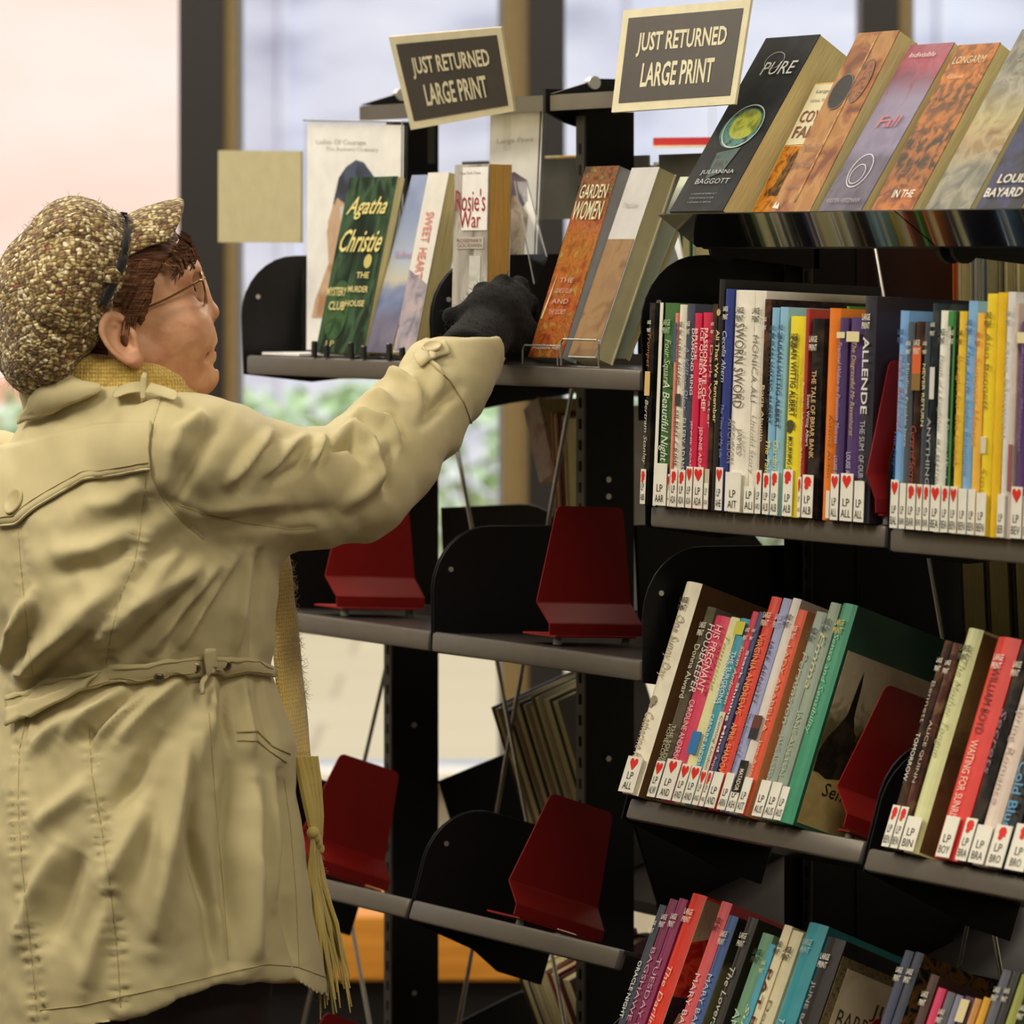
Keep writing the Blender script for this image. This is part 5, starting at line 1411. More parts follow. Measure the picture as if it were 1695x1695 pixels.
def smooth_verts(pts, fs, it=2, lam=0.5):
    e = set()
    a = np.array([f for f in fs if len(f) == 4])
    E = np.concatenate([a[:, [0, 1]], a[:, [1, 2]], a[:, [2, 3]], a[:, [3, 0]]])
    E = np.concatenate([E, E[:, ::-1]])
    n = np.bincount(E[:, 0], minlength=len(pts)).astype(float)
    n[n == 0] = 1
    for _ in range(it):
        acc = np.stack([np.bincount(E[:, 0], weights=pts[E[:, 1], k], minlength=len(pts)) for k in range(3)], 1)
        pts = pts + lam * (acc / n[:, None] - pts)
    return pts
def normals(pts, fs):
    a = np.array([f if len(f) == 4 else (*f, f[2]) for f in fs])
    n = np.cross(pts[a[:, 2]] - pts[a[:, 0]], pts[a[:, 3]] - pts[a[:, 1]])
    N = np.zeros_like(pts)
    for k in range(4):
        for c in range(3):
            N[:, c] += np.bincount(a[:, k], weights=n[:, c], minlength=len(pts))
    return N / np.maximum(np.linalg.norm(N, axis=1), 1e-12)[:, None]
def solid(name, pts, fs, m, parent, flip=False):
    vol_n = normals(pts, fs)
    c = pts.mean(0)
    if (vol_n * (pts - c)).sum() < 0:
        fs = [f[::-1] for f in fs]
    return mesh_obj(name, pts.tolist(), fs, m, parent, True)
def vnoise(p, seed=0):
    """cheap smooth value noise on an (n, 3) array"""
    i = np.floor(p).astype(np.int64)
    f = p - i
    f = f * f * (3 - 2 * f)
    def h(x, y, z):
        n = (x * 374761393 + y * 668265263 + z * 2147483647 + seed * 974711) & 0x7fffffff
        n = ((n ^ (n >> 13)) * 1274126177) & 0x7fffffff
        return (n & 0xffff) / 65535.0
    r = 0
    for dx in (0, 1):
        for dy in (0, 1):
            for dz in (0, 1):
                wgt = (f[:, 0] if dx else 1 - f[:, 0]) * (f[:, 1] if dy else 1 - f[:, 1]) * (f[:, 2] if dz else 1 - f[:, 2])
                r = r + wgt * h(i[:, 0] + dx, i[:, 1] + dy, i[:, 2] + dz)
    return r * 2 - 1

D0 = 5.10
def V(px, py, dt=0.0):            # view-frame point: u, dt, z
    d = D0 + dt
    return ((px - CX) * d / FPX, dt, CAM.z - (py - YH) * d / FPX)
AX = np.array([list(RV), list(VV), [0, 0, 1.0]])
ORG = np.array([CAM.x, CAM.y, 0]) + D0 * np.array(list(VV))
def toW(p):                       # view frame -> world
    return np.asarray(p) @ AX + ORG
def projW(p):
    q = p - np.array(list(CAM))
    d = q @ AX[1]
    return CX + FPX * (q @ AX[0]) / d, YH - FPX * q[:, 2] / d

# --- materials
def fabric(name, base, dark, rough=0.85, weave=1800, bump=.25, sheen=.15, dist=.0004):
    m = bpy.data.materials.new(name)
    t = NT(m)
    t.b.inputs['Roughness'].default_value = rough
    t.b.inputs['Sheen Weight'].default_value = sheen
    t.b.inputs['Specular IOR Level'].default_value = .3
    co = t.coord()
    n1 = t.n('ShaderNodeTexNoise', i_Scale=14.0, i_Detail=3.0)
    t.l(co, n1.inputs[0])
    t.l(t.ramp(n1.outputs[0], [(0.3, dark), (0.7, base)]), t.b.inputs['Base Color'])
    n2 = t.n('ShaderNodeTexNoise', i_Scale=float(weave), i_Detail=1.0)
    t.l(co, n2.inputs[0])
    t.bump(n2.outputs[0], bump, dist)
    return m
COATM = fabric('beige_cotton_twill', rgb('c4b98e', 1.0), rgb('bbaf84', 1.0), .72)
COATL = fabric('beige_stitching', rgb('a89a68', 1.0), rgb('a09060', 1.0), .8)
STOCK = mat('dark_stockings', rgb('2a2022'), .6)
GLOVE = fabric('black_wool_glove', rgb('0e0e10'), rgb('09090a'), .95, 700, .9, .02, .0012)

woman = empty('person', (0, 0, 0))
wc = toW(np.array(V(190, 430)))
woman.location = (wc[0], wc[1], 0)
tag(woman, 'person in a beige trench coat and tweed cap reaching to the upper left shelf', 'person')

# ------------------------------ coat
PHI = math.radians(35)
fv = (math.cos(PHI), math.sin(PHI))          # facing (right, away)
lv = (math.sin(PHI), -math.cos(PHI))         # her right side
g = Grid((-.62, -.34, .58), (.06, .40, 1.36), .0038)
lev = [  # py, left px, right px, lateral half width a, half depth b
    (620, 120, 250, .07, .07), (652, 66, 306, .115, .095), (684, 44, 350, .160, .115), (716, 26, 385, .188, .135), (770, -2, 410, .200, .150), (850, -40, 440, .205, .162),
    (920, -48, 452, .205, .165), (1000, -40, 452, .200, .165), (1060, -12, 446, .19, .160), (1105, 8, 442, .185, .155), (1150, -2, 456, .19, .16),
    (1220, -30, 478, .205, .172), (1300, -48, 480, .222, .185), (1400, -62, 494, .236, .200), (1500, -70, 508, .246, .212), (1600, -76, 524, .252, .220), (1720, -80, 540, .258, .225)]
zs = np.array([V(0, l[0])[2] for l in lev])[::-1]
sc = D0 / FPX
cu = np.array([((l[1] + l[2]) / 2 - CX) * sc for l in lev])[::-1]
aa = np.array([l[3] for l in lev])[::-1]
bb = np.array([l[4] for l in lev])[::-1]
hw = np.array([(l[2] - l[1]) / 2 * sc for l in lev])[::-1]
pw = np.sqrt((bb * fv[0]) ** 2 + (aa * lv[0]) ** 2)
kk = hw / pw
aa, bb = aa * kk, bb * kk
zz = g.z.ravel()
A = np.interp(zz, zs, aa).astype(f32)[None, None, :]
B = np.interp(zz, zs, bb).astype(f32)[None, None, :]
CU = np.interp(zz, zs, cu).astype(f32)[None, None, :]
X = g.x - CU
fx = X * f32(fv[0]) + g.y * f32(fv[1])
lx = X * f32(lv[0]) + g.y * f32(lv[1])
# a flattish back: superellipse
k0 = (np.abs(fx / B) ** 2.3 + np.abs(lx / A) ** 2.3) ** (1 / 2.3)
torso = ((k0 - 1) * np.minimum(A, B)).astype(f32)
torso = np.maximum(torso, g.z - f32(V(0, 640)[2]))
sl = [(290, 772, -.130, .072), (345, 785, -.105, .070), (420, 797, -.065, .066), (505, 808, -.03, .060), (585, 796, .012, .060), (640, 750, .06, .056), (690, 690, .13, .050), (735, 632, .205, .0475), (768, 585, .27, .047)]
P_ = [V(*s[:3]) for s in sl]
sleeve = None
for i in range(len(sl) - 1):
    c = g.cap(P_[i], P_[i + 1], sl[i][3], sl[i + 1][3])
    sleeve = c if sleeve is None else smin(sleeve, c, f32(.02))
# flat end of the cuff, and its hollow
e1, e0 = np.array(P_[-1]), np.array(P_[-2])
dv = (e1 - e0) / np.linalg.norm(e1 - e0)
q0 = e1 + dv * .004
plane = (g.x - f32(q0[0])) * f32(dv[0]) + (g.y - f32(q0[1])) * f32(dv[1]) + (g.z - f32(q0[2])) * f32(dv[2])
sleeve = smax(sleeve, plane.astype(f32), f32(.004))
hole = g.cap(e1 - dv * .02, e1 + dv * .06, .041, .041)
# the far left arm, hanging
la = g.cap(V(-6, 815, .14), V(-40, 930, .16), .066, .060)
la = smin(la, g.cap(V(-40, 930, .16), V(-18, 1190, .22), .060, .050), f32(.02))
D = smin(torso, sleeve, f32(.035))
D = smin(D, la, f32(.03))
# shoulder roundness
D = smin(D, g.ellip(V(322, 745, -.125), (.070, .07, .050)), f32(.03))
D = np.maximum(D, -hole)
# turned-up collar behind the neck
cc = np.array(V(182, 640, .0))
col = None
for k in range(0, 25):
    a0, a1 = math.radians(40 + k * 280 / 25), math.radians(40 + (k + 1) * 280 / 25)
    pt = lambda a: (cc[0] + .083 * (fv[0] * math.cos(a) + lv[0] * math.sin(a)) * 1.0, cc[1] + .083 * (fv[1] * math.cos(a) + lv[1] * math.sin(a)), cc[2] - .012 + .010 * -math.cos(a))
    p, q = pt(a0), pt(a1)
    c = g.cap(p, q, .013, .013)
    col = c if col is None else np.minimum(col, c)
D = smin(D, col, f32(.03))
nk = g.cap((cc[0] + .01, cc[1], cc[2] - .03), (cc[0] + .02, cc[1], cc[2] + .15), .062, .072)
D = np.maximum(D, -nk)
# hem, hollow underneath
hz = f32(V(0, 1660)[2]) + np.clip((g.x - f32(V(110, 0)[0])) / f32(.20), -0.3, 1.0) * f32(.046) + f32(.006) * np.sin(g.x * 26 + g.y * 17)
hz = hz - np.clip((g.x - f32(V(500, 0)[0])) / f32(.04), 0, 1) * f32(.056)
D = np.maximum(D, (hz - g.z).astype(f32))
pts, fs = g.mesh(D)
pts = smooth_verts(pts, fs, 3, .5)
W = toW(pts)
N = normals(W, fs)
if (N * (W - W.mean(0))).sum() < 0:
    fs = [f[::-1] for f in fs]
    N = -N
px, py = projW(W)
near = np.clip(-(N @ AX[1]) * 2.5 + .3, 0, 1)          # the side towards the viewer's aisle
def poly_dist(px, py, pl):
    best = np.full(len(px), 1e9)
    along = np.zeros(len(px))
    acc = 0.0
    tot = sum(math.dist(pl[i], pl[i + 1]) for i in range(len(pl) - 1))
    for i in range(len(pl) - 1):
        ax, ay = pl[i]
        bx, by = pl[i + 1]
        dx, dy = bx - ax, by - ay
        L2 = dx * dx + dy * dy
        t = np.clip(((px - ax) * dx + (py - ay) * dy) / L2, 0, 1)
        d = np.hypot(px - ax - t * dx, py - ay - t * dy)
        m_ = d < best
        best = np.where(m_, d, best)
        along = np.where(m_, (acc + t * math.sqrt(L2)) / tot, along)
        acc += math.sqrt(L2)
    return best, along
disp = np.zeros(len(W))
FOLDS = [  # polyline, half width px, height mm
    # upper back
    ([(198, 962), (120, 1040), (30, 1140)], 26, 13), ([(168, 1030), (95, 1090), (40, 1165)], 14, -6),
    ([(345, 925), (230, 1000), (120, 1085)], 20, 9), ([(330, 960), (240, 1045), (170, 1110)], 12, -7), ([(372, 922), (300, 1000), (240, 1085)], 13, 7), ([(392, 915), (340, 990), (292, 1078)], 10, 6), ([(365, 945), (318, 1010), (270, 1080)], 8, -5),
    ([(412, 915), (400, 1000), (385, 1085)], 9, 5), ([(430, 915), (428, 1000), (420, 1090)], 7, -5),
    ([(240, 800), (200, 830), (120, 850)], 22, 5), ([(225, 905), (160, 935), (90, 950)], 18, -4), ([(235, 870), (160, 910), (80, 920)], 22, 5), ([(60, 980), (30, 1040), (10, 1100)], 14, 8),
    ([(290, 840), (240, 900), (210, 960)], 24, 5), ([(300, 905), (260, 950), (225, 990)], 16, 6),
    # shoulder and sleeve
    ([(275, 850), (305, 790), (350, 720), (372, 690)], 16, -5), ([(350, 705), (330, 690), (300, 715), (285, 760)], 12, 5),
    ([(378, 800), (412, 752), (448, 716)], 9, 6), ([(398, 812), (432, 765), (468, 722)], 8, -5), ([(425, 785), (470, 745), (506, 722)], 9, 6), ([(450, 800), (500, 770), (520, 735)], 8, -4), ([(510, 770), (524, 745), (534, 722)], 7, 7), ([(527, 782), (540, 750), (548, 722)], 6, -5),
    ([(345, 870), (430, 860), (540, 850), (620, 830)], 18, -3), ([(330, 850), (400, 835), (470, 830)], 14, 4),
    ([(556, 722), (585, 712), (612, 735), (606, 772)], 8, 8), ([(548, 742), (580, 735), (596, 760)], 7, -7), ([(565, 705), (600, 690), (640, 700), (662, 740)], 9, 7), ([(612, 690), (650, 690), (672, 720)], 7, -6), ([(620, 800), (615, 760), (628, 735)], 10, 7), ([(640, 820), (638, 780), (648, 740)], 8, -6),
    ([(560, 850), (620, 790), (640, 760)], 14, 5), ([(590, 660), (620, 655), (650, 668)], 8, 5), ([(640, 615), (680, 630), (700, 665)], 10, 6), ([(660, 610), (700, 640), (715, 680)], 8, -5), ([(700, 700), (735, 660), (760, 640)], 12, -5), ([(690, 590), (720, 620), (735, 655)], 9, 5),
    # skirt
    ([(342, 1175), (305, 1290), (276, 1418), (250, 1570)], 24, 12), ([(322, 1215), (316, 1300), (312, 1376), (345, 1500), (356, 1600)], 14, -10), ([(418, 1290), (411, 1418), (420, 1600)], 16, 11), ([(385, 1250), (375, 1400), (388, 1590)], 14, -7), ([(465, 1280), (476, 1400), (475, 1480), (500, 1600)], 14, -9), ([(450, 1250), (452, 1380), (450, 1500)], 10, 5),
    ([(212, 1135), (160, 1180), (106, 1226)], 13, 8), ([(250, 1140), (200, 1180), (160, 1222)], 11, 7), ([(235, 1145), (185, 1185), (140, 1225)], 8, -5), ([(300, 1120), (250, 1170), (195, 1230)], 13, 8), ([(150, 1175), (100, 1205), (50, 1240)], 12, 6),
    ([(270, 1200), (230, 1290), (180, 1350)], 20, -7), ([(240, 1330), (200, 1420), (170, 1480)], 20, 8), ([(150, 1290), (110, 1330), (60, 1370)], 18, 6), ([(140, 1410), (110, 1470), (80, 1560)], 20, -7), ([(100, 1400), (60, 1480), (30, 1560)], 16, 6), ([(190, 1480), (160, 1560), (140, 1640)], 18, 6), ([(350, 1115), (345, 1160), (352, 1230)], 8, 5), ([(372, 1120), (370, 1180), (385, 1240)], 8, -5), ([(400, 1125), (405, 1180), (420, 1245)], 8, 5), ([(425, 1130), (440, 1190), (460, 1250)], 7, -4),
]
for pl, wd, hgt in FOLDS:
    d, al = poly_dist(px, py, pl)
    taper = np.sin(np.clip(al, 0.02, .98) * math.pi) ** .5
    disp += 2.3 * hgt * .001 * np.exp(-(d / (wd * .9)) ** 2) * taper
SEAMS = {  # stitched seams: polyline
    'back': [(30, 872), (34, 930), (42, 1010), (47, 1065), (55, 1120)],
    'side': [(242, 792), (232, 880), (222, 935), (200, 985), (184, 1050), (175, 1100)],
    'armhole': [(268, 655), (254, 700), (248, 740), (252, 790), (272, 830), (305, 866), (338, 893)],
    'under': [(288, 832), (340, 852), (410, 867), (480, 876), (520, 874)],
    'low1': [(44, 1190), (32, 1240), (30, 1330), (36, 1430), (50, 1560), (62, 1690)],
    'low2': [(148, 1208), (152, 1280), (168, 1370), (184, 1480), (194, 1570), (200, 1668)],
    'low3': [(346, 1180), (352, 1260), (360, 1370), (370, 1480), (378, 1590)],
    'low4': [(470, 1290), (480, 1360), (490, 1480), (495, 1600)],
}
for nm, pl in SEAMS.items():
    d, al = poly_dist(px, py, pl)
    L = sum(math.dist(pl[i], pl[i + 1]) for i in range(len(pl) - 1))
    disp += -.0020 * np.exp(-(d / 4.5) ** 2)
    if nm not in ('armhole', 'under', 'low3', 'low4'):
        disp += (.0016 if nm.startswith('low') else .0009) * (1 + .8 * vnoise(np.stack([al * 14, al * 0, al * 0 + 5], 1), 11)) * np.exp(-((d - 9) / 7) ** 2) * np.sin(al * L / 20 * 6.28 + 6 * vnoise(np.stack([al * 12, al * 0, al * 0], 1), 3) + px * .02)
disp *= near
u3 = pts
disp += .0035 * vnoise(u3 / .085, 1) + .0030 * vnoise(np.stack([(u3[:, 0] + u3[:, 2] * .7) / .022, u3[:, 1] / .05, (u3[:, 2] - u3[:, 0] * .7) / .075], 1), 2) + .0006 * vnoise(u3 / .012, 5)
W = W + N * disp[:, None]
loc = np.array(list(woman.location))
coat = mesh_obj('coat', (W - loc).tolist(), fs, COATM, woman, True)
coat['label'] = 'beige belted trench coat'
bv = BVHTree.FromPolygons([Vector(v) for v in W], fs)

def cast(b, x, y, off=0.0):
    r = ray(x, y)
    n = r.normalized()
    h = b.ray_cast(CAM, n)
    if h[0] is None:
        return None
    nn = h[1]
    if nn.dot(n) > 0:
        nn = -nn
    return h[0] + nn * off
def resample(pl, n):
    L = [0.0]
    for i in range(len(pl) - 1):
        L.append(L[-1] + math.dist(pl[i], pl[i + 1]))
    out = []
    for k in range(n):
        s = L[-1] * k / (n - 1)
        i = max(j for j in range(len(L) - 1) if L[j] <= s + 1e-9)
        t = (s - L[i]) / (L[i + 1] - L[i])
        out.append((pl[i][0] + (pl[i + 1][0] - pl[i][0]) * t, pl[i][1] + (pl[i + 1][1] - pl[i][1]) * t))
    return out
LOC = Vector(woman.location)
def patch(name, b, top, bot, nu, nv, off, th, m, parent, bulge=0.0, wave=0.0, base=None):
    """a strip of cloth laid on a surface between two edge lines"""
    T, Bt = resample(top, nu), resample(bot, nu)
    vs = []
    for j in range(nv):
        t = j / (nv - 1)
        for i in range(nu):
            x, y = T[i][0] * (1 - t) + Bt[i][0] * t, T[i][1] * (1 - t) + Bt[i][1] * t
            s = i / (nu - 1)
            p = cast(b, x, y, off + bulge * math.sin(math.pi * t) + wave * math.sin(s * 9 + t * 2))
            if p is None:
                near_ = vs[-1] + LOC if vs else Vector((0, 0, 0))
                dd = (near_ - CAM).dot(VV)
                p = PX(x, y, dd)
            vs.append(p - LOC)
    # even out jumps in depth
    for _ in range(3):
        for j in range(nv):
            for i in range(1, nu - 1):
                k = j * nu + i
                a, c = vs[k - 1], vs[k + 1]
                mid = (a + c) / 2
                dd = (mid - vs[k]).dot(VV)
                vs[k] = vs[k] + VV * dd * .5
    fsx = [(j * nu + i, (j + 1) * nu + i, (j + 1) * nu + i + 1, j * nu + i + 1) for j in range(nv - 1) for i in range(nu - 1)]
    o = mesh_obj(name, vs, fsx, m, parent, True)
    md = o.modifiers.new('cloth', 'SOLIDIFY')
    md.thickness = th
    md.offset = 0
    return o
def seam(name, b, pl, r, m, parent, off=.0006, n=40):
    pp = [cast(b, x, y, off) for x, y in resample(pl, n)]
    pp = [p - LOC for p in pp if p is not None]
    if len(pp) > 2:
        return MB().tube(pp, r, 5).build(name, m, parent, True)
for nm, pl in SEAMS.items():
    seam('seam', bv, pl, .0008, COATL, coat, -.0004, 60)
# storm flap across the back
patch('storm_flap', bv, [(0, 742), (30, 735), (90, 720), (160, 705), (252, 700)], [(0, 869), (28, 868), (62, 842), (140, 795), (250, 776)], 46, 14, .0035, .0022, COATM, coat, .001)
patch('collar', bv, [(58, 655), (80, 634), (112, 630), (168, 645)], [(40, 706), (72, 694), (112, 670), (172, 652)], 26, 8, .007, .0035, COATM, coat, .003)
seam('flap_edge', bv, [(0, 870), (30, 868), (64, 841), (140, 795), (250, 776)], .0016, COATM, coat, .0035)
seam('flap_stitching', bv, [(0, 858), (26, 857), (58, 831), (136, 785), (246, 766)], .0006, COATL, coat, .0052)
def button(b, x, y, r, m, parent, off=.004, name='button', tilt=None):
    p = cast(b, x, y, off)
    h = b.ray_cast(CAM, ray(x, y).normalized())
    n = h[1] if h[1].dot(ray(x, y)) < 0 else -h[1]
    if tilt:
        n = (n + Vector(tilt)).normalized()
    p = p - LOC
    mb = MB()
    a1 = n.orthogonal().normalized(); a2 = n.cross(a1)
    prof = [(0, -.0015), (r * .9, -.0015), (r, 0), (r * .94, .0013), (r * .8, .0015), (r * .7, .0006), (0, .0006)]
    vs_, fs_ = [], []
    for (rr_, hh_) in prof:
        for q_ in range(24):
            an = q_ * math.pi / 12
            vs_.append(p + n * hh_ + (a1 * math.cos(an) + a2 * math.sin(an)) * max(rr_, .0001))
    for i_ in range(len(prof) - 1):
        for q_ in range(24):
            fs_.append((i_ * 24 + q_, i_ * 24 + (q_ + 1) % 24, (i_ + 1) * 24 + (q_ + 1) % 24, (i_ + 1) * 24 + q_))
    mb.add(vs_, fs_)
    o = mb.build(name, m, parent, True)
    h4 = MB()
    s = n.orthogonal().normalized(); s2 = n.cross(s)
    for a in range(4):
        c = p + n * .0009 + (s * math.cos(a * 1.57) + s2 * math.sin(a * 1.57)) * r * .22
        h4.cyl(c, c + n * .0006, r * .09, 8)
    h4.build('button_hole', mat('button_dark', rgb('5a5030'), .6), o) if o.parent is woman else None
    return o
BTN = mat('beige_horn_button', rgb('b6a87c', 1.0), .55, 0, .1)
button(bv, 30, 834, .0145, BTN, coat, .007)
# belt with loop and eyelets
belt = patch('belt', bv, [(16, 1150), (70, 1128), (150, 1108), (250, 1093), (330, 1084), (400, 1086), (446, 1104)], [(20, 1190), (75, 1163), (150, 1142), (250, 1128), (335, 1118), (400, 1113), (447, 1124)], 60, 7, .0055, .003, COATM, woman, .0015)
belt['label'] = 'beige cloth belt with metal eyelets'
patch('belt_fold', bv, [(20, 1178), (70, 1160), (120, 1140), (160, 1112)], [(22, 1206), (70, 1186), (112, 1162), (150, 1140)], 24, 5, .010, .003, COATM, belt)
seam('belt_stitching', bv, [(20, 1155), (150, 1113), (250, 1098), (330, 1089), (400, 1091), (440, 1106)], .0006, COATL, belt, .0078)
seam('belt_stitching', bv, [(150, 1137), (250, 1123), (330, 1113), (400, 1108), (440, 1119)], .0006, COATL, belt, .0078)
patch('belt_loop', bv, [(329, 1068), (346, 1069)], [(334, 1157), (349, 1156)], 5, 14, .0125, .0025, COATM, belt, .003)
EYE = mat('brass_eyelet', rgb('8a7a5c'), .3, .8)
for (x, y) in ((262, 1116), (317, 1105), (369, 1097)):
    p = cast(bv, x, y, .0082) - LOC
    n = -(VV * .9 - RV * .2).normalized()
    s = n.orthogonal().normalized(); s2 = n.cross(s)
    ringp = [p + (s * math.cos(a * .3927) + s2 * math.sin(a * .3927)) * .0042 for a in range(17)]
    o = MB().tube(ringp, .0013, 6, False).build('eyelet', EYE, belt, True)
    MB().cyl(p - n * .0004, p + n * .0004, .0032, 12).build('eyelet_hole', mat('eyelet_dark', rgb('2a2218'), .8), belt)
# epaulette on the shoulder
ep = [cast(bv, x, y) for x, y in ((186, 664), (212, 662), (240, 662), (268, 664), (294, 668))]
lift = [.012, .019, .020, .016, .013]
vs = []
for p, l in zip(ep, lift):
    for k in range(4):
        vs.append(p + Vector((0, 0, l - .0035 * k)) - VV * (.016 * (k - 1.0) * .6) - LOC + Vector((0, 0, .004 * math.sin(k))))
eo = mesh_obj('epaulette', vs, [(i * 4 + k, i * 4 + k + 1, (i + 1) * 4 + k + 1, (i + 1) * 4 + k) for i in range(4) for k in range(3)], COATM, coat, True)
md = eo.modifiers.new('thick', 'SOLIDIFY'); md.thickness = .003
md = eo.modifiers.new('sub', 'SUBSURF'); md.levels = 2; md.render_levels = 2
c = ep[2] - LOC
MB().tube([c + Vector((0, 0, .026)) - VV * .004, c + Vector((0, 0, .022)) - VV * .022, c + Vector((0, 0, .004)) - VV * .026, c + Vector((0, 0, -.004)) - VV * .012], .003, 8).build('epaulette_loop', COATM, coat, True)
# cuff: strap, seam and button
seam('cuff_seam', bv, [(690, 595), (712, 600), (745, 632), (768, 668), (780, 700)], .0012, COATL, coat, .0004)
cst = patch('cuff_strap', bv, [(688, 590), (710, 574), (738, 569)], [(698, 612), (718, 598), (744, 590)], 16, 5, .0045, .0025, COATM, coat, .001)
button(bv, 717, 585, .0115, BTN, coat, .009)
# pocket flap and hem stitching
seam('pocket_edge', bv, [(392, 1212), (425, 1210), (450, 1235), (480, 1248)], .0010, COATL, coat)
seam('pocket_edge', bv, [(392, 1226), (425, 1226), (446, 1244), (474, 1262)], .0007, COATL, coat)
seam('hem_stitching', bv, [(66, 1672), (130, 1665), (200, 1650), (300, 1628), (400, 1605), (440, 1596), (490, 1600), (540, 1618)], .0007, COATL, coat, .0003, 70)

# ------------------------------ head
PSI, TH = math.radians(10), math.radians(18)
DH = 5.09
oh = PX(215, 490, DH)
Fd = RV * math.cos(PSI) + VV * math.sin(PSI)
Ld = RV * math.sin(PSI) - VV * math.cos(PSI)
Zd = Vector((0, 0, 1))
xd = Fd * math.cos(TH) + Zd * math.sin(TH)
zd = -Fd * math.sin(TH) + Zd * math.cos(TH)
HM = np.array([list(xd), list(Ld), list(zd)]) * .001      # head-local mm -> world
YM = np.array([list(Fd), list(Ld), list(Zd)]) * .001      # yawed, unpitched mm -> world
OH = np.array(list(oh))
def HW(p): return np.asarray(p, float) @ HM + OH
def YW(p): return np.asarray(p, float) @ YM + OH
SPX = DH / FPX * 1000
def loc_fv(px, py, y=0.0):        # pixel -> (F, v) in mm for a point y mm to her right
    return ((px - 215) * SPX - y * math.sin(PSI)) / math.cos(PSI), (490 - py) * SPX
def loc_xz(px, py, y=0.0):
    F, v = loc_fv(px, py, y)
    return F * math.cos(TH) + v * math.sin(TH), -F * math.sin(TH) + v * math.cos(TH)

g = Grid((-125, -100, -205), (105, 100, 130), 1.7)
H = g.ellip((-8, 0, 6), (88, 72, 68))
H = smin(H, g.ellip((22, 0, -50), (52, 58, 62)), f32(22))
for s in (1, -1):
    H = smin(H, g.sphere((40, 36 * s, -50), 27), f32(18))            # cheeks
    H = smin(H, g.cap((42, 12 * s, -103), (-18, 57 * s, -58), 14, 13), f32(18))   # jaw line
    H = smin(H, g.cap((30, 20 * s, -104), (-10, 40 * s, -95), 14, 18), f32(20))   # soft under-jaw
    H = smin(H, g.cap((69, 10 * s, 6), (54, 44 * s, 4), 7, 7), f32(10))           # brow
H = smin(H, g.sphere((46, 0, -104), 16.5), f32(14))
H = smin(H, g.ellip((47, 0, -68), (24, 30, 24)), f32(12))
# nose
H = smin(H, g.cap((72, 0, -4), (73.5, 0, -40), 6.5, 9), f32(9))
H = smin(H, g.sphere((76, 0, -43.5), 8.6), f32(6))
for s in (1, -1):
    H = smin(H, g.sphere((68, 9.5 * s, -46.5), 6.6), f32(5))
    H = smax(H, -g.ellip((74, 5.5 * s, -53), (4.5, 2.8, 3.2)), f32(2))
    H = smax(H, -g.sphere((74, 32 * s, -13), 14.5), f32(9))            # eye sockets
    H = smin(H, g.ellip((52, 31 * s, -12), (13.5, 14.5, 12.5)), f32(3))  # lids over the eyeball
    H = smax(H, -g.ellip((65.5, 31 * s, -12.5), (4.0, 11, 3.6)), f32(1.5))
    H = smax(H, -g.cap((66, 17 * s, -52), (52, 30 * s, -84), 2.4, 2.6), f32(8))   # nose-to-mouth crease
    H = smax(H, -g.cap((63, 22 * s, -27), (52, 42 * s, -29), 2.0, 1.8), f32(7))   # eye bag crease
# lips, parted
H = smin(H, g.ellip((63, 0, -71.5), (7, 23, 5.0)), f32(4))
H = smin(H, g.ellip((58.5, 0, -88), (7, 19, 5.4)), f32(4))
H = smax(H, -g.ellip((63, 0, -79.5), (15, 20, 4.2)), f32(2))
H = smax(H, -g.ellip((62, 0, -97.5), (5, 16, 3.4)), f32(5))
# neck
H = smin(H, g.cap((-24, 0, -55), (-60, 0, -200), 50, 54), f32(20))
# ears
for s in (1, -1):
    ex, ez, ey = -30.0, -37.0, 75.0 * s
    ct, st = math.cos(.22), math.sin(.22)
    xx = (g.x - ex) * ct + (g.z - ez) * st
    zz_ = -(g.x - ex) * st + (g.z - ez) * ct
    wx = 15.0 + zz_ * .10
    k1 = np.sqrt((xx / wx) ** 2 + (zz_ / 27.0) ** 2)
    rim = np.sqrt(((k1 - 1) * 17) ** 2 + (g.y - ey - s * (7 - xx * .4)) ** 2) - 3.4
    disc = np.maximum((k1 - 1) * 14, np.abs(g.y - ey - s * (2 - xx * .3)) - 3.0)
    anti = np.sqrt(((np.sqrt(((xx + 1) / 9.5) ** 2 + ((zz_ - 1) / 18.0) ** 2) - 1) * 11) ** 2 + (g.y - ey - s * 5) ** 2) - 2.4
    anti = np.maximum(anti, xx - 4)
    ear = smin(rim.astype(f32), disc.astype(f32), f32(3))
    ear = smin(ear, anti.astype(f32), f32(2.5))
    ear = smin(ear, g.ellip((-22, ey + s * 3, -62), (9, 5, 9)), f32(5))
    ear = smin(ear, g.ellip((-17, ey + s * 2, -40), (4, 4, 7)), f32(4))          # tragus
    ear = smax(ear, -g.ellip((-25, ey + s * 7, -39), (7.5, 9, 12)), f32(2))
    H = smin(H, ear, f32(4))
pts, fs = g.mesh(H)
pts = smooth_verts(pts, fs, 2, .4)
pts = pts + normals(pts, fs) * (0.5 * vnoise(pts / 9, 7) + .25 * vnoise(pts / 3.5, 8))[:, None]
SKIN = bpy.data.materials.new('skin')
t = NT(SKIN)
t.b.inputs['Roughness'].default_value = .48
t.b.inputs['Subsurface Weight'].default_value = .12
t.b.inputs['Subsurface Radius'].default_value = (.9, .3, .18)
t.b.inputs['Subsurface Scale'].default_value = .006
co = t.coord()
n1 = t.n('ShaderNodeTexNoise', i_Scale=28.0, i_Detail=4.0)
t.l(co, n1.inputs[0])
t.l(t.ramp(n1.outputs[0], [(0.32, rgb('b97e5e', 1.0)), (0.52, rgb('cc9876', 1.0)), (0.70, rgb('d8a886', 1.0))]), t.b.inputs['Base Color'])
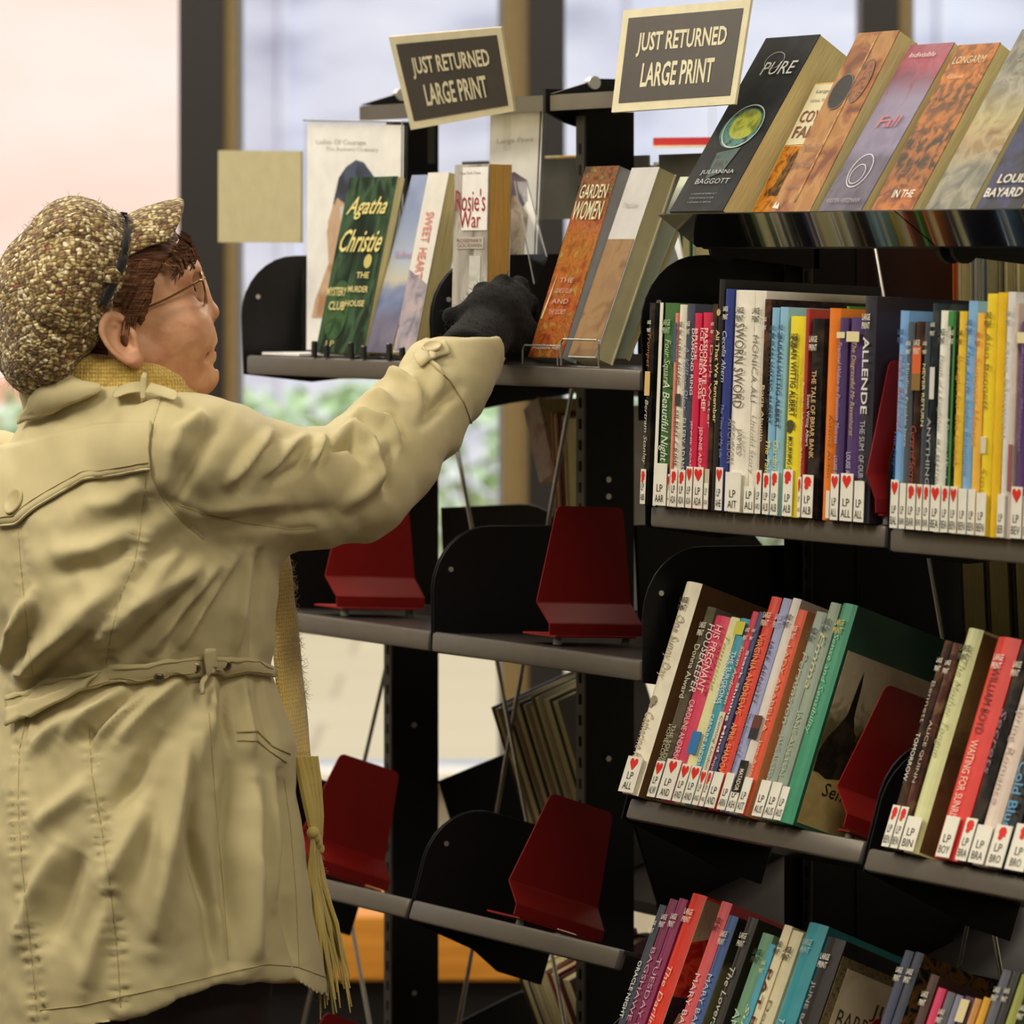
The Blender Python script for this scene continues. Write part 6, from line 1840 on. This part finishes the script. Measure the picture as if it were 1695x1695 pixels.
n2 = t.n('ShaderNodeTexNoise', i_Scale=420.0, i_Detail=2.0)
t.l(co, n2.inputs[0])
t.bump(n2.outputs[0], .25, .0008)
wl = np.array(list(LOC))
body = solid('body', HW(pts) - wl, fs, SKIN, woman)
def part_pts(name, P, m, parent, r, n=8, smooth=True):
    return MB().tube([Vector(p) for p in (HW(P) - wl)], r, n).build(name, m, parent, smooth)
EYEW = mat('eye_white', rgb('d8d0c4'), .2)
IRIS = mat('brown_iris', rgb('3a2a1c'), .2)
for s in (1, -1):
    bm = bmesh.new(); bmesh.ops.create_uvsphere(bm, u_segments=20, v_segments=14, radius=.0118)
    me = bpy.data.meshes.new('eye'); bm.to_mesh(me); bm.free(); me.materials.append(EYEW)
    o = bpy.data.objects.new('eye', me); COL.objects.link(o); o.parent = woman
    o.location = Vector(HW((53, 31 * s, -12.5)) - wl)
    p = Vector(HW((64.6, 31.5 * s, -12)) - wl)
    MB().tube([p - xd * .002, p, p + xd * .0006], [.0056, .0052, .003], 16).build('iris', IRIS, woman, True)
LIPM = mat('pink_lips', rgb('b06a58', 1.0), .4)
part_pts('lip', [(58, 19, -75), (66, 10, -74.5), (69.4, 0, -74), (66, -10, -74.5), (58, -19, -75)], LIPM, woman, [.0012, .0032, .0038, .0032, .0012])
part_pts('lip', [(55, 18, -83), (61.5, 9, -85.5), (64, 0, -86), (61.5, -9, -85.5), (55, -18, -83)], LIPM, woman, [.0012, .0036, .0044, .0036, .0012])
MB().tube([Vector(p) for p in HW([(50, 0, -79.5), (58, 0, -79.5)]) - wl], [.016, .012], 16).build('mouth_inside', mat('mouth_dark', rgb('3a1a16'), .5), woman, True)

# glasses
WIRE_G = mat('bronze_wire', rgb('8a6a44'), .28, .8)
LENS = bpy.data.materials.new('spectacle_lens')
lt = NT(LENS)
tr = lt.n('ShaderNodeBsdfTransparent'); tr.inputs[0].default_value = (.86, .87, .88, 1)
gl = lt.n('ShaderNodeBsdfGlossy'); gl.inputs['Roughness'].default_value = .03
mx = lt.n('ShaderNodeMixShader'); mx.inputs[0].default_value = .22
lt.l(tr.outputs[0], mx.inputs[1]); lt.l(gl.outputs[0], mx.inputs[2]); lt.l(mx.outputs[0], lt.out.inputs[0])
gls = empty('spectacles'); gls.parent = woman
for s in (1, -1):
    lens = [(75 - (1 + math.cos(a)) * 1.6 + .12 * 17 * math.sin(a), s * (33 + 22 * math.cos(a)), -14 + 17 * math.sin(a)) for a in [k * math.pi / 12 for k in range(25)]]
    MB().tube([Vector(p) for p in HW(lens) - wl], .0011, 6, False).build('lens_rim', WIRE_G, gls, True)
    c = HW([(x, y, z) for x, y, z in lens[:-1]]) - wl
    mesh_obj('lens', c.tolist(), [tuple(range(24))], LENS, gls)
    part_pts('temple_arm', [(72, s * 55, -6), (68, s * 60, -5), (54, s * 66, -8), (30, s * 70, -12), (-10, s * 75, -16), (-30, s * 76, -18)], WIRE_G, gls, .0012, 6)
part_pts('bridge', [(76, 11, -9), (81, 5, -6), (81, -5, -6), (76, -11, -9)], WIRE_G, gls, .0011, 6)

# hair
def poly_sdf2(X, Z, pts):
    """signed distance to a polygon in the (x, z) plane (negative inside)"""
    d = np.full(np.broadcast(X, Z).shape, 1e9, f32)
    s = np.ones(d.shape, f32)
    n = len(pts)
    for i in range(n):
        a, b = pts[i], pts[(i + 1) % n]
        ex, ez = b[0] - a[0], b[1] - a[1]
        wx, wz = X - f32(a[0]), Z - f32(a[1])
        tt = np.clip((wx * ex + wz * ez) / (ex * ex + ez * ez), 0, 1)
        dd = (wx - ex * tt) ** 2 + (wz - ez * tt) ** 2
        d = np.minimum(d, dd)
        c1, c2, c3 = Z >= a[1], Z < b[1], ex * wz > ez * wx
        flip = (c1 & c2 & c3) | (~c1 & ~c2 & ~c3)
        s = np.where(flip, -s, s)
    return (s * np.sqrt(d)).astype(f32)
HAIR = bpy.data.materials.new('brown_hair')
t = NT(HAIR)
t.b.inputs['Roughness'].default_value = .65
t.b.inputs['Specular IOR Level'].default_value = .25
n1 = t.n('ShaderNodeTexNoise', i_Scale=1.0, i_Detail=4.0)
t.l(t.coord((60, 60, 700), (0, math.radians(30), 0)), n1.inputs[0])
t.l(t.ramp(n1.outputs[0], [(0.3, rgb('34200f', 1.0)), (0.55, rgb('63402a', 1.0)), (0.75, rgb('916442', 1.0))]), t.b.inputs['Base Color'])
t.bump(n1.outputs[0], .8, .002)
hp = [loc_xz(x, y, 62) for x, y in ((312, 330), (316, 372), (306, 400), (292, 424), (276, 440), (262, 462), (258, 492), (250, 518), (240, 540), (233, 530), (224, 510), (206, 504), (186, 512), (180, 556), (190, 585), (206, 606), (190, 640), (120, 640), (60, 560), (60, 330))]
S = g.ellip((-8, 0, 6), (93, 77.5, 74))
S = smin(S, g.cap((-30, 0, -40), (-52, 0, -110), 57, 54), f32(20))
hair = smax(S, poly_sdf2(g.x, g.z, hp)[:, 0:1, :], f32(6))
pts, fs = g.mesh(hair)
pts = smooth_verts(pts, fs, 2, .5)
nn = normals(pts, fs)
st = vnoise(np.stack([pts[:, 0] / 30, pts[:, 1] / 6, (pts[:, 2] + pts[:, 0] * .8) / 5], 1), 3)
pts = pts + nn * (1.6 * st + .8 * vnoise(pts / np.array([20, 3, 2.5]), 4))[:, None]
hob = solid('hair', HW(pts) - wl, fs, HAIR, woman)
hob['label'] = 'short brown hair'
rnd = random.Random(7)
mbh = MB()
for k in range(90):               # locks at the fringe and temple
    y = rnd.uniform(-50, 74)
    z0 = 44 - abs(y) * .25 + rnd.uniform(-6, 6)
    x0 = 76 * math.sqrt(max(.02, 1 - (y / 84) ** 2)) + rnd.uniform(1, 5)
    L = rnd.uniform(16, 34) * (1 if y < 40 else .8)
    sw = rnd.uniform(-8, 8)
    P = [(x0 - 8, y, z0), (x0 - 1, y + sw * .3, z0 - L * .4), (x0 + 1 - 3 * rnd.random(), y + sw * .7, z0 - L * .75), (x0 - 2 - 6 * rnd.random(), y + sw, z0 - L)]
    mbh.tube([Vector(p) for p in HW(P) - wl], [.0012, .0018, .0014, .0003], 4)
for k in range(130):              # temple, swept back over the ear
    x, z = loc_xz(rnd.uniform(232, 285), rnd.uniform(425, 490), 70)
    if poly_sdf2(np.array([x], f32), np.array([z], f32), hp)[0] > -2:
        continue
    yy = 78.5 * math.sqrt(max(.05, 1 - ((x + 8) / 93) ** 2 - ((z - 6) / 74) ** 2)) + .5
    L = rnd.uniform(18, 36)
    P = [(x, yy, z), (x - L * .35, yy + 2.0, z - L * .25), (x - L * .75, yy + 2.4, z - L * .65), (x - L * .9, yy + 1, z - L)]
    mbh.tube([Vector(p) for p in HW(P) - wl], [.0004, .0011, .0010, .0003], 4)
lk = mbh.build('hair_strands', HAIR, hob, True)
lk['kind'] = 'stuff'

# ------------------------------ cap
TWEED = bpy.data.materials.new('brown_tweed')
t = NT(TWEED)
t.b.inputs['Roughness'].default_value = .95
t.b.inputs['Sheen Weight'].default_value = .2
co = t.coord((1, 1, 1.35), (0.2, 0.5, 0.1))
nzw = t.n('ShaderNodeTexNoise', i_Scale=60.0, i_Detail=2.0)
t.l(co, nzw.inputs[0])
mxv = t.n('ShaderNodeMix', data_type='RGBA', blend_type='LINEAR_LIGHT')
mxv.inputs[0].default_value = .006
t.l(co, mxv.inputs[6]); t.l(nzw.outputs[1], mxv.inputs[7])
vo = t.n('ShaderNodeTexVoronoi', i_Scale=195.0)
vo.inputs['Randomness'].default_value = .38
t.l(mxv.outputs[2], vo.inputs[0])
sp = t.n('ShaderNodeSeparateColor')
t.l(vo.outputs['Color'], sp.inputs[0])
pal = t.ramp(sp.outputs[0], [(0.0, rgb('6e5636')), (0.18, rgb('8d774a')), (0.36, rgb('b4a268')), (0.56, rgb('eae2bc')), (0.68, rgb('927046')), (0.76, rgb('cfc08e')), (0.90, rgb('715033')), (0.985, rgb('9a5038'))], 'CONSTANT')
dk = t.ramp(vo.outputs['Distance'], [(0.30, (1, 1, 1, 1)), (0.70, (.30, .22, .16, 1))])
ml = t.n('ShaderNodeMix', data_type='RGBA', blend_type='MULTIPLY')
ml.inputs[0].default_value = 1.0
t.l(pal, ml.inputs[6]); t.l(dk, ml.inputs[7])
t.l(ml.outputs[2], t.b.inputs['Base Color'])
iv = t.n('ShaderNodeMath', operation='SUBTRACT'); iv.inputs[0].default_value = 1.0
t.l(vo.outputs['Distance'], iv.inputs[1])
t.bump(iv.outputs[0], .9, .0022)
hat = empty('cap'); hat.parent = woman
hat['label'] = 'brown tweed baker boy cap with a dark band'
g = Grid((-175, -118, -125), (60, 118, 125), 2.0)
c1 = loc_fv(104, 487); ang = math.atan2(95, -160)
ax_l = Vector((math.cos(math.radians(71)), 0, math.sin(math.radians(71))))     # long axis of the crown (F, v)
R = Matrix((ax_l, Vector((0, 1, 0)), Vector((-ax_l.z, 0, ax_l.x)))).transposed()
cr = g.ellip((c1[0], 0, c1[1]), (103, 104, 66), R)
# lower back hangs and the top stands out
for (x, y, r) in ((58, 590, 38), (50, 470, 34), (120, 400, 38), (85, 610, 22)):
    F, v = loc_fv(x, y)
    cr = smin(cr, g.ellip((F, 0, v), (r * .9, 62, r)), f32(22))
F, v = loc_fv(170, 440)
cr = smin(cr, g.ellip((F - 4, 0, v - 6), (62, 82, 66), R), f32(14))
# trim along the band line
b0, b1 = loc_fv(203, 358), loc_fv(100, 610)
dx, dz = b1[0] - b0[0], b1[1] - b0[1]
L = math.hypot(dx, dz)
nx, nz_ = -dz / L, dx / L
if nx < 0:
    nx, nz_ = -nx, -nz_
pl = (g.x - f32(b0[0] + 12)) * f32(nx) + (g.z - f32(b0[1])) * f32(nz_)
bow = f32(14) * np.sin(np.clip(((g.x - f32(b0[0])) * f32(dx) + (g.z - f32(b0[1])) * f32(dz)) / f32(L * L), 0, 1) * math.pi)
cr = smax(cr, (pl - bow).astype(f32), f32(8))
pts, fs = g.mesh(cr)
pts = smooth_verts(pts, fs, 3, .5)
nn = normals(pts, fs)
if (nn * (pts - pts.mean(0))).sum() < 0:
    nn = -nn
# eight gores meeting at the crown button, seams sunk between them
q = pts - np.array([c1[0], 0, c1[1]])
la_ = q @ np.array([ax_l.x, 0, ax_l.z]); th_ = np.arctan2(q[:, 1], la_)
gore = np.abs(np.sin(th_ * 3 + .35))
d = 3.2 * vnoise(pts / 42, 3) + 1.4 * vnoise(pts / 18, 4) - 3.6 * np.exp(-(gore / .10) ** 2) + .7 * vnoise(pts / 4.0, 9)
pts = pts + nn * d[:, None]
crown = solid('crown', YW(pts) - wl, fs, TWEED, hat)
cb = BVHTree.FromPolygons([Vector(v) for v in YW(pts)], fs)
# visor
vs = []
nu, nv = 25, 13
for i in range(nv):
    s = i / (nv - 1)
    for j in range(nu):
        a = -1 + 2 * j / (nu - 1)
        y = 74 * a
        F0, v0 = loc_fv(196, 364)
        F1, v1 = loc_fv(300, 327)
        edge = 1 - .16 * abs(a) ** 4
        Fb = F0 - 2 - 14 * a * a
        Ft = F1 + 1 - 10 * a * a
        ss = s * edge
        F = Fb + (Ft - Fb) * ss
        v = v0 + (v1 - v0) * ss + 4 * math.sin(math.pi * s) - (47 - 8 * s) * abs(a) ** 2.1
        vs.append((F, y, v + .8 * math.sin(j * 1.9 + i)))
fsx = [(i * nu + j, i * nu + j + 1, (i + 1) * nu + j + 1, (i + 1) * nu + j) for i in range(nv - 1) for j in range(nu - 1)]
vis = mesh_obj('visor', (YW(vs) - wl).tolist(), fsx, TWEED, hat, True)
md = vis.modifiers.new('thick', 'SOLIDIFY'); md.thickness = .007; md.offset = -1
md = vis.modifiers.new('sub', 'SUBSURF'); md.levels = 1; md.render_levels = 1
BAND = fabric('black_cap_ribbon', rgb('1c1c22'), rgb('15151a'), .7, 1500, .3)
bandp = [(203, 360), (207, 382), (204, 412), (196, 440), (184, 468), (170, 496), (160, 515)]
# the band runs round the head as a closed ribbon where crown and visor meet
rp, fr_ = [], []
Fb0, vb0 = loc_fv(206, 362)
nb = 44
for k in range(nb):
    a = 2 * math.pi * k / nb
    y = 79 * math.sin(a)
    c = math.cos(a)
    F, v = Fb0 - 8 + 0 * c - (1 - c) * 38 * .5, vb0 - (1 - c) * .5 * 148
    F -= 4 * math.sin(a) ** 2
    rp.append((F - 4.2, y, v + 1.5)); rp.append((F + 4.2, y, v - 1.5))
for k in range(nb):
    a, b = 2 * k, 2 * ((k + 1) % nb)
    fr_.append((a, a + 1, b + 1, b))
bd = mesh_obj('cap_band', (YW(rp) - wl).tolist(), fr_, BAND, hat, True)
md = bd.modifiers.new('thick', 'SOLIDIFY'); md.thickness = .0025
_v, _f = [Vector(p) for p in YW(pts)], list(fs)
_m = vis.data
_b = len(_v); _v += [v.co + LOC for v in _m.vertices]; _f += [tuple(i + _b for i in p.vertices) for p in _m.polygons]
_b = len(_v); _v += [v.co + LOC for v in hob.data.vertices]; _f += [tuple(i + _b for i in p.vertices) for p in hob.data.polygons]
hb = BVHTree.FromPolygons(_v, _f)
patch('band_front', hb, [(199, 352), (202, 385), (198, 415), (189, 440), (177, 468), (160, 502)], [(211, 354), (215, 385), (211, 415), (202, 443), (190, 470), (171, 507)], 26, 4, .0045, .002, BAND, hat)
# tweed knot and its strap tail
F, v = loc_fv(193, 456, 84)
g = Grid((F - 16, 66, v - 16), (F + 16, 104, v + 16), 1.2)
kn = g.sphere((F, 87, v), 10.5)
kn = smin(kn, g.sphere((F + 4, 87, v - 3), 6.5), f32(3))
pts, fs = g.mesh(kn)
pts = pts + normals(pts, fs) * (1.2 * vnoise(pts / 4, 5))[:, None]
solid('knot', YW(pts) - wl, fs, TWEED, hat)
tl = [loc_fv(x, y, 80) for x, y in ((194, 458), (190, 474), (182, 490), (172, 506), (163, 518))]
MB().tube([Vector(p) for p in YW([(f, 82 - i * 1.5, v) for i, (f, v) in enumerate(tl)]) - wl], [.004, .0046, .0044, .004, .003], 8).build('knot_strap', TWEED, hat, True)
# loose wool fibres on the outline
mbf = MB()
for k in range(420):
    i = rnd.randrange(len(crown.data.vertices))
    p = crown.data.vertices[i].co
    n = crown.data.vertices[i].normal
    t1 = n.orthogonal().normalized()
    b = (n + Vector((rnd.uniform(-1, 1), rnd.uniform(-1, 1), rnd.uniform(-1, 1)))).normalized()
    Ln = rnd.uniform(.003, .008)
    mbf.tube([p, p + n * Ln * .5, p + n * Ln * .5 + b * Ln * .6], [.00025, .0002, .0001], 3, False)
mbf.build('wool_fuzz', mat('wool_fibre', rgb('8a7048'), .9), hat)['kind'] = 'stuff'

# ------------------------------ scarf
def knit(name, c1, c2):
    m = bpy.data.materials.new(name)
    t = NT(m)
    t.b.inputs['Roughness'].default_value = .95
    t.b.inputs['Sheen Weight'].default_value = .4
    co = t.coord((1, 1, .75), (0, 0, math.radians(20)))
    vo = t.n('ShaderNodeTexVoronoi', i_Scale=330.0)
    vo.inputs['Randomness'].default_value = .25
    t.l(co, vo.inputs[0])
    t.l(t.ramp(vo.outputs['Distance'], [(0.15, rgb(c1, 1.0)), (0.7, rgb(c2, 1.0))]), t.b.inputs['Base Color'])
    iv = t.n('ShaderNodeMath', operation='SUBTRACT'); iv.inputs[0].default_value = 1.0
    t.l(vo.outputs['Distance'], iv.inputs[1])
    t.bump(iv.outputs[0], .8, .0018)
    return m
YEL = knit('mustard_knit', 'e0c468', 'b4964a')
sca = empty('scarf'); sca.parent = woman
sca['label'] = 'mustard yellow knitted scarf with a fringe'
g = Grid((-.54, -.16, 1.26), (-.28, .16, 1.38), .003)
sc_ = None
cc = np.array(V(196, 622, 0))
for k in range(32):
    a0, a1 = 2 * math.pi * k / 32, 2 * math.pi * (k + 1) / 32
    pt = lambda a: (cc[0] + .070 * math.cos(a), cc[1] + .074 * math.sin(a), cc[2] + .006 - .012 * math.cos(a))
    c = g.cap(pt(a0), pt(a1), .017, .017)
    c2 = g.cap((pt(a0)[0], pt(a0)[1], pt(a0)[2] - .016), (pt(a1)[0], pt(a1)[1], pt(a1)[2] - .016), .019, .019)
    c = np.minimum(c, c2)
    sc_ = c if sc_ is None else np.minimum(sc_, c)
pts, fs = g.mesh(sc_)
pts = smooth_verts(pts, fs, 2, .5)
pts = pts + normals(pts, fs) * (.003 * vnoise(pts / np.array([.05, .05, .015]), 6))[:, None]
solid('neck_wrap', toW(pts) - wl, fs, YEL, sca)
tailp = [(452, 880), (464, 940), (472, 1020), (481, 1100), (489, 1180), (497, 1260)]
vs = []
nw = 6
rows = resample(tailp, 24)
for i, (x, y) in enumerate(rows):
    for k in range(nw):
        s = k / (nw - 1)
        dt = .165 - .19 * (i / 23) ** 1.5 + .05 * s + .004 * math.sin(i * .8 + k)
        vs.append(toW(np.array(V(x - 22 + 36 * s, y, dt))) - wl)
fsx = [(i * nw + k, i * nw + k + 1, (i + 1) * nw + k + 1, (i + 1) * nw + k) for i in range(len(rows) - 1) for k in range(nw - 1)]
tail = mesh_obj('hanging_end', [list(v) for v in vs], fsx, YEL, sca, True)
md = tail.modifiers.new('thick', 'SOLIDIFY'); md.thickness = .008; md.offset = 0
FRN = fabric('mustard_yarn', rgb('d0bc70', 1.0), rgb('b8a458', 1.0), .95, 900, .5, .4)
for j in range(4):                # knotted tassels
    x0 = 500 + j * 7
    dt = -.03 + .014 * j
    path = [(x0 - 6 + j * 2, 1252), (x0 + 2, 1290), (x0 + 11 - j * 1.5, 1335 + j * 5), (x0 + 18 - j * 4, 1374 + j * 9)]
    P = [Vector(toW(np.array(V(x, y, dt))) - wl) for x, y in path]
    tb = MB().tube(P, [.004, .0062, .0060, .0045], 8)
    ts = tb.build('tassel', FRN, sca, True)
    for kx, ky in ((x0 + 18 - j * 4, 1378 + j * 9),):
        bm = bmesh.new(); bmesh.ops.create_icosphere(bm, subdivisions=2, radius=.0068)
        c = Vector(toW(np.array(V(kx, ky, dt - .004))) - wl)
        kb = MB().add([v.co * 1.0 + c for v in bm.verts], [[l.vert.index for l in f.loops] for f in bm.faces]); bm.free()
        kb.build('yarn_knot', FRN, ts, True)
    mb = MB()
    for s in range(9):
        ex = x0 + 16 + rnd.uniform(-8, 40) * 1.1
        ey = rnd.uniform(1615, 1690)
        w1 = rnd.uniform(-5, 6)
        P = [Vector(toW(np.array(V(x, y, dt + rnd.uniform(-.006, .006)))) - wl) for x, y in ((x0 + 18 - j * 4, 1380 + j * 9), (x0 + 16 + w1 - j * 2, 1440 + j * 6), ((x0 + 18 + ex) / 2 + w1, 1530), (ex + 6, ey))]
        mb.tube(P, [.0024, .0030, .0026, .0008], 5)
    mb.build('fringe', FRN, ts, True)['kind'] = 'stuff'
mbf = MB()
for k in range(700):              # mohair halo
    s = rnd.random()
    i = min(len(rows) - 1, int(s * len(rows)))
    x, y = rows[i]
    if s > .75:
        x, y = 500 + rnd.uniform(-4, 46) * ((s - .75) * 4), 1260 + (s - .75) * 4 * 380
    p = Vector(toW(np.array(V(x + 13 + rnd.uniform(-8, 3), y + rnd.uniform(-10, 10), .215 - .19 * min(1, max(0, (y - 880) / 380)) ** 1.5 + rnd.uniform(-.05, .005)))) - wl)
    L = rnd.uniform(.004, .013)
    a = RV * rnd.uniform(.3, 1) + Vector((0, 0, rnd.uniform(-.8, .8))) + VV * rnd.uniform(-.5, .5)
    b = RV * rnd.uniform(-.3, 1) + Vector((0, 0, rnd.uniform(-1, 1)))
    mbf.tube([p, p + a.normalized() * L * .6, p + a.normalized() * L * .6 + b.normalized() * L * .5], [.00022, .0002, .00012], 3, False)
mbf.build('mohair_fuzz', mat('pale_mohair', rgb('cdc0a0'), .9), sca)['kind'] = 'stuff'

# ------------------------------ gloved hand
g = Grid((-.11, .24, 1.325), (.05, .50, 1.455), .0021)
hd = g.cap(V(770, 590, .26), V(800, 556, .325), .034, .032)
hd = smin(hd, g.ellip(V(822, 530, .365), (.036, .038, .036)), f32(.018))
hd = smin(hd, g.cap(V(806, 520, .355), V(846, 500, .39), .027, .024), f32(.015))
HDT = lambda q: (q[0], q[1], .345 + (q[2] - .345) * .5)
FING = [  # knuckle, middle joint, tip
    [(792, 503, .375), (800, 484, .42), (812, 492, .452)],
    [(816, 492, .380), (832, 472, .428), (842, 484, .468)],
    [(840, 490, .384), (858, 474, .425), (868, 494, .462)],
    [(858, 502, .384), (876, 502, .418), (880, 528, .445)]]
for k, (a, b, c) in enumerate(FING):
    if k < 2:
        a, b, c = HDT(a), HDT(b), HDT(c)
    r = (.0115, .0118, .0113, .0100)[k]
    fg = smin(g.cap(V(824, 525, .36), V(*a), .016, r + .002), g.cap(V(*a), V(*b), r + .001, r), f32(.004))
    fg = smin(fg, g.cap(V(*b), V(*c), r, r - .0016), f32(.004))
    hd = smin(hd, fg, f32(.005))
th = smin(g.cap(V(804, 545, .335), V(776, 520, .345), .017, .0135), g.cap(V(776, 520, .345), V(748, 524, .350), .0130, .0110), f32(.005))
hd = smin(hd, th, f32(.008))
hd = smin(hd, g.cap(V(835, 560, .36), V(868, 560, .38), .024, .022), f32(.015))
pts, fs = g.mesh(hd)
pts = smooth_verts(pts, fs, 1, .4)
pts = pts + normals(pts, fs) * (.0006 * vnoise(pts / .006, 4))[:, None]
gv = solid('glove', toW(pts) - wl, fs, GLOVE, woman)
gv['label'] = 'black woollen glove'
mbf = MB()
for k in range(600):
    i = rnd.randrange(len(gv.data.vertices))
    p, n = gv.data.vertices[i].co, gv.data.vertices[i].normal
    b = (n + Vector((rnd.uniform(-1, 1), rnd.uniform(-1, 1), rnd.uniform(-1, 1)))).normalized()
    Ln = rnd.uniform(.003, .007)
    mbf.tube([p, p + n * Ln * .5, p + n * Ln * .5 + b * Ln * .6], [.0003, .00025, .0001], 3, False)
mbf.build('glove_fuzz', mat('black_fibre', rgb('2a2a2c'), .9), gv)['kind'] = 'stuff'

# the other glove, at the end of the hanging left sleeve
lc = np.array(V(-16, 1190, .22))
g = Grid(lc - np.array([.07, .07, .16]), lc + np.array([.08, .08, .04]), .0028)
hd = g.cap(lc, lc - np.array([-.005, 0, .04]), .034, .032)
hd = smin(hd, g.ellip(lc - np.array([-.008, -.004, .065]), (.026, .036, .040)), f32(.015))
for k in range(4):
    b0 = lc + np.array([.006 + .004 * k, .030 - .019 * k, -.090])
    b1 = b0 + np.array([.010, .002, -.030 - .004 * (k in (1, 2))])
    hd = smin(hd, smin(g.cap(b0, b1, .0105, .0095), g.cap(b1, b1 + np.array([-.004, .004, -.018]), .0095, .008), f32(.004)), f32(.005))
hd = smin(hd, g.cap(lc + np.array([.02, .034, -.05]), lc + np.array([.034, .046, -.088]), .0125, .0105), f32(.008))
pts, fs = g.mesh(hd)
solid('glove', toW(smooth_verts(pts, fs, 1, .4)) - wl, fs, GLOVE, woman)['label'] = 'black woollen glove'

# ------------------------------ legs, shoes
zf = lambda px, z, dt: ((px - CX) * (D0 + dt) / FPX, dt, z)
SHOE = mat('dark_leather_shoe', rgb('1c1614'), .35)
for s, (px0, dt) in enumerate(((330, -.05), (200, .05))):
    g = Grid((zf(px0, 0, dt)[0] - .16, dt - .14, .03), (zf(px0, 0, dt)[0] + .16, dt + .14, .80), .0055)
    P = [zf(px0, .72, dt), zf(px0, .46, dt), zf(px0 - 12, .34, dt), zf(px0 - 8, .10, dt), zf(px0 - 6, .04, dt)]
    r = [.078, .062, .060, .038, .040]
    d = None
    for i in range(4):
        c = g.cap(P[i], P[i + 1], r[i], r[i + 1])
        d = c if d is None else smin(d, c, f32(.02))
    pts, fs = g.mesh(d)
    solid('stocking', toW(smooth_verts(pts, fs, 1)) - wl, fs, STOCK, woman)
    b0 = np.array(zf(px0 - 6, .045, dt))
    g = Grid(b0 - np.array([.09, .16, .045]), b0 + np.array([.25, .25, .06]), .005)
    fw = np.array([fv[0], fv[1], 0])
    sh = smin(g.cap(b0 - fw * .02, b0 + fw * .02, .045, .045), g.cap(b0 + fw * .03 - np.array([0, 0, .008]), b0 + fw * .14 - np.array([0, 0, .012]), .043, .032), f32(.03))
    sh = np.maximum(sh, f32(.002) - g.z)
    pts, fs = g.mesh(sh)
    solid('shoe', toW(smooth_verts(pts, fs, 1)) - wl, fs, SHOE, woman)
flush_texts()
